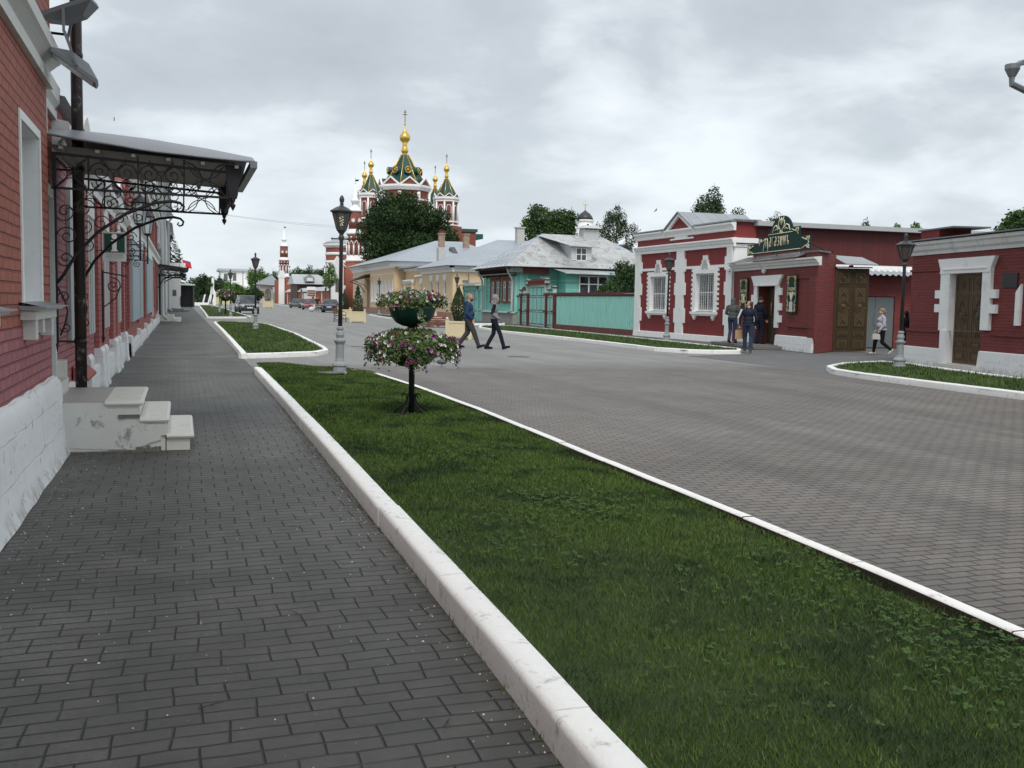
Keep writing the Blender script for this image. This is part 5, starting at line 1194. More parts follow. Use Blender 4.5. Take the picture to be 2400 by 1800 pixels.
mb=MB(); mb.box(0,U(8.7),-.08,.12,1.9,2.02); mb.box(U(8.4),U(7.1),-.06,.1,2.02,2.12); mb.box(U(1.95),U(.5),-.06,.1,2.02,2.12)
mb.box(U(7.0),U(1.9),-.14,.14,2.66,2.76); mb.prism([(U(6.9),2.76),(U(2.0),2.76),(U(2.4),2.95),(U(3.2),3.06),(U(5.7),3.06),(U(6.5),2.95)],-.04,.04,'y')
mb.prism([(U(8.5),2.4),(U(7.1),2.4),(U(7.5),2.6),(U(8.0),2.6)],-.04,.04,'y'); mb.box(U(8.5),U(7.1),-.06,.08,2.32,2.4); mb.box(U(2.0),U(.6),-.06,.08,2.3,2.38)
mb.build('maroon_rail',MAROON,Ga)
mb=MB(); rr=random.Random(4)
for k in range(34):
    u=U(6.6)+(U(2.3)-U(6.6))*k/33; mb.tube([(u+.06*math.cos(a_),-.055,2.88+.07*math.sin(a_)+.04*math.sin(k*1.3)) for a_ in np.linspace(0,2*PI,9)],.014,4)
mb.build('carved_crest',paint('carved_maroon',(.16,.04,.03),rough=.7,var=.3),Ga)

# ---- turquoise wooden house
Tb=thing('wooden_house','turquoise wooden house with carved brown window frames and patched metal roof','building',(22.3,75.85,0),rad(-90))
W_=7.5; DP=10.6
wn=[(1.78,2.68),(3.05,3.95),(4.68,5.58),(6.0,6.9)]
hw=[(a_,b_,1.62,3.02) for a_,b_ in wn]
mb=MB(); facade(mb,0,W_,.8,3.95,hw,0,.12,0,0); shell(mb,0,W_,.8,3.95,0,DP); mb.build('wall',TEALH,Tb)
mb=MB(); mb.box(-.02,.62,-.07,-.001,.84,3.6); mb.box(W_-.45,W_+.05,-.07,-.001,.84,3.72); mb.box(W_+.001,W_+.07,-.07,.95,.84,3.95)
mb.build('corner_boards',boards('turquoise_corner_boards',(.26,.62,.53),w=.16),Tb)
mb=MB(); mb.box(-.15,W_+.12,-.16,DP,0,.76); mb.build('base_wall',brick('pale_block_base',(.36,.34,.31),(.22,.21,.2),bw=.5,bh=.2,var=.1),Tb)
mb=MB(); mb.prism([(-.28,.76),(-.28,.79),(0,.9),(0,.76)],-.2,W_+.2,'x'); mb.build('base_flashing',FRAMEP,Tb)
CARV=paint('carved_brown_wood',(.17,.062,.028),rough=.6,var=.3,scale=8,bump=.4,dirt=(.10,.02,.018),dirt_amt=.8,dscale=6)
for (a_,b_,c_2,d_2) in hw:
    mb=MB(); mb.box(a_-.14,a_,-.07,0,c_2-.1,d_2+.08); mb.box(b_,b_+.14,-.07,0,c_2-.1,d_2+.08); mb.box(a_-.16,b_+.16,-.09,0,c_2-.16,c_2-.02)
    mb.prism([(a_-.2,d_2+.02),(b_+.2,d_2+.02),(b_+.24,d_2+.22),(b_+.05,d_2+.42),((a_+b_)/2+.15,d_2+.36),((a_+b_)/2,d_2+.50),((a_+b_)/2-.15,d_2+.36),(a_-.05,d_2+.42),(a_-.24,d_2+.22)],-.08,0,'y')
    for k in range(5): mb.ball((a_+.04+(b_-a_-.08)*k/4,-.09,d_2+.18+.05*(k%2)),(.05,.03,.07),6,0,None,4)
    fo=mb.build('window_casing',CARV,Tb)
    mb=MB(); n=10
    mb.box(a_,a_+.07,.01,.05,c_2,d_2); mb.box(b_-.07,b_,.01,.05,c_2,d_2); mb.box(a_+.07,b_-.07,.01,.05,c_2,c_2+.08); mb.box(a_+.07,b_-.07,.01,.05,d_2-.10,d_2)
    mb.box((a_+b_)/2-.025,(a_+b_)/2+.025,.012,.048,c_2+.08,c_2+.92); mb.box(a_+.07,b_-.07,.006,.05,c_2+.92,c_2+.99)
    mb.build('sash',PAINTW,fo); mb=MB(); mb.box(a_+.03,b_-.03,.06,.07,c_2,d_2); mb.build('pane',GLASSPALE,fo)
mb=MB()
for k in range(19):
    u=-.3+k*.45
    mb.prism([(-.02,3.55),(-.50,3.98),(-.56,3.98),(-.56,3.9),(-.18,3.52),(-.1,3.36),(-.02,3.34)],u,u+.11,'x'); mb.ball((u+.05,-.30,3.68),(.06,.07,.09),6,0,None,4)
mb.box(-.5,W_+.35,-.05,0,3.42,3.52); mb.box(-.6,W_+.45,-.62,-.52,3.86,4.0)
mb.build('carved_eaves',paint('carved_dark_brown',(.075,.028,.02),rough=.7,var=.4,scale=9),Tb)
mb=MB(); mb.box(-.55,W_+.4,-.5,0,3.5,3.56); mb.box(W_+.01,W_+.55,-.5,2.0,3.62,3.95); mb.build('pale_fretwork',paint('grey_fretwork',(.28,.33,.31),rough=.7,var=.6,scale=22,dirt=(.05,.04,.04),dirt_amt=.9,dscale=12),Tb)
mb=MB(); mb.box(W_+.56,W_+.62,.4,2.3,3.55,4.0); mb.build('dark_red_fascia',MAROON,Tb)
# roof: hipped with ridge running into the block
e0,ez,rzz=-.7,4.12,6.65; ym=W_/2
PATCH=metalroof('patched_zinc_roof',(.47,.48,.48),seam=.7,cross=1.7,rust=(.13,.10,.09),rust_amt=.62,swap=True)
ROOFL=metalroof('light_zinc_roof',(.45,.48,.52),seam=.45,cross=30)
mb=MB()
c_a,c_b,c_c,c_d=(e0,e0,ez),(W_+.8,e0,ez),(W_+.8,DP+.8,ez),(e0,DP+.8,ez); r1,r2=(ym,3.3,rzz),(ym,DP-2.6,rzz-.05)
mb.add([c_a,c_b,r1],[(0,1,2)],1); mb.add([c_b,c_c,r2,r1],[(0,1,2,3)],0); mb.add([c_c,c_d,r2],[(0,1,2)],0); mb.add([c_d,c_a,r1,r2],[(0,1,2,3)],0)
mb.add([(W_+.8,e0,ez),(W_+1.15,e0-.3,ez-.1),(W_+1.15,DP+.8,ez-.12),(W_+.8,DP+.8,ez)],[(0,1,2,3)],1); mb.add([(e0,e0,ez),(e0-.25,e0-.35,ez-.12),(W_+1.15,e0-.3,ez-.1),(W_+.8,e0,ez)],[(0,1,2,3)],1)
mb.add([(e0,e0,ez-.14),(W_+1.0,e0,ez-.14),(W_+1.0,DP+.8,ez-.14),(e0,DP+.8,ez-.14)],[(3,2,1,0)],1)
ro=mb.build('roof',[PATCH,ROOFL],Tb)
mb=MB()
for k in range(1,8):
    u=e0+(W_+1.5)*k/8; f_=1-abs(u-ym)/(W_/2+.75); f_=max(.05,f_); mb.tube([(u,e0,ez+.02),(u+(ym-u)*0,e0+(3.3-e0)*f_,ez+.02+(rzz-ez)*f_)],.035,4)
mb.build('standing_seam',ROOFL,ro)
# dormer facing the side (towards camera): local +x is toward camera
mb=MB(); y0,y1=4.15,5.75; xf=W_-.05
mb.add([(xf,y0,4.3),(xf,y1,4.3),(xf,y1,5.6),(xf,y0,5.65),(ym+.6,y0,6.2),(ym+.6,y1,6.2),(xf-2,y0,5.0),(xf-2,y1,5.0)],[(0,3,2,1)],0)
mb.add([(xf,y0,4.2),(xf,y0,5.65),(ym+.7,y0,6.3)],[(0,1,2)],0); mb.add([(xf,y1,4.2),(xf,y1,5.6),(ym+.7,y1,6.3)],[(0,2,1)],0)
mb.build('dormer',TEALP if 0 else paint('pale_dormer_board',(.50,.53,.52),rough=.7,var=.1),ro)
mb=MB(); mb.add([(xf+.42,y0-.25,5.62),(xf+.42,y1+.45,5.56),(ym+.4,y1-.4,6.50),(ym+.3,y0-1.5,6.52),(xf+.42,y0-.25,5.57),(xf+.42,y1+.45,5.51)],[(0,1,2,3),(4,5,1,0)]); mb.build('dormer_roof',PATCH,ro)
mb=MB()
for (a_,b_) in ((y0+.02,y0+.36),(y1-.36,y1-.02)):
    for k in range(9): mb.box(xf+.005,xf+.05,a_,b_,4.62+k*.095,4.672+k*.095); 
    mb.box(xf+.003,xf+.02,a_,b_,4.6,5.5)
mb.build('shutter',WHITEOLD,ro)
mb=MB(); mb.box(xf+.003,xf+.02,y0+.40,y1-.40,4.64,5.45,0)
for q in (y0+.38,(y0+y1)/2-.03,y1-.44): mb.box(xf+.02,xf+.05,q,q+.06,4.6,5.48,1)
for z in (4.58,5.0,5.44): mb.box(xf+.02,xf+.052,y0+.38,y1-.38,z,z+.05,1)
mb.build('dormer_window',[GLASS,WHITE],ro)
mb=MB(); mb.box(ym-.5,ym+.5,6.4,7.6,6.0,7.05,0); mb.add([(ym-.75,6.2,7.15),(ym+.75,6.2,7.15),(ym+.75,7.8,7.15),(ym-.75,7.8,7.15),(ym-.4,6.5,7.38),(ym+.4,6.5,7.38),(ym+.4,7.5,7.38),(ym-.4,7.5,7.38)],[(0,1,5,4),(1,2,6,5),(2,3,7,6),(3,0,4,7),(4,5,6,7),(3,2,1,0)],0)
for k in range(4): mb.box(ym-.5,ym+.5,6.45+k*.35,6.5+k*.35,7.05,7.16)
mb.build('chimney_vent',paint('vent_zinc',(.5,.51,.5),rough=.5,var=.1),ro)
# drain pipes on the house
mb=MB()
for u,s in ((-.15,-1),(W_+.0,1)):
    mb.lathe([(.09,3.95),(.2,4.02),(.2,4.16)],u-.25*s if s<0 else u,-.55,8,0,False); q=u-.25*s if s<0 else u
    mb.tube([(q,-.55,3.95),(q,-.55,3.75),(u+.1 if s<0 else u,-.2,3.1),(u+.1 if s<0 else u,-.2,.95),(u-.15 if s<0 else u-.35,-.4,.82)],.085,8)
mb.build('drain_pipe',paint('white_zinc_pipe',(.55,.57,.58),rough=.5,var=.15),Tb)
# porch wing on the camera side
mb=MB(); mb.box(W_+.07,W_+1.6,3.2,DP,0,3.75); mb.build('porch_wall',TEALH,Tb)
mb=MB(); mb.add([(W_+.1,2.2,4.10),(W_+.1,DP+1,4.02),(W_+2.3,DP+1,3.52),(W_+2.3,2.9,3.62),(W_+2.3,DP+1,3.47),(W_+2.3,2.9,3.57)],[(0,3,2,1),(3,5,4,2)]); mb.build('porch_roof',PATCH,Tb)
mb=MB(); y0,y1=4.2,6.3; x_=W_+1.605; mb.box(x_,x_+.02,y0,y1,2.25,3.4,0)
for k in range(4): q=y0+(y1-y0)*k/3; mb.box(x_+.02,x_+.06,q-.05,q+.05,2.2,3.45,1)
for z in (2.18,2.85,3.4): mb.box(x_+.02,x_+.062,y0-.05,y1+.05,z,z+.07,1)
mb.build('porch_window',[GLASS,WHITEOLD],Tb)
mb=MB(); mb.box(W_+.07,W_+.11,.98,1.9,.9,3.4) if 0 else mb.box(W_+.072,W_+.1,1.8,2.6,2.4,3.4); mb.build('side_window_frame',PAINTW,Tb)

# second turquoise gate between the house and cream house
G2=thing('courtyard_gate','narrow turquoise double gate under a small roof between the wooden and cream houses','gate',(22.4,82.0,0),rad(-90))
mb=MB(); panel(mb,0,1.9,.05,2.5,[.3,.4,.3]); panel(mb,1.94,3.9,.05,2.5,[.3,.4,.3]); mb.build('gate_leaf',[FRAMEP,DK,TEALP],G2)
mb=MB(); mb.box(-.3,0,-.1,.2,0,2.75); mb.box(3.9,4.3,-.1,.2,0,2.75); mb.box(-.4,6,-.1,.2,2.5,2.8); mb.box(4.3,6,0,.1,0,2.5); mb.build('gate_frame',TEALP,G2)
mb=MB(); mb.add([(-.7,-.5,2.85),(4.7,-.5,2.85),(4.7,.6,3.1),(-.7,.6,3.1),(-.7,-.5,2.8),(4.7,-.5,2.8)],[(0,1,2,3),(4,5,1,0)]); mb.box(-.45,-.05,-.1,.3,3.05,3.3); mb.build('gate_roof',ZINCD,G2)

# ---- cream house near
CREAM=paint('cream_ochre_plaster',(.76,.57,.36),rough=.8,var=.08,scale=1,bump=.15,dirt=(.42,.28,.15),dirt_amt=.35,dscale=.9)
PINKPL=paint('pinkish_plinth',(.38,.22,.17),rough=.85,var=.12,dirt=(.25,.18,.15),dirt_amt=.6)
ZROOF=metalroof('blue_grey_metal_roof',(.37,.41,.45),seam=.6,cross=3,swap=True,var=.05)
BRK=brick('old_chimney_brick',(.30,.19,.12),(.40,.36,.30),var=.4,dirt=(.50,.46,.40),dscale=2.5,bw=.3,bh=.14,ms=.03)
H2=thing('cream_house','cream plastered house with white keystone windows next to the turquoise house','building',(22.3,101.5,0),rad(-90))
u_=lambda y:101.5-y
hx=[(u_(92.8),u_(91.9)),(u_(91.2),u_(90.35)),(u_(88.5),u_(87.6)),(u_(94.3),u_(93.4))]
hx=[(7.4,8.3,1.1,3.25),(10.0,10.9,1.1,3.25),(12.6,13.5,1.1,3.25),(1.9,2.7,1.1,3.1)]
WZ=15.8
mb=MB(); facade(mb,0,4.0,.55,3.9,[hx[3]],.3,.15,0,1); facade(mb,4.0,WZ,.55,4.1,hx[:3],0,.15,0,1); mb.quad((4,0,.55),(4,0,4.1),(4,.3,4.1),(4,.3,.55)); shell(mb,4.0,WZ,.55,4.1,0,12); mb.quad((0,12,0),(0,.3,0),(0,.3,4.1),(0,12,4.1)); mb.build('wall',[CREAM,WHITE],H2)
for h_ in hx: window(H2,*h_,(.1 if h_ is not hx[3] else .4),WHITE,GLASS,2,2,.08)
mb=MB()
for h_ in hx: yy=0 if h_ is not hx[3] else .3; mb.prism([(h_[0]+.05,h_[3]+.1),(h_[1]-.05,h_[3]+.1),(h_[1]+.12,h_[3]+.65),(h_[0]-.12,h_[3]+.65)],yy-.05,yy,'y'); mb.box(h_[0]-.1,h_[1]+.1,yy-.08,yy,h_[2]-.1,h_[2])
mb.build('keystone',WHITE,H2)
mb=MB(); molding(mb,3.9,WZ+.4,[(0,4.05),(.1,4.05),(.15,4.25),(.4,4.42),(.45,4.58),(0,4.6)]); mb.box(WZ+.0,WZ+.4,-.4,12,4.4,4.58); mb.box(WZ,WZ+.12,-.1,12,4.06,4.4); mb.box(0,3.9,.1,.3,3.9,4.05); mb.build('white_cornice',WHITE,H2)
mb=MB(); mb.box(0,4,.2,.3,0,.55); mb.box(3.95,WZ+.08,-.08,12,0,.54); mb.build('plinth',PINKPL,H2)
def hip(mb,x0,x1,y0,y1,z0,z1,ins,mi=0,insb=None):
    ym_=(x0+x1)/2; insb=ins if insb is None else insb
    a_,b_,c_,d_=(x0,y0,z0),(x1,y0,z0),(x1,y1,z0),(x0,y1,z0); p,q=(ym_,y0+ins,z1),(ym_,y1-insb,z1)
    mb.add([a_,b_,p],[(0,1,2)],mi); mb.add([b_,c_,q,p],[(0,1,2,3)],mi); mb.add([c_,d_,q],[(0,1,2)],mi); mb.add([d_,a_,p,q],[(0,1,2,3)],mi)
    mb.add([(x0,y0,z0-.03),(x1,y0,z0-.03),(x1,y1,z0-.03),(x0,y1,z0-.03)],[(3,2,1,0)],mi)
mb=MB(); hip(mb,3.4,WZ+.7,-.7,17,4.6,7.3,6.5); r_=mb.build('roof',ZROOF,H2)
mb=MB(); mb.box(10.2,10.9,7.4,8.1,6.6,8.4); mb.box(10.1,11.0,7.3,8.2,8.4,8.5); mb.box(4.9,5.7,1.2,1.9,4.5,6.6); mb.build('chimney',paint('whitewashed_chimney',(.5,.5,.48),rough=.8,var=.15,dirt=(.3,.2,.15),dirt_amt=.6,dscale=4),r_)
mb=MB(); mb.tube([(WZ+.02,1.4,3.9),(WZ+.1,1.4,3.9),(WZ+.1,1.4,.6)],.04,6); mb.build('wall_pipe',CONC,H2)
# ---- cream house far, long
H3=thing('cream_house','long cream plastered house with a row of narrow white windows, nearer the church','building',(22.3,139.5,0),rad(-90))
WZ=28.2; hh=[(14.4+i*2.33,15.6+i*2.33,1.35,3.62) for i in range(6)]+[(3.0,4.2,1.35,3.5),(5.6,6.8,1.35,3.5)]
mb=MB(); facade(mb,0,WZ,.6,5.2,hh,0,.15,0,1); shell(mb,0,WZ,.6,5.2,0,14); mb.build('wall',[CREAM,WHITE],H3)
for h_ in hh: window(H3,*h_,.1,WHITE,GLASSPALE,2,2,.12)
mb=MB()
for h_ in hh: mb.box(h_[0]-.16,h_[0],-.05,0,h_[2],h_[3]+.15); mb.box(h_[1],h_[1]+.16,-.05,0,h_[2],h_[3]+.15); mb.box(h_[0]-.2,h_[1]+.2,-.09,0,h_[2]-.14,h_[2])
mb.build('window_surround',WHITE,H3)
mb=MB(); molding(mb,-.3,WZ+.4,[(0,5.05),(.1,5.05),(.2,5.4),(.55,5.6),(.6,5.75),(0,5.78)]); mb.box(WZ,WZ+.5,-.5,14,5.2,5.75); mb.box(0,WZ,-.03,0,4.45,4.53); mb.build('white_cornice',WHITE,H3)
mb=MB(); mb.box(-.08,WZ+.08,-.1,14,0,.6); mb.build('plinth',PINKPL,H3)
mb=MB(); hip(mb,-1.2,WZ+1.1,-1.0,15.5,5.78,9.0,9.0,0,4.0); r_=mb.build('roof',ZROOF,H3)
mb=MB()
for (x,y,h) in ((18.2,7.8,9.6),(18.5,10.8,9.6)): mb.box(x-.33,x+.33,y-.33,y+.33,7.5,h); mb.box(x-.42,x+.42,y-.42,y+.42,h,h+.12)
mb.build('chimney',BRK,r_)
mb=MB(); mb.prism([(19.5,6.9),(23.5,6.9),(21.5,7.9)],8.0,8.6,'y'); mb.build('dormer',paint('dark_dormer',(.08,.08,.09)),r_)
mb=MB(); mb.prism([(-.0,4.7),(-2.2,3.85),(-2.2,3.75),(0,4.3)],9.2,13.2,'x'); mb.build('canopy',IRON,H3)
mb=MB(); mb.box(11.8,13.1,-.15,0,.6,3.9); 
for X in (9.4,13.0): mb.tube([(X,-.02,2.4),(X,-.6,3.3),(X,-1.9,3.75)],.06,5)
mb.build('dark_entrance',paint('entrance_brown',(.20,.15,.12)),H3)
# entrance bay between the cream houses
B3=thing('entrance_bay','small cream entrance bay with white mouldings and a lantern between cream houses','building',(22.9,110.8,0),rad(-90))
mb=MB(); mb.box(0,9.2,.6,10,0,4.9); mb.box(2.2,6.6,0,.6,0,3.4); mb.build('wall',CREAM,B3)
mb=MB(); molding(mb,2.0,6.8,[(0,3.3),(.15,3.3),(.3,3.6),(0,3.7)],0); mb.box(2.2,2.7,-.08,0,.3,3.3); mb.box(6.1,6.6,-.08,0,.3,3.3); molding(mb,0,9.2,[(0,4.6),(.2,4.7),(.3,4.9),(0,4.95)],.6); mb.build('white_moulding',WHITE,B3)
mb=MB(); mb.box(3.3,5.5,-.03,0,.2,2.9); mb.build('door',paint('dark_bay_door',(.06,.055,.05)),B3)
mb=MB(); mb.box(-.2,9.4,-.3,10,4.95,5.1); mb.build('roof',ZROOF,B3)
# ================================================================ church, towers and far things
CHB=brick('church_red_brick',(.25,.07,.045),(.19,.055,.04),bw=.5,bh=.16,ms=.02,var=.08,bump=.2)
ORP=paint('orange_red_wall',(.34,.10,.062),rough=.8,var=.08,scale=.5)
GRT=metalroof('green_tent_roof',(.012,.062,.052),seam=.6,cross=9,var=.08,rough=.4)
GRR=paint('green_roof_trim',(.025,.09,.075),rough=.4)
def rotm(a,cx=0,cy=0): return Matrix.Translation((cx,cy,0))@Matrix.Rotation(a,4,'Z')
Ch=thing('church','red brick church with a green tent roof and gilded onion domes behind the dark tree','church',(44.3,211,0),0)
def onion(par,c,z,s,name='onion_dome',cross=True):
    mb=MB(); pr=[(.55,0),(.62,.25),(.52,.5),(.72,.75),(.85,1.15),(.60,1.75),(.50,2.3),(.62,2.75),(.55,2.85),(1.0,3.35),(1.22,3.85),(1.16,4.35),(.85,4.85),(.42,5.35),(.20,5.9),(.10,6.5),(.05,6.7)]
    mb.lathe([(r*s,z+q*s) for r,q in pr],c[0],c[1],16); mb.ball((c[0],c[1],z+6.95*s),.24*s,10); o=mb.build(name,GOLD,par)
    mb=MB(); zt=z+7.1*s; h=3.0*s; w=.06*s+.03
    mb.box(c[0]-w,c[0]+w,c[1]-w,c[1]+w,zt,zt+h); mb.box(c[0]-.5*s,c[0]+.5*s,c[1]-w,c[1]+w,zt+h*.62,zt+h*.62+2*w); mb.box(c[0]-.28*s,c[0]+.28*s,c[1]-w,c[1]+w,zt+h*.8,zt+h*.8+2*w); mb.build('cross',paint('cross_metal',(.30,.27,.22),rough=.4,metal=.5),o)
def octa(r): return [(r*math.cos(PI/8+k*PI/4),r*math.sin(PI/8+k*PI/4)) for k in range(8)]
def tent(par,c,zb,zt,rb,rt,gz,big=False):
    """octagonal tent with gables round the foot"""
    mb=MB(); A_=octa(rb); B_=octa(rt)
    vs=[(c[0]+x,c[1]+y,zb) for x,y in A_]+[(c[0]+x,c[1]+y,zt) for x,y in B_]
    mb.add(vs,[(k,(k+1)%8,8+(k+1)%8,8+k) for k in range(8)],0)
    for k in range(8):
        a=Vector((c[0]+A_[k][0]*1.08,c[1]+A_[k][1]*1.08,gz)); b=Vector((c[0]+A_[(k+1)%8][0]*1.08,c[1]+A_[(k+1)%8][1]*1.08,gz)); m_=(a+b)/2; h=(b-a).length*.38
        ap=m_+Vector((0,0,h)); inn=Vector((c[0],c[1],0)); n=(m_-inn); n.z=0; n.normalize(); back=ap-n*rb*.55+Vector((0,0,.0))
        mb.add([a,b,ap,a-n*rb*.2+Vector((0,0,.1)),b-n*rb*.2+Vector((0,0,.1)),back],[(0,2,5,3),(2,1,4,5)],0)
    o=mb.build('tent_roof',GRT,par)
    mb=MB()
    for k in range(8):
        mb.tube([(c[0]+A_[k][0]*1.01,c[1]+A_[k][1]*1.01,zb),(c[0]+B_[k][0],c[1]+B_[k][1],zt)],.11 if big else .065,5)
    mb.build('gilded_rib',GOLD,o)
    mb=MB(); mr=MB()
    for k in range(8):
        a=Vector((c[0]+A_[k][0]*1.12,c[1]+A_[k][1]*1.12,gz)); b=Vector((c[0]+A_[(k+1)%8][0]*1.12,c[1]+A_[(k+1)%8][1]*1.12,gz)); m_=(a+b)/2; h=(b-a).length*.38; ap=m_+Vector((0,0,h)); w=.24 if big else .12
        mb.tube([a,ap,b],w,4,0,False); mb.tube([a,b],w*.9,4,0,False)
        n=(m_-Vector((c[0],c[1],gz))).normalized()*.05; mr.add([a-n,b-n,ap-n],[(0,1,2)])
    mb.lathe([(rb*1.10,gz-.6*(1.6 if big else .9)),(rb*1.17,gz-.3),(rb*1.17,gz-.05),(rb*1.0,gz)],c[0],c[1],8,0,False,rot=PI/8); mb.build('white_gable_frame',WHITE,par); mr.build('gable_infill',CHB,par)
    return o
# main drum
mb=MB(); mb.lathe([(5.1,15),(5.1,24.1)],0,0,8,0,False,rot=PI/8); mb.box(-9.2,9.2,-9.5,9.5,0,14.2); mb.box(-6.5,6.5,-13.5,13.5,0,13.5); mb.box(-13.5,6.5,-6,6,0,13) ; mb.build('wall',CHB,Ch)
mb=MB()
for x,y in octa(5.15): mb.lathe([(.35,15),(.35,23.6)],x,y,8)
for z in (21.9,15.2): mb.lathe([(5.2,z),(5.35,z+.1),(5.35,z+.35),(5.2,z+.4)],0,0,8,0,False,rot=PI/8)
for z in (13.2,10.5): mb.box(-9.35,9.35,-9.65,9.65,z,z+.5)
mb.build('white_band',WHITE,Ch)
o=tent(Ch,(0,0),24.6,31.5,4.9,.75,24.9,True)
mb=MB(); mw=MB()
for k in range(8):
    a=k*PI/4; M=rotm(a); r=3.15
    mb.lathe([(0,0),(.78,0),(.78,-1.6),(0,-1.6)],0,0,14,0,False,M=M@Matrix.Translation((r+.4,0,28.1))@Matrix.Rotation(rad(90),4,'Y'))
    mw.tube([M@Vector((r+.46,.62*math.cos(t_),28.1+.62*math.sin(t_))) for t_ in np.linspace(0,2*PI,15)],.09,4)
    for t_ in range(4): mw.tube([M@Vector((r+.46,.6*math.cos(t_*PI/4),28.1+.6*math.sin(t_*PI/4))),M@Vector((r+.46,-.6*math.cos(t_*PI/4),28.1-.6*math.sin(t_*PI/4)))],.05,4)
mb.build('round_dormer',GRR,o); mw.build('gilded_wheel',GOLD,o)
onion(Ch,(0,0),31.3,.93)
for (x,y) in ((-8.6,-9),(6.7,-9),(-6.8,9),(8.7,9)):
    tw=MB(); tw.lathe([(2.3,13.5),(2.3,21.6)],x,y,8,0,False,rot=PI/8); tw.box(x-2.6,x+2.6,y-2.6,y+2.6,10,16.4); tb=tw.build('corner_tower',CHB,Ch)
    mb=MB()
    for (px,py) in octa(2.38): mb.lathe([(.19,16.6),(.19,21.5)],x+px,y+py,8)
    for k in range(8):
        M=rotm(k*PI/4,x,y); mb.tube([M@Vector((2.2,.48,17.6)),M@Vector((2.2,.48,20.2)),M@Vector((2.2,.25,20.65)),M@Vector((2.2,-.25,20.65)),M@Vector((2.2,-.48,20.2)),M@Vector((2.2,-.48,17.6))],.09,4)
    for z in (16.5,17.2,21.3): mb.lathe([(2.4,z),(2.6,z+.08),(2.6,z+.28),(2.4,z+.34)],x,y,8,0,False,rot=PI/8)
    mb.build('white_column',WHITE,tb)
    tent(tb,(x,y),22.2,26.0,2.35,.36,22.2); onion(tb,(x,y),25.9,.5)
mb=MB(); mb.add([(-10,-10,14.3),(10,-10,14.3),(10,10,14.3),(-10,10,14.3),(-6,-6,17),(6,-6,17),(6,6,17),(-6,6,17)],[(0,1,5,4),(1,2,6,5),(2,3,7,6),(3,0,4,7),(4,5,6,7)]); mb.build('roof',GRR,Ch)
mb=MB(); mb.box(6,13.0,-9,4,0,15.6); mb.build('side_block',CHB,Ch)
mb=MB(); mb.box(5.9,13.3,-9.3,4.3,15.6,16.2); mb.box(13,16,-4,4,14.6,15.6); mb.build('side_block_roof',GRR,Ch)
# apse on the street side (to the left)
ap=thing('church_apse','rounded red brick apse with grey half dome roof left of the wall tower','church',(31.6,196,0),0)
mb=MB(); mb.lathe([(5.0,0),(5.0,11)],0,0,20); mb.lathe([(3.0,0),(3.0,11.3)],-2.8,-2.6,16); mb.build('wall',CHB,ap)
mb=MB()
for z in (9.6,8.1): mb.lathe([(5.1,z),(5.15,z+.5),(5.05,z+.55)],0,0,20); mb.lathe([(3.1,z),(3.15,z+.5),(3.05,z+.55)],-2.8,-2.6,16)
mb.lathe([(5.0,10.9),(5.6,11.3),(5.7,11.6),(5,11.7)],0,0,20); mb.lathe([(3.0,11.0),(3.5,11.4),(3.6,11.7),(3,11.8)],-2.8,-2.6,16)
for k in range(10):
    a=PI*.9+k*PI/9; 
    for (cx,cy,r) in ((0,0,5.1),(-2.8,-2.6,3.1)):
        mb.lathe([(.22,3.5),(.22,7.2)],cx+r*math.cos(a),cy+r*math.sin(a),6)
        p=[(cx+(r+.1)*math.cos(a+d_),cy+(r+.1)*math.sin(a+d_),z_) for d_,z_ in ((-.1,7.3),(.07,8.0),(.24,7.3))]; mb.tube(p,.13,4)
mb.build('white_band',WHITE,ap)
mb=MB(); mb.lathe([(5.7,11.6),(4.8,12.4),(3.2,13.2),(0,13.7)],0,0,20); mb.lathe([(3.6,11.7),(2.8,12.2),(0,12.8)],-2.8,-2.6,16); mb.build('roof',paint('grey_blue_dome',(.33,.36,.38),rough=.5),ap)

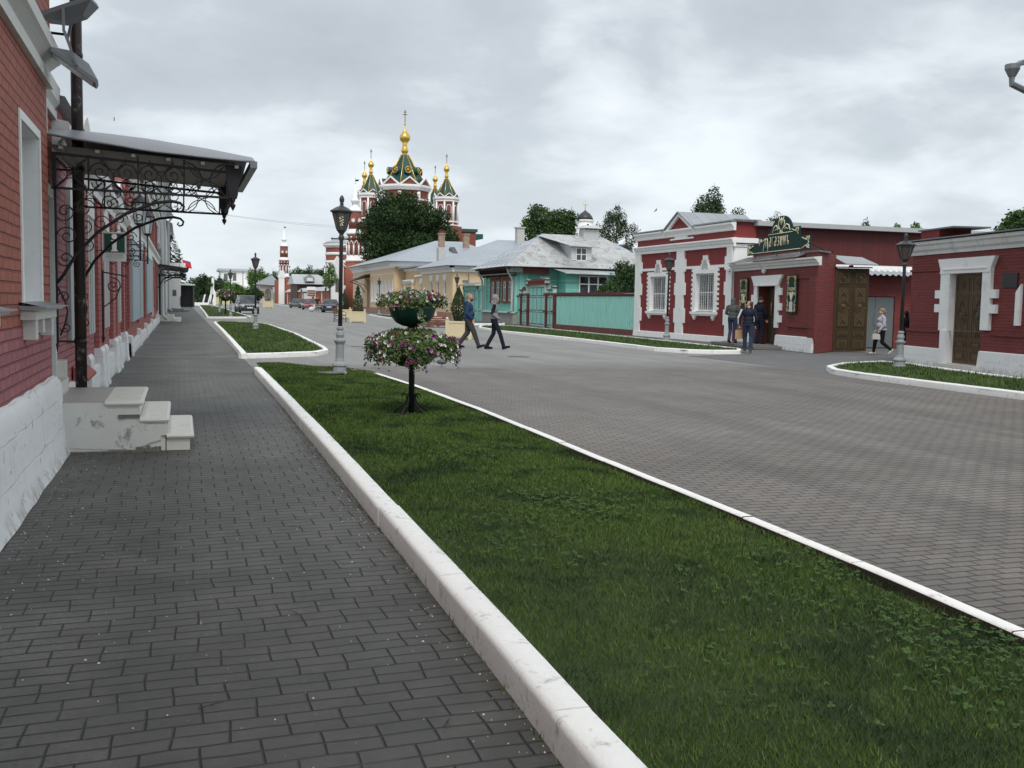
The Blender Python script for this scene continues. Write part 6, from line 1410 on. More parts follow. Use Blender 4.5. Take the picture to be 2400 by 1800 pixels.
def wall_tower(label,loc):
    o=thing('wall_tower',label,'tower',loc,0)
    mb=MB(); mb.lathe([(1.42,0),(1.42,7.4)],0,0,24); mb.build('lower_wall',ORP,o)
    mb=MB(); mb.lathe([(1.15,7.4),(1.15,11.6)],0,0,24); mb.lathe([(1.25,10.7),(1.2,11.5)],0,0,24); mb.lathe([(1.0,12.2),(.97,15.1)],0,0,24); mb.build('upper_wall',CHB,o)
    mb=MB()
    for pr in ([(1.42,7.3),(1.6,7.45),(1.6,7.6),(1.3,7.75),(1.3,8.3),(1.15,8.35)],[(1.2,11.5),(1.4,11.65),(1.4,11.8),(1.05,12.0),(1.05,12.35),(.95,12.4)],[(.95,15.0),(1.15,15.15),(1.15,15.3),(.9,15.4),(.55,15.9),(.35,16.1),(.3,16.3),(.65,16.6),(.7,16.85),(.45,17.05),(.38,17.1),(.08,19.4)]): mb.lathe(pr,0,0,20)
    mb.ball((0,0,19.5),.13,8)
    for k in range(10):
        a=2*PI*k/10; M=rotm(a)
        mb.lathe([(.12,8.3),(.12,9.9)],1.26*math.cos(a),1.26*math.sin(a),6)
        mb.tube([M@Vector((1.26,0,9.85)),rotm(a+PI/20)@Vector((1.26,0,10.3)),rotm(a+PI/10)@Vector((1.26,0,10.62)),rotm(a+3*PI/20)@Vector((1.26,0,10.3)),rotm(a+PI/5)@Vector((1.26,0,9.85))],.075,5)
        b=a+PI/10; mb.ball((1.26*math.cos(b),1.26*math.sin(b),11.1),.14,8)
    mb.build('white_trim',WHITE,o)
    mb=MB()
    for a in (rad(-115),rad(-60),rad(-170)):
        M=rotm(a)@Matrix.Translation((1.02,0,13.7))@Matrix.Rotation(rad(90),4,'Y')
        pts=[((.42 if k%2==0 else .2)*math.cos(k*PI/8),(.42 if k%2==0 else .2)*math.sin(k*PI/8)) for k in range(16)]
        mb.prism(pts,-.02,.06,'z',0,M)
    mb.build('star',WHITE,o)
    mb=MB(); mb.tube([(0,0,19.5),(0,0,20.3)],.03,4); mb.prism([(0,20.0),(.55,20.1),(.5,19.8),(0,19.75)],-.02,.02,'y'); mb.build('weather_flag',IRON,o)
    return o
wall_tower('round red brick wall tower with white spire right behind the big lamp post',(25.85,160,0))
ft=wall_tower('slim red brick tower with white spire standing alone above the far wall',(24.85,265,-.6))
mb=MB(); mb.box(-1.5,-.1,-2.4,-1.2,.6,7.2); mb.prism([(-1.7,7.2),(.2,7.2),(-.2,9.0),(-1.2,9.0)],-2.5,-1.3,'y'); mb.box(-1.9,-1.5,-2.0,1.2,.6,6.2) if 0 else None; mb.build('white_buttress',WHITE,ft)
mb=MB(); mb.box(-2.2,2.4,-1.3,1.4,.6,6.6); mb.build('square_base',ORP,ft)
# white gateway slab near the round tower
gw=thing('white_gateway','white pointed gateway pier beside the round wall tower','gateway',(22.9,158,0),0)
mb=MB(); mb.prism([(-.9,0),(.9,0),(.9,6.6),(0,8.1),(-.9,6.6)],0,1.2,'y'); mb.build('pier',WHITE,gw); mb=MB(); mb.prism([(-.35,2.6),(.35,2.6),(.35,4.2),(0,4.8),(-.35,4.2)],-.05,.0,'y'); mb.build('niche',paint('niche_grey',(.12,.13,.13)),gw)
# wall between the towers
mw_=thing('monastery_wall','orange red monastery wall with grey sloped capping between the two towers','wall',(24.6,162,0),rad(89.8))
mb=MB(); mb.box(0,100,-.4,0,0,3.0); mb.build('wall',ORP,mw_)
mb=MB(); 
for u in range(6,100,11): mb.box(u-.18,u+.18,0,.12,0,3.0)
mb.box(44,58,0,.1,0,2.6); mb.build('white_post',WHITE,mw_)
mb=MB(); mb.prism([(.25,2.95),(-.65,3.75),(-1.2,2.95)],0,100,'x'); mb.build('capping',paint('pale_wall_capping',(.45,.48,.49),rough=.5),mw_)
bb=thing('information_board','small white and brown notice board standing before the far orange wall','board',(22.0,184,0),0)
mb=MB(); mb.box(-.75,.75,0,.06,1.9,3.6); mb.box(-.75,-.68,0,.08,0,1.9); mb.box(.68,.75,0,.08,0,1.9); mb.build('panel',WHITE,bb); mb=MB(); 
for k in range(3): mb.box(-.7,.7,-.03,0,1.95+k*.38,2.25+k*.38)
mb.build('brown_panel',paint('brown_panel',(.22,.12,.07)),bb)
h2=thing('grey_roof_house','low house with pale hipped metal roof and small dormer behind the orange wall','building',(27.4,232,0),0)
mb=MB(); mb.box(-2.8,5.2,0,14,0,4.8); mb.build('wall',paint('dark_timber_wall',(.10,.06,.045)),h2)
mb=MB(); mb.add([(-3.6,-1,4.7),(6.2,-1,4.7),(6.2,15,4.7),(-3.6,15,4.7),(-3.4,6,7.0),(2.6,6,7.0)],[(0,1,5,4),(1,2,5),(2,3,4,5),(3,0,4),(3,2,1,0)]); r_=mb.build('roof',metalroof('pale_far_roof',(.47,.50,.51)),h2)
mb=MB(); mb.prism([(-1.1,5.2),(1.0,5.2),(1.0,6.2),(-.05,6.9),(-1.1,6.2)],-.6,3,'y'); mb.build('dormer',paint('dormer_grey',(.30,.33,.32)),r_); mb=MB(); mb.box(-.7,.6,-.68,-.6,5.4,6.1); mb.build('dormer_panel',WHITE,r_)
h1=thing('pale_house','pale pinkish house with grey roof and green gate left of the slim tower','building',(20.3,276,0),0)
mb=MB(); mb.box(-.6,2.6,0,20,0,5.0); mb.box(2.6,4.2,-1,20,0,4.4); mb.build('wall',paint('pale_pink_plaster',(.55,.48,.46),dirt=(.4,.38,.36)),h1)
mb=MB(); mb.add([(-1.2,-1,5.0),(5.2,-1,4.6),(5.2,21,4.6),(-1.2,21,5),(3.2,8,7.6),(3.2,16,7.6)],[(0,1,4),(1,2,5,4),(2,3,5),(3,0,4,5),(3,2,1,0)]); mb.build('roof',paint('grey_far_roof',(.25,.27,.28)),h1)
mb=MB(); mb.box(2.5,4.3,-1.1,-1.0,0,2.9); mb.build('gate',paint('dull_green_gate',(.20,.33,.27)),h1)
wb=thing('white_building','plain white modern building with pale flat roof at the far end of the street','building',(11.8,330,0),0)
mb=MB(); mb.box(0,11.5,0,20,0,9.6); mb.box(6,13,-9,0,0,4.9); mb.build('wall',WHITE,wb); mb=MB(); mb.box(-.7,12,-.6,20.5,9.6,10.3); mb.build('roof',paint('pale_roof_slab',(.5,.53,.55)),wb)
mb=MB()
for (a,b,c,d) in ((.9,2.0,6.3,8.7),(3.6,4.6,6.6,9.0),(8.9,9.3,5.2,9.0)): mb.box(a,b,-.06,-.001,c,d)
mb.build('window',paint('dark_window_strip',(.12,.14,.14)),wb); mb=MB(); mb.tube([(6.6,-.1,9.4),(6.6,-.1,5)],.12,6); mb.build('drain_pipe',ZINC,wb)
ob=thing('white_obelisk','slim white tapering monument at the far end of the small lawn','monument',(5.35,190,0),0)
mb=MB(); mb.prism([(-.45,0),(.55,0),(.5,2.3),(.22,3.0),(.28,4.6),(.12,4.95),(-.15,4.85),(-.2,3.6),(-.4,2.2)],-.35,.35,'y'); mb.build('shaft',WHITE,ob)
bt=thing('striped_barrier','black and white striped barrier panel on the far pavement','barrier',(4.2,186,0),0)
mb=MB()
for k in range(5): mb.prism([(-1.2+k*.45,.2+k*.0),(-.95+k*.45,.2),(-.55+k*.45,1.9),(-.8+k*.45,1.9)],0,.06,'y',k%2)
mb.build('panel',[IRON,WHITE],bt)
yt=thing('yellow_kiosk','pale yellow kiosk with white roof far down the street','kiosk',(7.8,215,0),0)
mb=MB(); mb.box(-1.8,1.8,0,3,0,2.2); mb.build('body',paint('pale_yellow',(.62,.58,.30)),yt); mb=MB(); mb.box(-2,2,-.2,3.2,2.2,2.5); mb.build('roof',WHITE,yt)
sb=thing('low_white_wall','low white planter wall across the end of the small lawn','wall',(3.3,184,0),0)
mb=MB(); mb.box(-1.6,1.2,0,.6,0,.5); mb.box(-3.4,-1.4,4,4.6,0,.35); mb.build('wall',WHITE,sb)
cp=thing('chapel','white round chapel tower with dark dome rising behind the turquoise house','church',(88.4,220,0),0)
mb=MB(); mb.lathe([(1.8,0),(1.8,20.3)],0,0,24); mb.lathe([(1.8,20.0),(2.05,20.3),(2.05,20.6),(1.9,20.6)],0,0,24); mb.box(-4,4,-3,5,0,16); mb.build('drum',WHITE,cp)
mb=MB(); mb.lathe([(1.95,20.6),(1.7,21.3),(1.2,22.0),(.5,22.5),(.12,22.75)],0,0,20); mb.build('dome',paint('dark_dome',(.05,.05,.06),rough=.4),cp)
mb=MB(); mb.box(-.2,.2,-1.9,-1.8,18,19.6); mb.build('window',IRON,cp); mb=MB(); mb.tube([(0,0,22.7),(0,0,25)],.07,5); mb.box(-.55,.55,-.05,.05,24,24.15); mb.ball((0,0,22.9),.2); mb.build('cross',GOLD,cp)
bd=thing('blue_dome','deep blue church dome glimpsed between the birch and the red shop','church',(66.5,150,0),0)
mb=MB(); mb.lathe([(2.2,9.0),(2.1,9.6),(1.6,10.3),(.8,10.8),(0,11.0)],0,0,20); mb.build('dome',flat('dome_blue',(.02,.05,.22)),bd); mb=MB(); mb.lathe([(2.6,0),(2.6,9)],0,0,16); mb.build('drum',WHITE,bd)

# ================================================================ trees
BARK=paint('bark',(.07,.055,.04),rough=.9,var=.3,scale=8,bump=.8,bdist=.02)
LEAFM={'dark':leafm('dark_oak_leaves',(.010,.026,.009),(.026,.058,.016),bright=(.045,.088,.026),nscale=.35),
 'mid':leafm('mid_green_leaves',(.018,.045,.012),(.045,.09,.025),bright=(.07,.13,.035),nscale=.35),
 'light':leafm('light_green_leaves',(.04,.10,.02),(.09,.19,.04),bright=(.14,.25,.06),nscale=.5),
 'birch':leafm('birch_leaves',(.025,.045,.020),(.055,.085,.038),bright=(.08,.12,.05),nscale=.6),
 'thuja':leafm('thuja_leaves',(.012,.030,.010),(.030,.058,.020),bright=(.04,.07,.022),nscale=2)}
def leaves(mb,blobs,n,size,rr,droop=0,shell_=.55):
    tot=sum(b[3]*b[4]*b[5] for b in blobs)
    for b in blobs:
        k=int(n*b[3]*b[4]*b[5]/tot)
        for _ in range(k):
            th=rr.uniform(0,2*PI); cz_=rr.uniform(-1,1); s_=math.sqrt(1-cz_*cz_); q=(shell_+(1.06-shell_)*rr.random()**.6)
            q*=1+.16*noise.noise(Vector((th*1.3+b[0],cz_*3+b[2],b[1])))
            x=b[0]+b[3]*q*s_*math.cos(th); y=b[1]+b[4]*q*s_*math.sin(th); z=b[2]+b[5]*q*cz_
            for _k in range(2):
                ss=size*rr.uniform(.5,1.25); ox,oy,oz=(rr.gauss(0,size*.9) for _ in range(3))
                a=Vector((rr.gauss(0,1),rr.gauss(0,1),rr.gauss(0,1)-droop)).normalized(); u=a.orthogonal().normalized(); w_=a.cross(u)
                ang=rr.uniform(0,6.28); u2=u*math.cos(ang)+w_*math.sin(ang); w2=a.cross(u2); p=Vector((x+ox,y+oy,z+oz))
                mb.add([p-u2*ss,p-w2*ss*.55,p+u2*ss,p+w2*ss*.55],[(0,1,2,3)])
def tree(name,label,loc,th,tr,blobs,n,size,mat,group=None,seed=1,droop=0,cat='tree',limbs=True,sub=0):
    rr=random.Random(seed); o=thing(name,label,cat,loc,0,group)
    if sub:
        nb=[]
        for b in blobs:
            nb.append((b[0],b[1],b[2],b[3]*.72,b[4]*.72,b[5]*.72))
            for _ in range(sub):
                a=rr.uniform(0,2*PI); c_=rr.uniform(-.6,1); s_=math.sqrt(1-c_*c_); f=rr.uniform(.24,.42)
                nb.append((b[0]+b[3]*.72*s_*math.cos(a),b[1]+b[4]*.72*s_*math.sin(a),b[2]+b[5]*.72*c_,b[3]*f,b[4]*f,b[5]*f))
        blobs_=nb
    else: blobs_=blobs
    mb=MB(); leaves(mb,blobs_,n,size,rr,droop); mb.build('crown',mat,o)
    mb=MB(); mb.tube([(0,0,0),(.05*tr,0,th*.5),(.3*tr,.2*tr,th),(0,0,th*1.3)],[tr*1.25,tr,tr*.75,tr*.35],8)
    if limbs:
        for b in blobs: mb.tube([(0,0,th*.8),(b[0]*.5,b[1]*.5,(th*.8+b[2])/2),(b[0]*.9,b[1]*.9,b[2]+b[5]*.3)],[tr*.5,tr*.3,tr*.1],5)
    mb.build('trunk',BARK,o); return o
tree('oak_tree','huge dark green tree in front of the church, hiding its middle',(31.0,148,0),6,.5,[(0,0,9.0,6.0,5,4.6),(-3.6,0,9.5,3.4,3.5,4.2),(-1.5,0,14.0,4.4,4,3.4),(3.0,0,13.5,3.6,3.5,2.8),(5.6,0,10.8,2.6,3,3.6),(-3.0,0,12.3,3,3,2.6),(-.5,0,6.5,4.5,4,3)],24000,.20,LEAFM['dark'],seed=3,sub=7)
tree('leafy_tree','rounded mid green tree behind the turquoise house, left of the white chapel',(47.3,130,0),5,.35,[(0,0,10,3.9,3.5,3.4),(-1.6,0,12.8,2.2,2.2,2.1),(1.5,0,12.6,2.2,2.2,2.0),(3.0,0,9.4,1.6,2,2.2),(-3.1,0,10.2,1.6,2,2.2)],10000,.17,LEAFM['mid'],seed=4,sub=6)
tree('birch_tree','airy birch tree between the white chapel and the red shop',(48.0,110,0),5,.2,[(-.3,0,10.2,1.7,1.5,2.4),(-1.9,0,9.2,1.1,1,1.7),(1.9,0,9.4,1.0,1,1.9),(.2,0,12,.7,.7,1.2),(1.6,0,7.4,.9,.9,1.6)],3600,.11,LEAFM['birch'],seed=5,droop=.5,sub=4)
tree('birch_tree','tall pointed birch rising directly behind the red shop gable',(43.7,80,0),4,.2,[(0,0,9.0,1.8,1.5,1.8),(.4,0,10.7,.9,.8,1.5),(-.6,0,10.2,.8,.8,1.2),(1.1,0,9.6,.7,.7,1.0)],2600,.11,LEAFM['birch'],seed=6,droop=.5,sub=4)
tree('birch_tree','thin wispy birch top just right of the tall birch behind the red shop',(46.6,80,0),4,.1,[(0,0,9.2,.6,.6,1.0),(.3,0,8.6,.6,.6,.8)],420,.10,LEAFM['birch'],seed=7,droop=.5,limbs=False)
tree('birch_tree','small sparse treetop between the red shop and the green crest',(51.4,82,0),4,.1,[(0,0,8.6,.8,.6,1.0),(.4,0,9.5,.3,.3,.8)],380,.10,LEAFM['birch'],seed=8,droop=.5,limbs=False)
for k,(x,z,s,lb) in enumerate(((67.3,9.3,.7,'low wispy treetops poking over the plank hall roof'),(71.2,9.5,.45,'thin pointed treetop over the plank hall, leftmost of the slim pair'),(73.6,9.9,.4,'thin pointed treetop over the plank hall nearest the right lamp post'))):
    tree('poplar_tree',lb,(x,90,0),5,.12,[(0,0,z,s*.5,.6,s*1.9),(-s*1.2,0,z-.5,s*.5,.5,.6)],420,.12,LEAFM['light' if k else 'mid'],seed=9+k,limbs=False)
tree('leafy_tree','green tree above the low brick building at the right edge',(77.8,80,0),5,.3,[(0,0,9.8,2.5,2.3,1.9),(-1.6,0,8.9,1.5,1.5,1.4),(1.8,0,10.6,1.6,1.6,1.4)],3200,.2,LEAFM['mid'],seed=14,sub=4)
tree('lilac_bush','dense green bush leaning over the turquoise fence beside the red shop',(27.0,61.2,0),1.2,.1,[(.6,0,2.9,1.5,1.2,1.25),(-.9,-.6,2.3,1.0,1.0,.7),(1.2,.2,3.5,.9,.9,.8),(.2,0,3.9,.6,.6,.6)],4200,.085,LEAFM['mid'],seed=15,cat='bush',sub=4)
tree('young_tree','small bright green tree between the far roofs and the round tower',(20.6,150,0),2.4,.12,[(0,0,4.6,.95,.9,1.2),(.3,0,5.8,.5,.5,.7),(-.2,0,3.8,.8,.8,.6)],1300,.11,LEAFM['light'],seed=16)
fx=[(21.3,300,10.5,3.4),(25.6,302,9.5,3.0),(31.5,300,11.2,3.2),(35.6,304,12.0,3.4),(39.5,298,11.8,3.2),(1.6,262,5.2,2.4),(5.6,270,7.2,3.0),(8.8,258,6.3,2.8),(12.2,255,5.2,2.4),(17.5,262,3.9,1.8),(-3.0,250,5.2,2.6)]
fl_=['leafy tree left of the slim tower, behind the pale house','tree crown directly behind the slim tower roofline','middle tree of the row behind the pale hipped roof','taller tree of the row behind the pale hipped roof','rightmost tree of the row, next to the church apse','small round tree right of the porch pavilion','darkest tall tree left of the white modern building','green tree in front of the white modern building left side','light tree before the foot of the white modern building','low bushy tree right of the grey off-road car roof','dark tree top above the porch pavilion roof']
for k,(x,y,z,r) in enumerate(fx):
    tree('leafy_tree',fl_[k],(x,y,0),z*.5,.25,[(0,0,z*.50,r,r*.8,z*.46),(-r*.6,0,z*.66,r*.6,r*.6,z*.26),(r*.6,.3,z*.58,r*.6,r*.6,z*.30),(r*.1,.3,z*.80,r*.4,r*.4,z*.2)],2600,.24,LEAFM['light' if k in (0,8) else ('dark' if k in (6,5,10) else 'mid')],group='trees at the far end of the street',seed=30+k,sub=3)
sp_=thing('spruce_tree','dark spruce sticking out behind the grey house on the left','tree',(-1.2,128,0),0)
rr=random.Random(8); mb=MB()
for k in range(16):
    z=5.6+k*.62; r=(9.6-(3.8+k*.35))*.32
    for j in range(12):
        a=rr.uniform(0,2*PI); z=3.8+k*.35+rr.uniform(-.2,.2); dr_=rr.uniform(.15,.7)
        for q in range(7):
            d_=r*(.15+.85*q/6)*rr.uniform(.7,1.05); z-=dr_*.06; a+=rr.uniform(-.12,.12); mb.add([(d_*math.cos(a),d_*math.sin(a),z-.14*d_),((d_+.35)*math.cos(a+.12),(d_+.35)*math.sin(a+.12),z-.14*d_-.1),((d_+.5)*math.cos(a),(d_+.5)*math.sin(a),z-.1*d_),((d_+.35)*math.cos(a-.12),(d_+.35)*math.sin(a-.12),z-.14*d_-.1)],[(0,1,2,3)])
mb.build('crown',LEAFM['dark'],sp_); mb=MB(); mb.tube([(0,0,0),(0,0,9.6)],[.25,.03],6); mb.build('trunk',BARK,sp_)

# ================================================================ lamp posts
lp=thing('lamp_post','PLACEHOLDER','street lamp',(0,0,0),0,'lantern lamp posts along the street')
mb=MB(); mb.lathe([(.15,-.02),(.15,.05),(.135,.07),(.13,.16),(.15,.19),(.135,.23),(.095,.27),(.09,.30),(.082,.33),(.082,.60),(.095,.63),(.115,.66),(.115,.69),(.08,.70),(.065,.73),(.085,.79),(.072,.85),(.05,.88),(.07,.90),(.07,.94),(.045,.96)],0,0,12,0,False); mb.build('base',GREYBASE,lp)
mb=MB(); mb.lathe([(.043,.94),(.036,2.62),(.045,2.64),(.06,2.68),(.05,2.72),(.035,2.74)],0,0,12); mb.tube([(-.17,0,2.66),(.17,0,2.66)],.013,6); mb.ball((-.18,0,2.66),.022,8); mb.ball((.18,0,2.66),.022,8); mb.build('pole',DARKMETAL,lp)
mb=MB()
mb.lathe([(.035,2.74),(.075,2.80),(.10,2.83),(.10,2.86)],0,0,6,0,False)
for k in range(6):
    a=k*PI/3; mb.tube([(.098*math.cos(a),.098*math.sin(a),2.85),(.185*math.cos(a),.185*math.sin(a),3.18)],.012,4,0,False)
mb.lathe([(.215,3.17),(.228,3.20),(.20,3.215),(.12,3.265),(.06,3.29),(.05,3.30)],0,0,6,0,False); mb.lathe([(.185,3.17),(.215,3.17)],0,0,6,0,False)
mb.lathe([(.035,3.28),(.03,3.31),(.042,3.33),(.03,3.35),(.045,3.39),(.05,3.43),(.03,3.48),(.0,3.51)],0,0,10); ln=mb.build('lantern',DARKMETAL,lp)
def lampglass():
    m,nt,b=_new('smoky_lantern_glass'); t=NT(nt); ob=t.n('ShaderNodeTexCoord').outputs['Object']
    c=t.mix(t.noise(ob,7,3,.6),(.05,.05,.04),(.13,.12,.09)); t.l(c,b.inputs['Base Color']); b.inputs['Roughness'].default_value=.15; b.inputs['Alpha'].default_value=.82; return m
mb=MB(); mb.lathe([(.094,2.86),(.178,3.17)],0,0,6,0,False,cap=False); mb.build('glass',lampglass(),ln)
KIDS[lp.name]=[c for c in bpy.data.objects if c.parent==lp]; KIDS[ln.name]=[c for c in bpy.data.objects if c.parent==ln]
LPS=[((2.96,20.12),'tall dark lantern lamp post on the long lawn behind the flower stand',1.0,-.018),((3.23,48.0),'dark lantern lamp post on the second lawn strip in front of the grey car',1.0,0),
((17.2,21.4),'brownish lantern lamp post on the right grass strip by the carved gate',.96,-.02),((19.0,38.0),'dark lantern lamp post in front of the red shop windows',1.03,-.02),
((3.46,78.0),'lantern lamp post on the small far lawn beside its flower stand',1.0,0),((3.5,101.9),'lantern lamp post farther along the small lawn, partly behind the bowl of flowers',1.0,0),
((4.07,147),'far thin lamp post near the end of the small lawn',1.0,0),((18.4,69.5),'lantern lamp post just behind the man in the grey hood',1.0,0),((18.2,98),'lantern lamp post in front of the entrance bay of the cream houses',1.05,0),((17.9,130),'far lamp post beside the canopy of the long cream house',1.05,0),((22.4,168),'far lamp post in front of the orange wall',1.0,0),((22.6,205),'small far lamp post left along the orange wall',1.0,0)]
for k,((x,y),lb,s,lean) in enumerate(LPS):
    o=lp if k==0 else dup(lp,(0,0,0)); z=float(zf1(np.array([x]),np.array([y]))[0]) if k==0 else (.1 if k in (1,2,3,4,5,6) else 0)
    o.location=(x,y,z-.02); o.scale=(s,s,s) if k!=2 else (1.1,1.1,.96); o['label']=lb; o.rotation_euler=(0,-lean*.5,rad(10*k))
# gilt crest on the near lantern's glass
mb=MB(); rr=random.Random(2)
for (u,z) in ((-.03,3.06),(.02,3.07),(-.045,3.03),(.03,3.02),(-.02,3.04),(0,3.0),(-.03,2.99),(.025,2.97),(.0,2.945),(-.02,2.92),(.02,2.92)): mb.ball((u,-.158+(3.14-z)*.26,z),(.018,.004,.012),8,0,None,4)
mb.build('gilt_emblem',CREAMORN,lp,(0,0,0),rad(-10))

# ================================================================ flower stands
def flowercol(): 
    return [leafm('petunia_white',(.70,.72,.68),(.80,.82,.76),bright=(.8,.82,.75),nscale=9),leafm('petunia_purple',(.22,.008,.14),(.36,.02,.24),bright=(.3,.03,.3),nscale=9),leafm('petunia_crimson',(.28,.008,.07),(.40,.02,.12),bright=(.4,.03,.15),nscale=9),leafm('petunia_lilac',(.42,.16,.40),(.55,.25,.50),bright=(.6,.3,.55),nscale=9)]
FLM=flowercol(); PETL=leafm('petunia_leaves',(.035,.06,.018),(.09,.14,.04),bright=(.12,.17,.06),nscale=3)
BOWL=paint('dark_green_bowl',(.006,.040,.030),rough=.35,var=.1,bump=.03)
def petunia(mb,p,d,s,mi,rr):
    d=d.normalized(); u=d.orthogonal().normalized(); w_=d.cross(u); ph=rr.uniform(0,6.28); vs=[p-d*s*1.1]
    for k in range(10):
        a=ph+k*PI/5; r=s*(1.0 if k%2==0 else .80); vs.append(p+(u*math.cos(a)+w_*math.sin(a))*r+d*s*(.10 if k%2 else .0))
    for k in range(5):
        a=ph+k*2*PI/5; vs.append(p-d*s*.35+(u*math.cos(a)+w_*math.sin(a))*s*.28)
    fs=[]
    for k in range(10): 
        i=1+k; j=1+(k+1)%10; c_=11+((k+1)//2)%5; c0=11+(k//2)%5
        fs.append((i,j,11+(((k+1)//2)%5)) if k%2 else (i,j,11+(k//2)%5)) 
    fs+= [(11+k,11+(k+1)%5,0) for k in range(5)]+[(1+2*k+1,11+k,11+(k+1)%5) for k in range(5)]
    mb.add([tuple(v) for v in vs],fs,mi,True)
def stand(name,label,loc,full=True,n1=1,seed=1):
    rr=random.Random(seed); o=thing(name,label,'flower stand',loc,0,None)
    mb=MB(); mb.lathe([(.039,.02),(.039,1.5 if full else .85)],0,0,16); mb.lathe([(.07,0),(.07,.03),(.05,.04)],0,0,12); mb.build('post',IRON,o)
    for k in range(5 if full else 4):
        mb=MB(); M=rotm(rad(10+k*(72 if full else 90)))
        def P(l): return [M@Vector((a,0,b)) for a,b in l]
        pts=[(.13,.24),(.115,.275),(.09,.29),(.065,.265),(.055,.22),(.07,.17),(.13,.12),(.20,.08),(.24,.035),(.25,.005),(.235,-.01),(.21,.0)]
        pts=[(a*1.0,b) for a,b in pts]
        sm=[]
        for i in range(len(pts)-1):
            for q in range(3): sm.append((pts[i][0]+(pts[i+1][0]-pts[i][0])*q/3,pts[i][1]+(pts[i+1][1]-pts[i][1])*q/3))
        sm.append(pts[-1]); mb.tube(P([(a,b+.0) for a,b in sm]),.0095,6)
        mb.tube([M@Vector((p[0],0,p[2])) for p in spiral(.17,.035,.045,0,1.3,1,16,0,.2)],.007,5)
        mb.tube(P([(.25,.005),(.30,.03),(.35,.035),(.40,.01)]),.009,5); mb.build('leg',IRON,o)
    bowls=[(1.10,.335,.30,(1.43,))] if full else [(.62,.40,.30,())]
    def bowl(z0,r,h):
        mb=MB(); mb.lathe([(.05,z0),(r*.42,z0+.012),(r*.70,z0+h*.22),(r*.90,z0+h*.52),(r*.985,z0+h*.84),(r,z0+h*.95),(r*1.03,z0+h),(r*1.0,z0+h+.006),(r*.94,z0+h*.93),(r*.5,z0+h*.85),(0,z0+h*.88)],0,0,40); return mb.build('bowl',BOWL,o)
    if full: specs=[(1.16,.305,.25,.44,1.45,2200,100,.16,0),(.635,.34,.24,.585,.93,8000,250,.30,1)]
    else: specs=[(.62,.30,.24,.44,1.02,1500,70,.35,1)]
    for (z0,r,h,rf,zc,nl,nf,zr,kind) in specs:
        bowl(z0,r,h); lf=MB(); flw=MB(); st_=MB(); cm=PETL
        for _ in range(nl):
            a=rr.uniform(0,2*PI); q=rr.random()**.55
            if kind: # cascading skirt
                sk=rr.random(); rad_=rf*(.30+.72*q)*(1+.10*math.sin(a*3+1)+.06*math.sin(a*7)); f=rad_/rf; z=zc+.20-.50*max(0,f-.42)**1.15*(.4+1.1*sk)-.06*rr.random(); 
                if f<.4: z=zc+.15+rr.uniform(-.05,.06)
            else:
                rad_=rf*q*(.95+.25*math.sin(a*2+.5)); z=zc+rr.uniform(-.05,.18)*(1.1-q*.6)+.02; 
                if rad_>r: z-= (rad_-r)*rr.uniform(-.2,.6)
            p=Vector((rad_*math.cos(a),rad_*math.sin(a),z)); s_=rr.uniform(.013,.026)*(1 if full else 1.5); d_=Vector((math.cos(a)*.6+rr.gauss(0,.5),math.sin(a)*.6+rr.gauss(0,.5),rr.gauss(.5,.5))).normalized(); u=d_.orthogonal().normalized(); w_=d_.cross(u); an=rr.uniform(0,6.3); u2=u*math.cos(an)+w_*math.sin(an); w2=d_.cross(u2)
            lf.add([p-u2*s_*1.3,p-w2*s_*.6,p+u2*s_*1.3,p+w2*s_*.6],[(0,1,2,3)])
        for _ in range(nf):
            a=rr.uniform(0,2*PI); q=rr.random()**.4
            if kind:
                rad_=rf*(.45+.6*q)*(1+.10*math.sin(a*3+1)+.06*math.sin(a*7)); f=rad_/rf; z=zc+.19-.46*max(0,f-.42)**1.15*(.4+1.2*rr.random()); ox=.03
            else: rad_=rf*q*1.0*(.95+.25*math.sin(a*2+.5)); z=zc+.06+rr.uniform(-.02,.14)*(1.1-q*.5); ox=.02; z-= max(0,rad_-r)*rr.uniform(0,.7)
            d_=Vector((math.cos(a)*.9+rr.gauss(0,.3),math.sin(a)*.9+rr.gauss(0,.3),rr.uniform(.1,.9))); p=Vector((rad_*math.cos(a),rad_*math.sin(a),z))+d_*.02
            # white gathers on the left (-x) and right low side, purple in the middle
            left=math.cos(a+rad(18)); pw=.46+.32*(left<-.4)+.12*(left>.5); v=rr.random(); mi=0 if v<pw else (1 if rr.random()<.5 else (2 if rr.random()<.6 else 3))
            petunia(flw,p,d_,rr.uniform(.022,.032)*(1 if full else 1.5),mi,rr)
        if full and not kind:
            for k in range(7): # trailing sprig over the rim toward the street viewer
                p=Vector((.02+.012*k*(k%2),-.30-.01*k,1.40-.035*k)); petunia(flw,p+Vector((rr.uniform(-.05,.05),0,0)),Vector((rr.uniform(-.6,.6),-1,-.2)),.024,0,rr)
                for _ in range(5): q_=p+Vector((rr.uniform(-.04,.04),rr.uniform(-.02,.01),rr.uniform(-.02,.02))); lf.add([q_,q_+Vector((.02,0,.01)),q_+Vector((.03,-.01,-.01)),q_+Vector((.01,0,-.015))],[(0,1,2,3)])
            for k in range(9):
                a=rr.uniform(0,6.3); b_=Vector((.2*math.cos(a),.2*math.sin(a),1.5)); tp=b_+Vector((rr.uniform(-.08,.08),rr.uniform(-.05,.05),rr.uniform(.05,.16))); st_.tube([b_,(b_+tp)/2+Vector((.01,0,0)),tp],.0025,4); 
                if k%2: petunia(flw,tp,Vector((rr.uniform(-1,1),-1,.3)),.022,0,rr)
            st_.build('stem',PETL,o)
        lf.build('foliage',PETL,o); flw.build('blossoms',FLM,o)
    return o
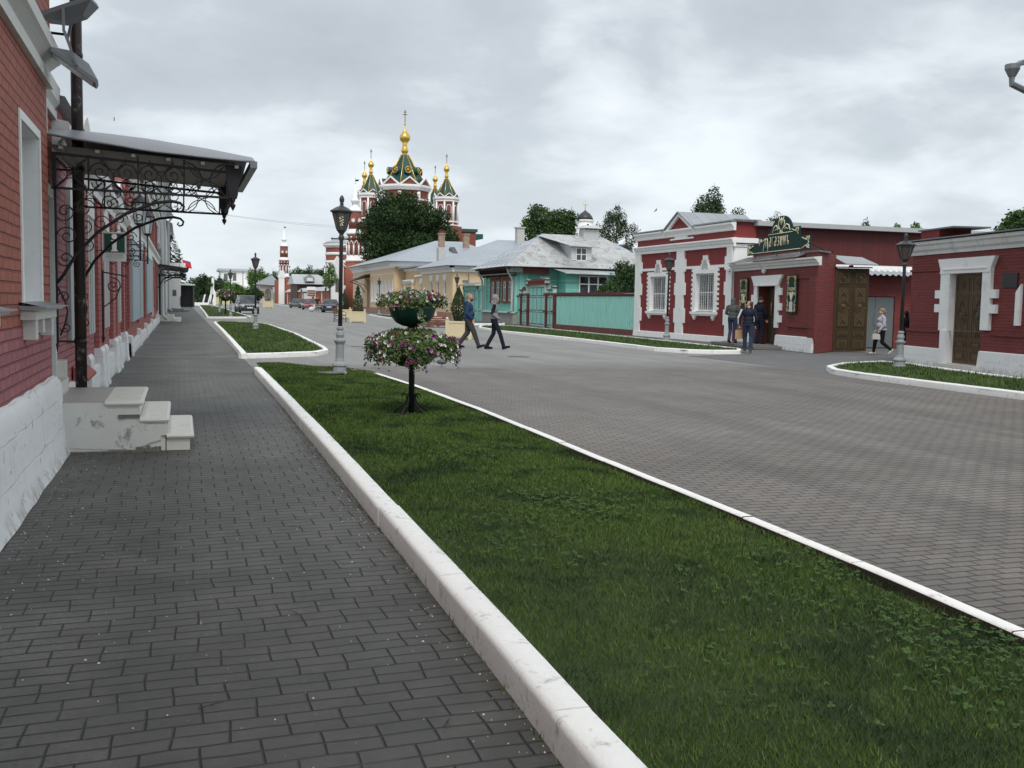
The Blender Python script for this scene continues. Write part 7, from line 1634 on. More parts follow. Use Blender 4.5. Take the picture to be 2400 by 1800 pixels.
stand('flower_stand','two tier dark green flower stand with white and purple petunias on the long lawn',(2.86,13.05,.045),True,seed=5)
stand('flower_stand','single bowl flower stand on the small far lawn left of the grey car',(3.52,88.4,.1),False,seed=6).scale=(1.6,1.6,1.75)

# ================================================================ benches, planters, cars
CRP=paint('cream_planter_paint',(.66,.57,.37),rough=.6,var=.06)
def planter(label,loc,rz,th,tw,shape,seed=1,s=1):
    o=thing('planter_box',label,'planter',loc,rz,'cream wooden planters in the street')
    mb=MB(); 
    for sx in (-1,1):
        for sy in (-1,1): mb.box(sx*.46-.07,sx*.46+.07,sy*.46-.07,sy*.46+.07,0,.78); mb.ball((sx*.46,sy*.46,.83),.065,8)
    mb.box(-.45,.45,-.48,-.44,.14,.72); mb.box(-.45,.45,.44,.48,.14,.72); mb.box(-.48,-.44,-.45,.45,.14,.72); mb.box(.44,.48,-.45,.45,.14,.72)
    for z in (.1,.66): mb.box(-.42,.42,-.5,-.44,z,z+.08); mb.box(-.5,-.44,-.42,.42,z,z+.08); mb.box(.44,.5,-.42,.42,z,z+.08)
    mb.build('box',CRP,o); mb=MB(); mb.box(-.44,.44,-.44,.44,.15,.66); mb.build('soil',SOIL,o)
    o.scale=(s,)*3
    t_=thing('thuja_shrub',label.replace('cream planter box','clipped thuja in the planter'),'shrub',(loc[0],loc[1],.6*s),0,'thuja shrubs in the cream planters'); rr=random.Random(seed); mb=MB()
    for _ in range(3800):
        q=rr.random(); a=rr.uniform(0,2*PI)
        if shape=='cone': r=tw*(math.sin(min(1,q*1.25+.18)*PI*.55) if q<.35 else (1-((q-.35)/.65)**1.5))
        elif shape=='spiral': r=tw*(1 if q<.55 else (.45+.35*abs(math.sin((q-.55)*22)))*(1.15-q)*1.8)
        else: r=tw*math.sqrt(max(0,1-(2*q-1)**2))
        r*=rr.uniform(.82,1.05)*(1+.1*noise.noise(Vector((a*2,q*7,seed)))); p=Vector((r*math.cos(a),r*math.sin(a),q*th)); s_=rr.uniform(.02,.04)
        d_=Vector((math.cos(a)+rr.gauss(0,.5),math.sin(a)+rr.gauss(0,.5),rr.gauss(.2,.5))).normalized(); u=d_.orthogonal().normalized(); w_=d_.cross(u); mb.add([p-u*s_,p-w_*s_*.6,p+u*s_,p+w_*s_*.6],[(0,1,2,3)])
    mb.build('crown',LEAFM['thuja'],t_); mb=MB(); mb.tube([(0,0,0),(0,0,th*.9)],[.05,.015],6); mb.build('trunk',BARK,t_)
planter('cream planter box just behind the man in the blue hoodie',(10.75,40.3,0),rad(-14),1.55,.33,'cone',1,1.0)
planter('cream planter box beside the iron bench right of the big lamp post',(11.25,68.3,0),rad(-10),1.85,.33,'spiral',2,1.0)
planter('cream planter box directly behind the big lamp post, left of the bench',(12.15,80.3,0),rad(-10),1.5,.42,'cone',3,1.0)
planter('cream planter box hidden by the upper petunias',(14.2,60.5,0),rad(-10),1.55,.30,'cone',4,1.0)
planter('cream planter box far down the street right of the grey car',(12.6,160,0),0,2.0,.55,'ball',5,1.4)
def bench(label,loc,rz):
    o=thing('park_bench',label,'bench',loc,rz,'iron and wood benches')
    wd=paint('bench_slats',(.25,.10,.07),rough=.6,var=.2)
    mb=MB(); 
    for k in range(5): mb.box(-.85,.85,-.22+k*.095,-.15+k*.095,.43,.46)
    mb.build('seat',wd,o); mb=MB()
    for k in range(5): mb.box(-.85,.85,.24+k*.03,.27+k*.03,.52+k*.085,.585+k*.085)
    mb.build('backrest',wd,o)
    for sx in (-.8,.8):
        mb=MB(); f=[(sx,p[0],p[1]) for p in [(-.28,0),(-.22,.12),(-.26,.25),(-.2,.42),(.2,.42),(.26,.2),(.2,.1),(.3,0)]]; mb.tube(f,.028,6); mb.tube([(sx,.22,.42),(sx,.3,.65),(sx,.40,.95)],.026,6); mb.tube([(sx,-.22,.42),(sx,-.26,.62),(sx,-.1,.68),(sx,.28,.64)],.022,6); mb.tube([(sx,.05+.11*math.cos(a),.22+.11*math.sin(a)) for a in np.linspace(0,2*PI,11)],.018,5); mb.build('iron_side',IRON,o)
bench('iron sided bench next to the planter right of the big lamp post',(10.35,70.2,0),rad(70))
bench('wooden slatted bench behind the petunias, beside the blue hoodie man\'s planter',(9.8,41.6,0),rad(158))
wbag=thing('white_sacks','heap of white plastic sacks lying on the bench behind the petunias','bag',(9.9,41.5,.47),0)
mb=MB()
for (x,y,r) in ((-.5,0,.2),(-.1,.05,.24),(.3,0,.22),(.65,.02,.17)): mb.ball((x*.9,y-x*.35,r*.8+.05),(r,r*.8,r*1.0),12,0,None,8)
mb.build('sack',flat('white_plastic',(.62,.64,.66),rough=.35),wbag)

def car(label,loc,rz,col,kind,front=True,seed=0):
    o=thing('parked_car',label,'car',loc,rz,None); PT=flat('car_paint_%d'%seed,col,rough=.25,metal=.5,coat=.8); BLK=flat('car_black_plastic',(.012,.012,.013),rough=.5); TY=flat('tyre_rubber',(.012,.012,.012),rough=.8); RM=flat('alloy_rim',(.35,.36,.37),rough=.3,metal=.7)
    suv=kind=='suv'; Lh=2.25; W=.92 if suv else .90; top=1.69 if suv else 1.46; bz=1.02 if suv else .90; gz=.26 if suv else .18
    # lower body: stations along y (front = -y)
    stt=[(-Lh,.62*W,gz+.18,bz-.36),(-Lh+.10,.86*W,gz+.04,bz-.24),(-Lh+.45,.96*W,gz,bz-.12),(-1.05,W,gz,bz-.01),(0,W,gz,bz+.02),(1.2,W,gz,bz+.04),(1.95,.96*W,gz,bz+(.03 if suv else .04)),(Lh-.08,.88*W,gz+.04,bz-.02),(Lh,.72*W,gz+.2,bz-.25)]
    vs=[];fs=[]; m_=12
    for (y,w_,z0,z1) in stt:
        zc=(z0+z1)/2; hz=(z1-z0)/2
        for k in range(m_):
            a=2*PI*(k+.5)/m_; c_,s_=math.cos(a),math.sin(a); vs.append((w_*abs(c_)**.35*(1 if c_>0 else -1),y,zc+hz*abs(s_)**.45*(1 if s_>0 else -1)))
    for j in range(len(stt)-1):
        for k in range(m_): fs.append((j*m_+k,j*m_+(k+1)%m_,(j+1)*m_+(k+1)%m_,(j+1)*m_+k))
    fs+= [tuple(range(m_)),tuple(range((len(stt)-1)*m_,len(stt)*m_))[::-1]]
    mb=MB(); mb.add(vs,fs,0,True); bo=mb.build('body',PT,o)
    y0,y1,yt0,yt1=(-1.15,2.05,-.35,1.75) if suv else (-1.0,1.65,-.15,.95)
    b=[(-W*.93,y0,bz-.03),(W*.93,y0,bz-.03),(W*.93,y1,bz),(-W*.93,y1,bz)]; tt=[(-W*.70,yt0,top),(W*.70,yt0,top),(W*.70,yt1,top-.02),(-W*.70,yt1,top-.02)]
    mb=MB(); mb.add(b+tt,[(0,1,5,4),(1,2,6,5),(2,3,7,6),(3,0,4,7)],0,False); mb.build('window',GLASS,o)
    mb=MB(); q=.03; mb.add([(x*1.02,y,z) for x,y,z in tt]+[(x*.88,y*.96,z+.045) for x,y,z in tt],[(0,1,5,4),(1,2,6,5),(2,3,7,6),(3,0,4,7),(4,5,6,7)],0,True)
    for i in range(4): mb.tube([b[i],tt[i]],.045,5)
    for sx in (-1,1): mb.tube([(sx*W*.93,.45,bz),(sx*W*.71,.45,top)],.035,5); mb.tube([tt[0] if sx<0 else tt[1],tt[3] if sx<0 else tt[2]],.045,5)
    mb.build('roof',PT,o)
    mb=MB(); 
    if suv: mb.box(-.86*W,.86*W,-Lh-.03,-Lh+.3,gz-.0,gz+.30); mb.box(-.86*W,.86*W,Lh-.3,Lh+.02,gz,gz+.3); mb.box(-W-.012,W+.012,-1.1,1.2,gz,gz+.16)
    mb.box(-.45,.45,-Lh-.045,-Lh+.1,bz-.42,bz-.22); mb.box(-.7,.7,-Lh-.02,-Lh+.1,gz+.06,gz+.2); mb.build('bumper',BLK,o)
    mb=MB()
    mb.prism([(-.34,bz-.24),(-.27,bz-.24),(-.16,bz-.40),(-.22,bz-.40)],-Lh-.06,-Lh-.045,'y'); mb.prism([(.34,bz-.24),(.27,bz-.24),(.16,bz-.40),(.22,bz-.40)],-Lh-.06,-Lh-.045,'y'); mb.ball((0,-Lh-.05,bz-.32),(.06,.015,.06),10)
    mb.box(-.6,.6,-Lh-.05,-Lh+.05,bz-.47,bz-.435); mb.build('grille_trim',RM,o)
    for yy,z in ((-Lh-.065,gz+.26),(Lh+.03,bz-.34)):
        mb=MB(); mb.box(-.26,.26,yy,yy+.02,z,z+.11); mb.build('number_plate',flat('plate_white',(.7,.72,.72)),o)
    for sx in (-1,1):
        mb=MB(); mb.ball((sx*.66*W,-Lh+.12,bz-.30),(.17,.16,.09),10,0,None,6); mb.build('headlight',flat('headlight_lens',(.6,.62,.64),rough=.15),o)
        mb=MB(); mb.ball((sx*.70*W,Lh-.08,bz-.14),(.20,.12,.07),10,0,None,6); mb.build('tail_light',flat('tail_red',(.25,.01,.01),rough=.2),o)
        mb=MB(); mb.ball((sx*(W+.10),-.85,bz+.08),(.11,.07,.075),8); mb.build('side_mirror',PT,o)
        for yy in (-1.38,1.38):
            M=Matrix.Translation((sx*(W-.10),yy,.33 if not suv else .36))@Matrix.Rotation(rad(90),4,'Y'); r=.33 if not suv else .37
            wh=MB(); wh.lathe([(r*.62,-.105),(r*.92,-.11),(r,-.08),(r,.08),(r*.92,.11),(r*.62,.105)],0,0,22,0,True,M=M); w_o=wh.build('tyre',TY,o)
            wh=MB(); wh.lathe([(0,sx*.09),(r*.15,sx*.10),(r*.55,sx*.07),(r*.64,sx*.10)],0,0,20,0,True,M=M,cap=False)
            for k in range(5): a=k*2*PI/5; wh.box(-.03,.03,0,r*.6,sx*.1-.01,sx*.1+.01,0,M@Matrix.Rotation(a,4,'Z'))
            wh.build('rim',RM,w_o)
    return o
car('grey silver off-road car with black bumper facing the camera in the middle of the street',(5.92,100.2,0),rad(4),(.20,.22,.23),'suv',seed=1)
car('dark grey sedan facing the camera, leftmost of the three cars along the orange wall',(17.6,162,0),rad(22),(.10,.11,.11),'sedan',seed=2)
car('red sedan facing the camera, middle of the three cars along the orange wall',(16.9,140,0),rad(14),(.35,.03,.04),'sedan',seed=3)
car('bluish grey sedan seen from behind, nearest of the three cars along the orange wall',(16.3,118,0),rad(168),(.09,.11,.15),'sedan',seed=4)
# birds
def bird(label,loc,rz,col,fly=False,s=1):
    o=thing('bird',label,'bird',loc,rz); mb=MB()
    mb.ball((0,0,.10),(.06,.12,.055),10,0,None,8); mb.ball((0,-.12,.17),(.03,.035,.032),8); mb.tube([(0,-.08,.12),(0,-.12,.16)],[.035,.025],6); mb.tube([(0,-.145,.165),(0,-.18,.155)],[.008,.002],5); mb.prism([(-.03,.10),(.03,.10),(.045,.24),(-.045,.24)],.085,.10,'z')
    if fly: mb.add([(0,-.05,.12),(.45,.02,.42),(.35,.15,.32),(0,.08,.12),(-.3,.05,-.15),(-.25,.14,-.12)],[(0,1,2,3),(0,3,5,4)])
    else: mb.tube([(.02,0,.05),(.02,0,0)],.005,4); mb.tube([(-.02,0,.05),(-.02,0,0)],.005,4)
    mb.build('body',flat('bird_'+col,{'grey':(.10,.10,.11),'black':(.015,.015,.015)}[col]),o); o.scale=(s,)*3
bird('small dark bird flying in the grey sky above the red shop',(28.97,60,7.5),rad(40),'black',True,.55)
bird('grey pigeon standing on the road just right of the lower petunias',(5.85,23.4,0),rad(60),'grey',False,1.1)
# ================================================================ people
SKIN=paint('skin',(.50,.30,.22),rough=.55,var=.06,bump=0,fine=40)
def cloth(name,col,rough=.85,var=.14): return paint(name,col,rough=rough,var=var,scale=9,bump=.5,bdist=.012,fine=50,spec=.2)
def person(label,loc,rz,H,prims,mats,extras=(),voxel=.0085):
    o=thing('person',label,'person',(0,0,0),0)
    mb=MB(); s=H/1.75
    for p in prims:
        if p[0]=='c':
            a,ra,b,rb=Vector(p[1]),p[2],Vector(p[3]),p[4]; d=b-a; n=max(2,int(d.length/.04)); pts=[a-d.normalized()*ra*.85,a-d.normalized()*ra*.45]; rs=[ra*.35,ra*.86]
            for i in range(n+1): pts.append(a+d*i/n); rs.append(ra+(rb-ra)*i/n)
            pts+= [b+d.normalized()*rb*.45,b+d.normalized()*rb*.85]; rs+=[rb*.86,rb*.35]; mb.tube(pts,rs,12)
        else: mb.ball(p[1],p[2],16,0,None,10)
    me=bpy.data.meshes.new('tmp'); me.from_pydata([tuple(Vector(v)*s) for v in mb.v],[],mb.f); t_=bpy.data.objects.new('tmp',me); COL.objects.link(t_)
    md=t_.modifiers.new('r','REMESH'); md.mode='VOXEL'; md.voxel_size=voxel*s; ms=t_.modifiers.new('s','SMOOTH'); ms.factor=.5; ms.iterations=2
    dg=bpy.context.evaluated_depsgraph_get(); bm=bpy.data.meshes.new_from_object(t_.evaluated_get(dg)); bpy.data.objects.remove(t_)
    bm.name='body'; n=len(bm.vertices); co=np.empty(n*3); bm.vertices.foreach_get('co',co); co=co.reshape(-1,3); co[:,2]-=co[:,2].min()
    # soft cloth folds
    bm.vertices.foreach_set('co',co.ravel()); npoly=len(bm.polygons); ce=np.empty(npoly*3); bm.update(); bm.polygons.foreach_get('center',ce); ce=ce.reshape(-1,3)/s
    zoff=min((Vector(p[1]).z-(p[2] if p[0]=='c' else p[2][2])) for p in prims); D=[];MI=[]
    ce[:,2]+=min(v[2] for v in mb.v)
    for p in prims:
        if p[0]=='c':
            a=np.array(p[1]);b=np.array(p[3]);ab=b-a;t=np.clip(((ce-a)@ab)/(ab@ab),0,1); d=np.linalg.norm(ce-a-t[:,None]*ab,axis=1)-(p[2]+(p[4]-p[2])*t); D.append(d); MI.append(p[5])
        else:
            q=np.linalg.norm((ce-np.array(p[1]))/np.array(p[2]),axis=1); D.append((q-1)*min(p[2])); MI.append(p[3])
    idx=np.array(MI)[np.argmin(np.array(D),axis=0)].astype(np.int32)
    bm.materials.clear()
    for m in mats: bm.materials.append(m)
    bm.polygons.foreach_set('material_index',idx); bm.polygons.foreach_set('use_smooth',np.ones(npoly,bool)); bm.update()
    b=bpy.data.objects.new('body',bm); COL.objects.link(b); b.parent=o
    z0=min(v[2] for v in mb.v)
    for (nm,mt,fn) in extras:
        x=MB(); fn(x); x.v=[(v[0]*s,v[1]*s,(v[2]-z0)*s) for v in x.v]; x.build(nm,mt,o)
    o.location=loc; o.rotation_euler=(0,0,rz); return o
def hand(w,d,side,m,curl=.5,tw=0):
    """palm and five fingers; w wrist, d forearm direction, side = outward vector of the thumb"""
    w=Vector(w); d=Vector(d).normalized(); t=Vector(side); t=(t-d*t.dot(d)).normalized(); n=d.cross(t); pr=[]
    c=w+d*.045; pr.append(('c',tuple(w),.026,tuple(c),.030,m)); 
    for i,(off,ln) in enumerate(((.030,.066),(.010,.074),(-.010,.068),(-.028,.054))):
        a=w+d*.07+t*off; b=a+(d*(1-curl*.5)+n*curl*.5).normalized()*ln*.5; e=b+(d*(1-curl)+n*curl).normalized()*ln*.5
        pr.append(('c',tuple(w+d*.03+t*off*.8),.015,tuple(a),.0125,m)); pr.append(('c',tuple(a),.0115,tuple(b),.0105,m)); pr.append(('c',tuple(b),.0105,tuple(e),.009,m))
    a=w+d*.025+t*.028; b=a+(d*.6+t*.6+n*.2).normalized()*.035; e=b+(d*.85+n*.4).normalized()*.028; pr+= [('c',tuple(a),.014,tuple(b),.012,m),('c',tuple(b),.0115,tuple(e),.010,m)]
    return pr
def foot(ank,m,pitch=0,yaw=0,L=.17,sole=None):
    a=Vector(ank); f=Vector((math.sin(yaw),math.cos(yaw)*math.cos(pitch),math.sin(pitch))); dn=Vector((0,math.sin(pitch),-math.cos(pitch)))
    h=a+dn*.045-f*.045; t=a+dn*.052+f*L
    return [('c',tuple(a),.047,tuple(h),.045,m),('c',tuple(h),.042,tuple(a+dn*.045+f*.07),.046,m),('c',tuple(a+dn*.045+f*.07),.045,tuple(t),.034,m),('c',tuple(h+dn*.02),.028,tuple(t+dn*.012),.026,sole if sole is not None else m)]
def head(c,m,chin=True,yaw=0):
    x,y,z=c; f=Vector((math.sin(-yaw),math.cos(yaw),0)); q=lambda a,b,zz:(x+f.x*a+f.y*b,y+f.y*a-f.x*b,z+zz)
    p=[('e',q(-.01,0,.015),(.076,.092,.105),m),('c',q(.035,0,-.045),.050,q(.05,0,-.082),.030,m),('c',q(.088,0,.0),.011,q(.103,0,-.022),.013,m),('c',q(.075,0,-.05),.018,q(.078,0,-.055),.018,m)]
    for s in (-1,1): p+= [('e',q(-.005,s*.078,-.005),(.016,.016,.030),m),('c',q(.055,s*.035,-.02),.028,q(.05,s*.038,-.03),.025,m)]
    return p
def eyes(c,yaw=0):
    def fn(mb):
        x,y,z=c; f=Vector((math.sin(-yaw),math.cos(yaw),0))
        for s in (-1,1): mb.ball((x+f.x*.081+f.y*s*.032,y+f.y*.081-f.x*s*.032,z+.012),(.011,.011,.008),8,0,None,6)
    return fn
EYEM=flat('eye_dark',(.03,.025,.02),rough=.3)
def legs(fa,fk,ra,rk,m,hip=.92,th=.088,kn=.066,an=.05,w=.09):
    return [('c',(w,.0,hip),th,fk,kn,m),('c',fk,kn,fa,an,m),('c',(-w,.0,hip),th,rk,kn,m),('c',rk,kn,ra,an,m)]
def torso(mt,mp,fat=0.,lean=0.,hem=.93):
    return [('e',(0,-.01,.94),(.160+fat*.5,.115+fat*.6,.12),mp),('e',(0,lean*.3+fat*.6,1.09),(.152+fat,.115+fat*1.4,.16),mt),('e',(0,lean*.7,1.29),(.175+fat*.7,.122+fat*.6,.185),mt),
        ('c',(-.15,lean,1.405),.062,(.15,lean,1.405),.062,mt),('e',(0,0,hem+.06),(.166+fat*.9,.125+fat*1.1,.075),mt)]
RW=rad(-108)      # walking to the right across the view
# 1: man in blue hoodie
mt=[cloth('blue_hoodie',(.028,.055,.12)),cloth('grey_cargo_trousers',(.060,.058,.054)),SKIN,cloth('black_sandal',(.015,.015,.017)),paint('white_sole',(.6,.6,.58),rough=.6),paint('white_sock',(.55,.55,.55))]
hc=(0,.05,1.63)
pr=torso(0,1,.045,.02)+legs((.09,.34,.11),(.10,.20,.51),(-.09,-.30,.12),(-.09,-.02,.50),1,th=.105,kn=.085,an=.06)+head(hc,2)+[('c',(0,.0,1.44),.062,(0,.03,1.56),.055,2),('c',(-.08,-.04,1.47),.055,(.08,-.04,1.47),.055,0),('e',(0,-.09,1.44),(.10,.065,.075),0),
 ('c',(.21,.0,1.39),.068,(.25,-.03,1.12),.058,0),('c',(.25,-.03,1.12),.056,(.21,.14,.95),.045,0),('c',(-.21,.0,1.39),.068,(-.25,-.05,1.12),.058,0),('c',(-.25,-.05,1.12),.056,(-.21,.12,.95),.045,0)]
pr+=foot((.09,.35,.10),3,.35,0,.17,4)+foot((-.09,-.30,.10),3,0,0,.17,4)+hand((.20,.15,.93),(-.1,.3,-1),(0,1,0),2)+hand((-.20,.13,.93),(.1,.3,-1),(0,1,0),2)+[('c',(.09,.34,.14),.05,(.09,.345,.12),.05,5)]
def beard(mb): mb.ball((0,.118,1.545),(.045,.035,.04),10); mb.ball((.0,.09,1.535),(.06,.045,.035),10)
def stub(mb): mb.ball((0,.025,1.665),(.079,.092,.092),14)
person('bearded bareheaded man in a blue hoodie and grey trousers walking right',(9.0,32.5,0),RW,1.80,pr,mt,[('beard',flat('beard_dark',(.02,.015,.012),rough=.9),beard),('eyes',EYEM,eyes(hc)),('cropped_hair',flat('cropped_hair',(.34,.20,.145),rough=.8),stub)])
# 2: hooded man
mt=[cloth('grey_hoodie',(.25,.25,.27)),cloth('navy_jeans',(.012,.016,.032)),SKIN,cloth('black_shoe',(.012,.012,.012)),cloth('black_sleeve',(.014,.014,.018))]
hc=(0,.05,1.62)
pr=torso(0,1,.0,.0)+legs((.08,.31,.11),(.09,.19,.51),(-.08,-.24,.09),(-.08,-.02,.50),1,th=.090,kn=.068,an=.062)+head(hc,2)+[('c',(0,.0,1.44),.058,(0,.03,1.56),.055,0),('e',(0,.015,1.645),(.098,.108,.122),0),('c',(0,.0,1.55),.088,(0,.02,1.50),.082,0),('e',(0,-.06,1.48),(.085,.06,.07),0),
 ('c',(.185,.0,1.395),.060,(.235,-.06,1.15),.052,4),('c',(.235,-.06,1.15),.051,(.18,.12,1.0),.043,0),('c',(-.185,.0,1.395),.060,(-.235,-.06,1.15),.052,4),('c',(-.235,-.06,1.15),.051,(-.18,.12,1.0),.043,0),('c',(.18,.12,1.0),.04,(.10,.16,.97),.038,0),('c',(-.18,.12,1.0),.04,(-.10,.16,.97),.038,0)]
pr+=foot((.08,.32,.10),3,.25)+foot((-.08,-.24,.09),3,0)
person('man with grey hood up, black upper sleeves and dark jeans, walking right across the road',(9.72,31.9,0),RW,1.78,pr,mt,[('eyes',EYEM,eyes((0,.06,1.62)))])
# 3: man in grey jacket by the left pilaster, back turned
FA=rad(-50)
mt=[cloth('grey_denim_jacket',(.085,.095,.095)),cloth('blue_jeans',(.028,.045,.085)),SKIN,cloth('brown_shoe',(.035,.02,.012)),cloth('hood_grey',(.10,.11,.12))]
pr=torso(0,1,.02,.0)+legs((.12,.05,.09),(.13,.05,.50),(-.06,-.14,.14),(-.09,.06,.48),1,th=.092,kn=.07,an=.058)+head((0,.07,1.60),2)+[('c',(0,.0,1.44),.058,(0,.04,1.56),.055,4),('e',(0,.02,1.635),(.092,.105,.115),4),('c',(0,.0,1.54),.082,(0,-.01,1.48),.08,4),
 ('c',(.19,.0,1.39),.064,(.27,.04,1.13),.054,0),('c',(.27,.04,1.13),.052,(.17,.22,1.06),.042,0),('c',(-.19,.0,1.39),.064,(-.27,.04,1.13),.054,0),('c',(-.27,.04,1.13),.052,(-.15,.22,1.08),.042,0)]+foot((.12,.05,.09),3)+foot((-.06,-.14,.13),3,-.4)+hand((.17,.22,1.06),(-.6,.6,.3),(0,0,1),2)+hand((-.15,.22,1.08),(.6,.6,.3),(0,0,1),2)
person('man in a plain grey jacket, hood up, seen from behind by the shop wall',(20.0,34.5,.12),FA,1.74,pr,mt,[('eyes',EYEM,eyes((0,.07,1.60)))])
# 4: dark man in a cap at the door
mt=[cloth('black_navy_jacket',(.012,.014,.024)),cloth('dark_trousers',(.014,.018,.030)),SKIN,cloth('dark_trainer',(.02,.02,.022)),cloth('olive_cap',(.035,.04,.035)),paint('white_sole',(.6,.6,.58))]
pr=torso(0,1,.035,.0)+legs((.10,.05,.09),(.10,.08,.50),(-.10,-.06,.09),(-.10,.03,.50),1,th=.10,kn=.075,an=.062)+head((0,.05,1.60),2)+[('c',(0,.0,1.44),.06,(0,.03,1.56),.056,2),('c',(-.07,-.02,1.49),.05,(.07,-.02,1.49),.05,0),('c',(.20,.0,1.39),.068,(.26,.02,1.12),.058,0),('c',(.26,.02,1.12),.055,(.22,.12,.92),.043,0),('c',(-.20,.0,1.39),.068,(-.26,.02,1.12),.058,0),('c',(-.26,.02,1.12),.055,(-.2,.16,.94),.043,0)]+foot((.10,.05,.09),3,0,0,.17,5)+foot((-.10,-.06,.09),3,0,0,.17,5)+hand((.22,.12,.92),(0,.2,-1),(0,1,0),2)+hand((-.2,.16,.94),(0,.3,-1),(0,1,0),2)
def cap(mb): mb.ball((0,.03,1.655),(.09,.105,.085),14); mb.prism([(-.07,.10),(.07,.10),(.05,.18),(-.05,.18)],1.635,1.65,'z')
person('man in a black jacket and dark cap standing at the open shop door',(20.72,33.75,.13),rad(-75),1.80,pr,mt,[('cap',mt[4],cap),('eyes',EYEM,eyes((0,.05,1.60)))])
# 5: man with paper bag
mt=[cloth('navy_track_jacket',(.012,.017,.032),rough=.6),cloth('blue_jeans',(.045,.065,.105)),SKIN,cloth('grey_trainer',(.06,.075,.08)),paint('white_stripe_cloth',(.62,.64,.66)),paint('white_sole',(.6,.6,.58))]
hc=(0,.05,1.60); hy=rad(62)
pr=torso(0,1,.03,.02)+legs((.10,-.16,.10),(.11,.0,.49),(-.10,.16,.09),(-.10,.14,.50),1,th=.098,kn=.075,an=.062)+head(hc,2,True,hy)+[('c',(0,.0,1.43),.06,(0,.03,1.56),.056,2),('c',(-.07,-.01,1.46),.045,(.07,-.01,1.46),.045,0),
 ('c',(.20,.0,1.39),.066,(.26,-.04,1.12),.055,0),('c',(.26,-.04,1.12),.053,(.23,.06,.90),.041,0),('c',(-.20,.0,1.39),.066,(-.30,-.04,1.14),.055,0),('c',(-.30,-.04,1.14),.053,(-.30,.05,.92),.041,0),
 ('c',(-.235,-.035,1.41),.034,(-.345,-.075,1.14),.030,4),('c',(-.345,-.075,1.14),.030,(-.338,.015,.93),.024,4)]+foot((.10,-.16,.10),3,-.45,0,.17,5)+foot((-.10,.16,.09),3,0,0,.17,5)+hand((.23,.06,.90),(0,.2,-1),(0,1,0),2)+hand((-.30,.06,.90),(0,.1,-1),(0,1,0),2,.9)
def hair5(mb):
    M=rotm(hy); c=Vector(hc); b=c+M@Vector((0,-.03,.02)); mb.ball((b.x,b.y,b.z+.0),(.080,.083,.088),14)
P5=(17.85,29.75,0); R5=rad(-32)
person('man in a navy jacket with white sleeve stripe carrying a paper bag',P5,R5,1.70,pr,mt,[('hair',flat('brown_hair',(.06,.035,.022),rough=.8),hair5),('eyes',EYEM,eyes(hc,hy))])
hp=Matrix.Rotation(R5,4,'Z')@Vector((-.30*.971,.08*.971,0)); bg=thing('paper_bag','brown paper bag hanging from the hand of the man with the white sleeve stripe','bag',(P5[0]+hp.x,P5[1]+hp.y,.46),R5+rad(60))
mb=MB(); mb.add([(-.15,-.06,0),(.15,-.06,0),(.15,.06,0),(-.15,.06,0),(-.16,-.05,.30),(.16,-.05,.31),(.16,.05,.31),(-.16,.05,.30)],[(0,3,2,1),(0,1,5,4),(1,2,6,5),(2,3,7,6),(3,0,4,7)]); mb.build('bag_body',paint('kraft_paper',(.46,.31,.18),rough=.8,var=.12),bg)
mb=MB(); 
for y in (-.05,.05): mb.tube([(-.07,y,.30),(-.04,y*.4,.40),(.04,y*.4,.40),(.07,y,.30)],.006,5)
mb.build('handle',flat('kraft_handle',(.4,.27,.16)),bg)
# 6: woman
mt=[cloth('pale_lilac_jacket',(.42,.40,.46)),cloth('black_trousers',(.012,.012,.014)),SKIN,paint('pale_shoe',(.5,.5,.46)),cloth('lilac_collar',(.36,.34,.42))]
hc=(0,.06,1.58)
pr=torso(0,1,.05,.02,.88)+[('e',(0,.05,1.30),(.17,.15,.10),0)]+legs((.08,.25,.09),(.09,.20,.49),(-.08,-.33,.20),(-.08,.0,.46),1,th=.105,kn=.075,an=.055)+head(hc,2)+[('c',(0,.02,1.42),.058,(0,.04,1.53),.056,4),('c',(-.05,.02,1.46),.055,(.05,.02,1.46),.055,4),
 ('c',(.19,.0,1.37),.068,(.25,-.08,1.12),.060,0),('c',(.25,-.08,1.12),.058,(.20,.08,1.02),.046,0),('c',(-.19,.0,1.37),.068,(-.25,.02,1.12),.058,0),('c',(-.25,.02,1.12),.056,(-.24,.16,.93),.044,0)]+foot((.08,.25,.09),3)+foot((-.08,-.34,.18),3,-.75)+hand((-.24,.17,.91),(0,.2,-1),(0,1,0),2,.9)+hand((.20,.09,1.0),(-.5,.5,-.6),(0,1,0),2)
def hair6(mb): mb.ball((0,.015,1.66),(.098,.108,.085),14); mb.ball((0,-.045,1.60),(.088,.065,.085),12); mb.ball((0,.075,1.685),(.07,.05,.045),10)
P6=(22.5,28.95,0); R6=rad(72)
person('fair haired woman in a pale lilac jacket walking left past the grey door',P6,R6,1.57,pr,mt,[('hair',flat('fair_hair',(.27,.20,.125),rough=.8),hair6),('eyes',EYEM,eyes(hc))])
hp=Matrix.Rotation(R6,4,'Z')@Vector((-.24*.9,.30*.9,0)); hb=thing('handbag','white handbag hanging from the hand of the woman in the lilac jacket','handbag',(P6[0]+hp.x,P6[1]+hp.y,.52),R6+rad(90)); hb.scale=(.8,.8,.8)
mb=MB(); mb.prism([(-.17,0),(.17,0),(.15,.20),(.08,.24),(-.08,.24),(-.15,.20)],-.06,.06,'y'); mb.build('bag_body',paint('white_leather',(.55,.54,.50),rough=.4),hb)
mb=MB(); mb.tube([(-.1,0,.2),(-.08,0,.34),(0,0,.38),(.08,0,.34),(.1,0,.2)],.010,6); mb.build('strap',flat('bag_strap',(.5,.49,.45)),hb)
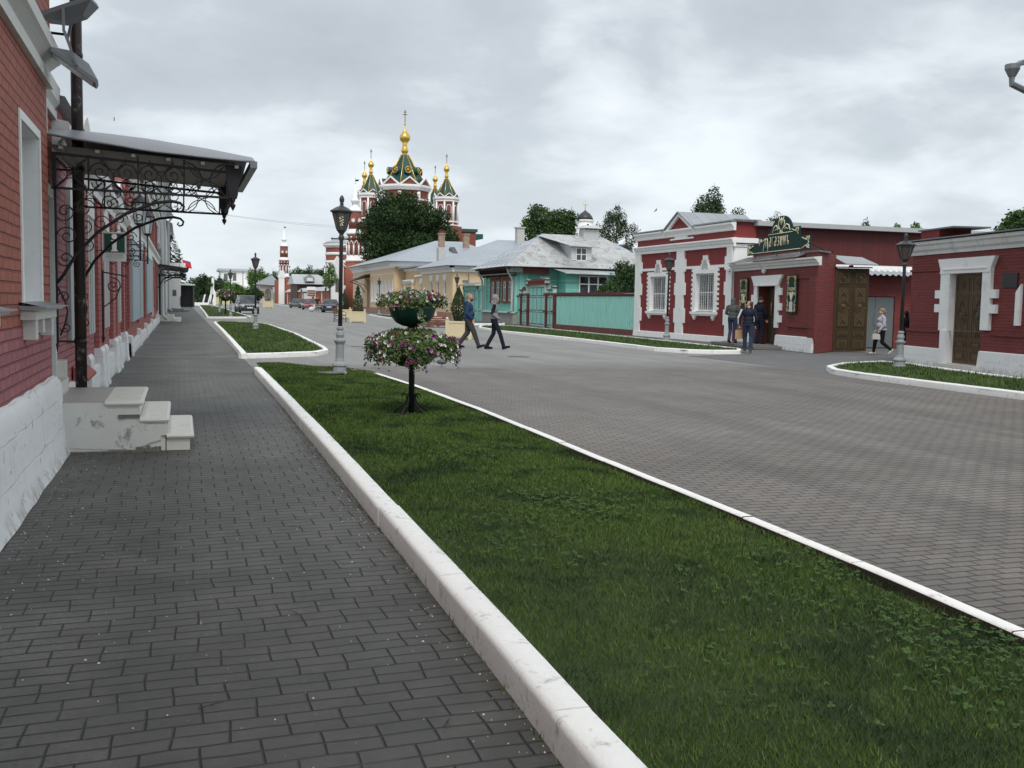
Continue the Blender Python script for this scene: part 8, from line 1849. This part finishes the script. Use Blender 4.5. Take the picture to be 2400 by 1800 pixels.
# 7: half hidden person
mt=[cloth('black_coat',(.010,.010,.012)),cloth('navy_jeans2',(.018,.025,.045)),SKIN,cloth('black_shoe',(.012,.012,.012))]
pr=torso(0,1,.03,.0,.85)+legs((.10,.05,.09),(.10,.05,.50),(-.10,-.1,.09),(-.10,.03,.50),1)+head((0,.05,1.58),2)+[('c',(0,.0,1.44),.06,(0,.03,1.56),.056,0),('c',(.20,.0,1.39),.068,(.24,.02,1.12),.058,0),('c',(.24,.02,1.12),.055,(.20,.1,.92),.043,0),('c',(-.20,.0,1.39),.068,(-.24,.02,1.12),.058,0),('c',(-.24,.02,1.12),.055,(-.2,.1,.92),.043,0)]+foot((.10,.05,.09),3)+foot((-.10,-.1,.09),3)+hand((.20,.1,.92),(0,.2,-1),(0,1,0),2)+hand((-.2,.1,.92),(0,.2,-1),(0,1,0),2)
def hair7(mb): mb.ball((0,.0,1.62),(.09,.10,.10),12)
person('person in a black coat mostly hidden behind the right building corner',(20.88,25.75,0),rad(-80),1.55,pr,mt,[('hair',flat('black_hair',(.01,.01,.01)),hair7)])
# 8: far man between the cars
mt=[cloth('dark_red_black_top',(.045,.018,.022)),cloth('grey_trousers',(.20,.20,.21)),SKIN,paint('pale_shoe2',(.5,.5,.5))]
pr=torso(0,1,.03,.0)+legs((.12,.10,.09),(.13,.12,.50),(-.12,-.08,.09),(-.12,.03,.50),1,th=.10,kn=.08,an=.07)+head((0,.05,1.60),2)+[('c',(0,.0,1.44),.06,(0,.03,1.56),.056,2),('c',(.20,.0,1.39),.068,(.30,.04,1.15),.058,0),('c',(.30,.04,1.15),.05,(.20,.25,1.1),.04,2),('c',(-.20,.0,1.39),.068,(-.30,.04,1.15),.058,0),('c',(-.30,.04,1.15),.05,(-.2,.25,1.1),.04,2)]+foot((.12,.10,.09),3)+foot((-.12,-.08,.09),3)+hand((.2,.25,1.1),(-.5,.8,0),(0,0,1),2)+hand((-.2,.25,1.1),(.5,.8,0),(0,0,1),2)
def hair8(mb): mb.ball((0,.02,1.64),(.085,.095,.09),12)
person('man in a dark red top standing between the parked red and bluish cars',(15.25,121.5,0),rad(170),1.78,pr,mt,[('hair',flat('black_hair',(.01,.01,.01)),hair8)],voxel=.014)
sk=thing('white_sack','white carrier sack on the ground beside the man between the parked cars','bag',(14.55,121.2,0),0); mb=MB(); mb.ball((0,0,.28),(.38,.25,.30),12,0,None,8); mb.ball((.3,0,.5),(.16,.12,.16),8); mb.build('sack',flat('white_plastic',(.62,.64,.66)),sk)
mt=[cloth('turquoise_top',(.05,.40,.52)),cloth('dark_trousers',(.014,.018,.030)),SKIN,cloth('dark_trainer',(.02,.02,.022))]
pr=[p for p in pr]
person('tiny far person in a bright turquoise top left of the grey off-road car',(7.2,200,0),rad(20),1.72,pr,mt,[('hair',flat('black_hair',(.01,.01,.01)),hair8)],voxel=.016)

hd_=thing('hedge','dense low green hedge closing the far end of the street','hedge',(4,282,0),0)
rr=random.Random(77); mb=MB()
leaves(mb,[(x,0,1.6+.5*math.sin(x*1.7),2.2,1.5,2.0+.5*math.sin(x)) for x in np.linspace(-14,15,14)],4200,.28,rr); mb.build('foliage',LEAFM['mid'],hd_)
mb=MB()
for x in np.linspace(-14,15,14): mb.tube([(x,0,0),(x,0,1.5)],.12,5)
mb.build('stem',BARK,hd_)

cbx=MB()
for k in range(2):
    a=Vector((-1.3,66+k*3,7.0+k*.25)); b=Vector((22.3,96+k,8.3+k*.3)); pts=[a.lerp(b,i/16)-Vector((0,0,.5*math.sin(PI*i/16))) for i in range(17)]; cbx.tube(pts,.007,4)
tag(cbx.build('overhead_cable',IRON),'thin overhead cables crossing the street above the far lamp posts','cable')

rr=random.Random(91); mb=MB()
for k in range(620):
    if k<300: y=rr.uniform(2.6,16)**1.0; x=float(xl(y))-.155-abs(rr.gauss(0,.10))
    elif k<420: y=rr.uniform(5,11); x=-1.0+abs(rr.gauss(0,.16))
    else: y=rr.uniform(2.6,14); x=rr.uniform(-.9,1.15)
    s_=rr.uniform(.0015,.005)*(1.6 if rr.random()<.1 else 1); a=rr.uniform(0,6.3); z=.001+s_*.4
    p=[(x+s_*rr.uniform(.6,1.4)*math.cos(a+q*1.26),y+s_*rr.uniform(.6,1.4)*math.sin(a+q*1.26),-.003) for q in range(5)]
    mb.add(p+[(x,y,z)],[(i,(i+1)%5,5) for i in range(5)])
tag(mb.build('lime_flecks',paint('lime_fleck',(.62,.61,.57),rough=.9,var=.2)),'tiny white flecks of lime and grit scattered on the grey sidewalk','grit',kind='stuff')
mb=MB()
for (x,y,l,a) in ((.55,4.9,.16,1.9),(.05,3.9,.10,.4),(.75,6.9,.09,2.6),(.9,3.5,.07,1.1)): 
    c_=Vector((x,y,.004)); d_=Vector((math.cos(a),math.sin(a),0)); mb.tube([c_,c_+d_*l*.5+Vector((.01,0,.006)),c_+d_*l],[.0022,.0018,.001],5); mb.tube([c_+d_*l*.5,c_+d_*l*.7+Vector((.02,.02,.004))],[.0015,.0008],4)
tag(mb.build('twigs',BARK),'a few thin dry twigs lying on the grey sidewalk','twigs',kind='stuff')
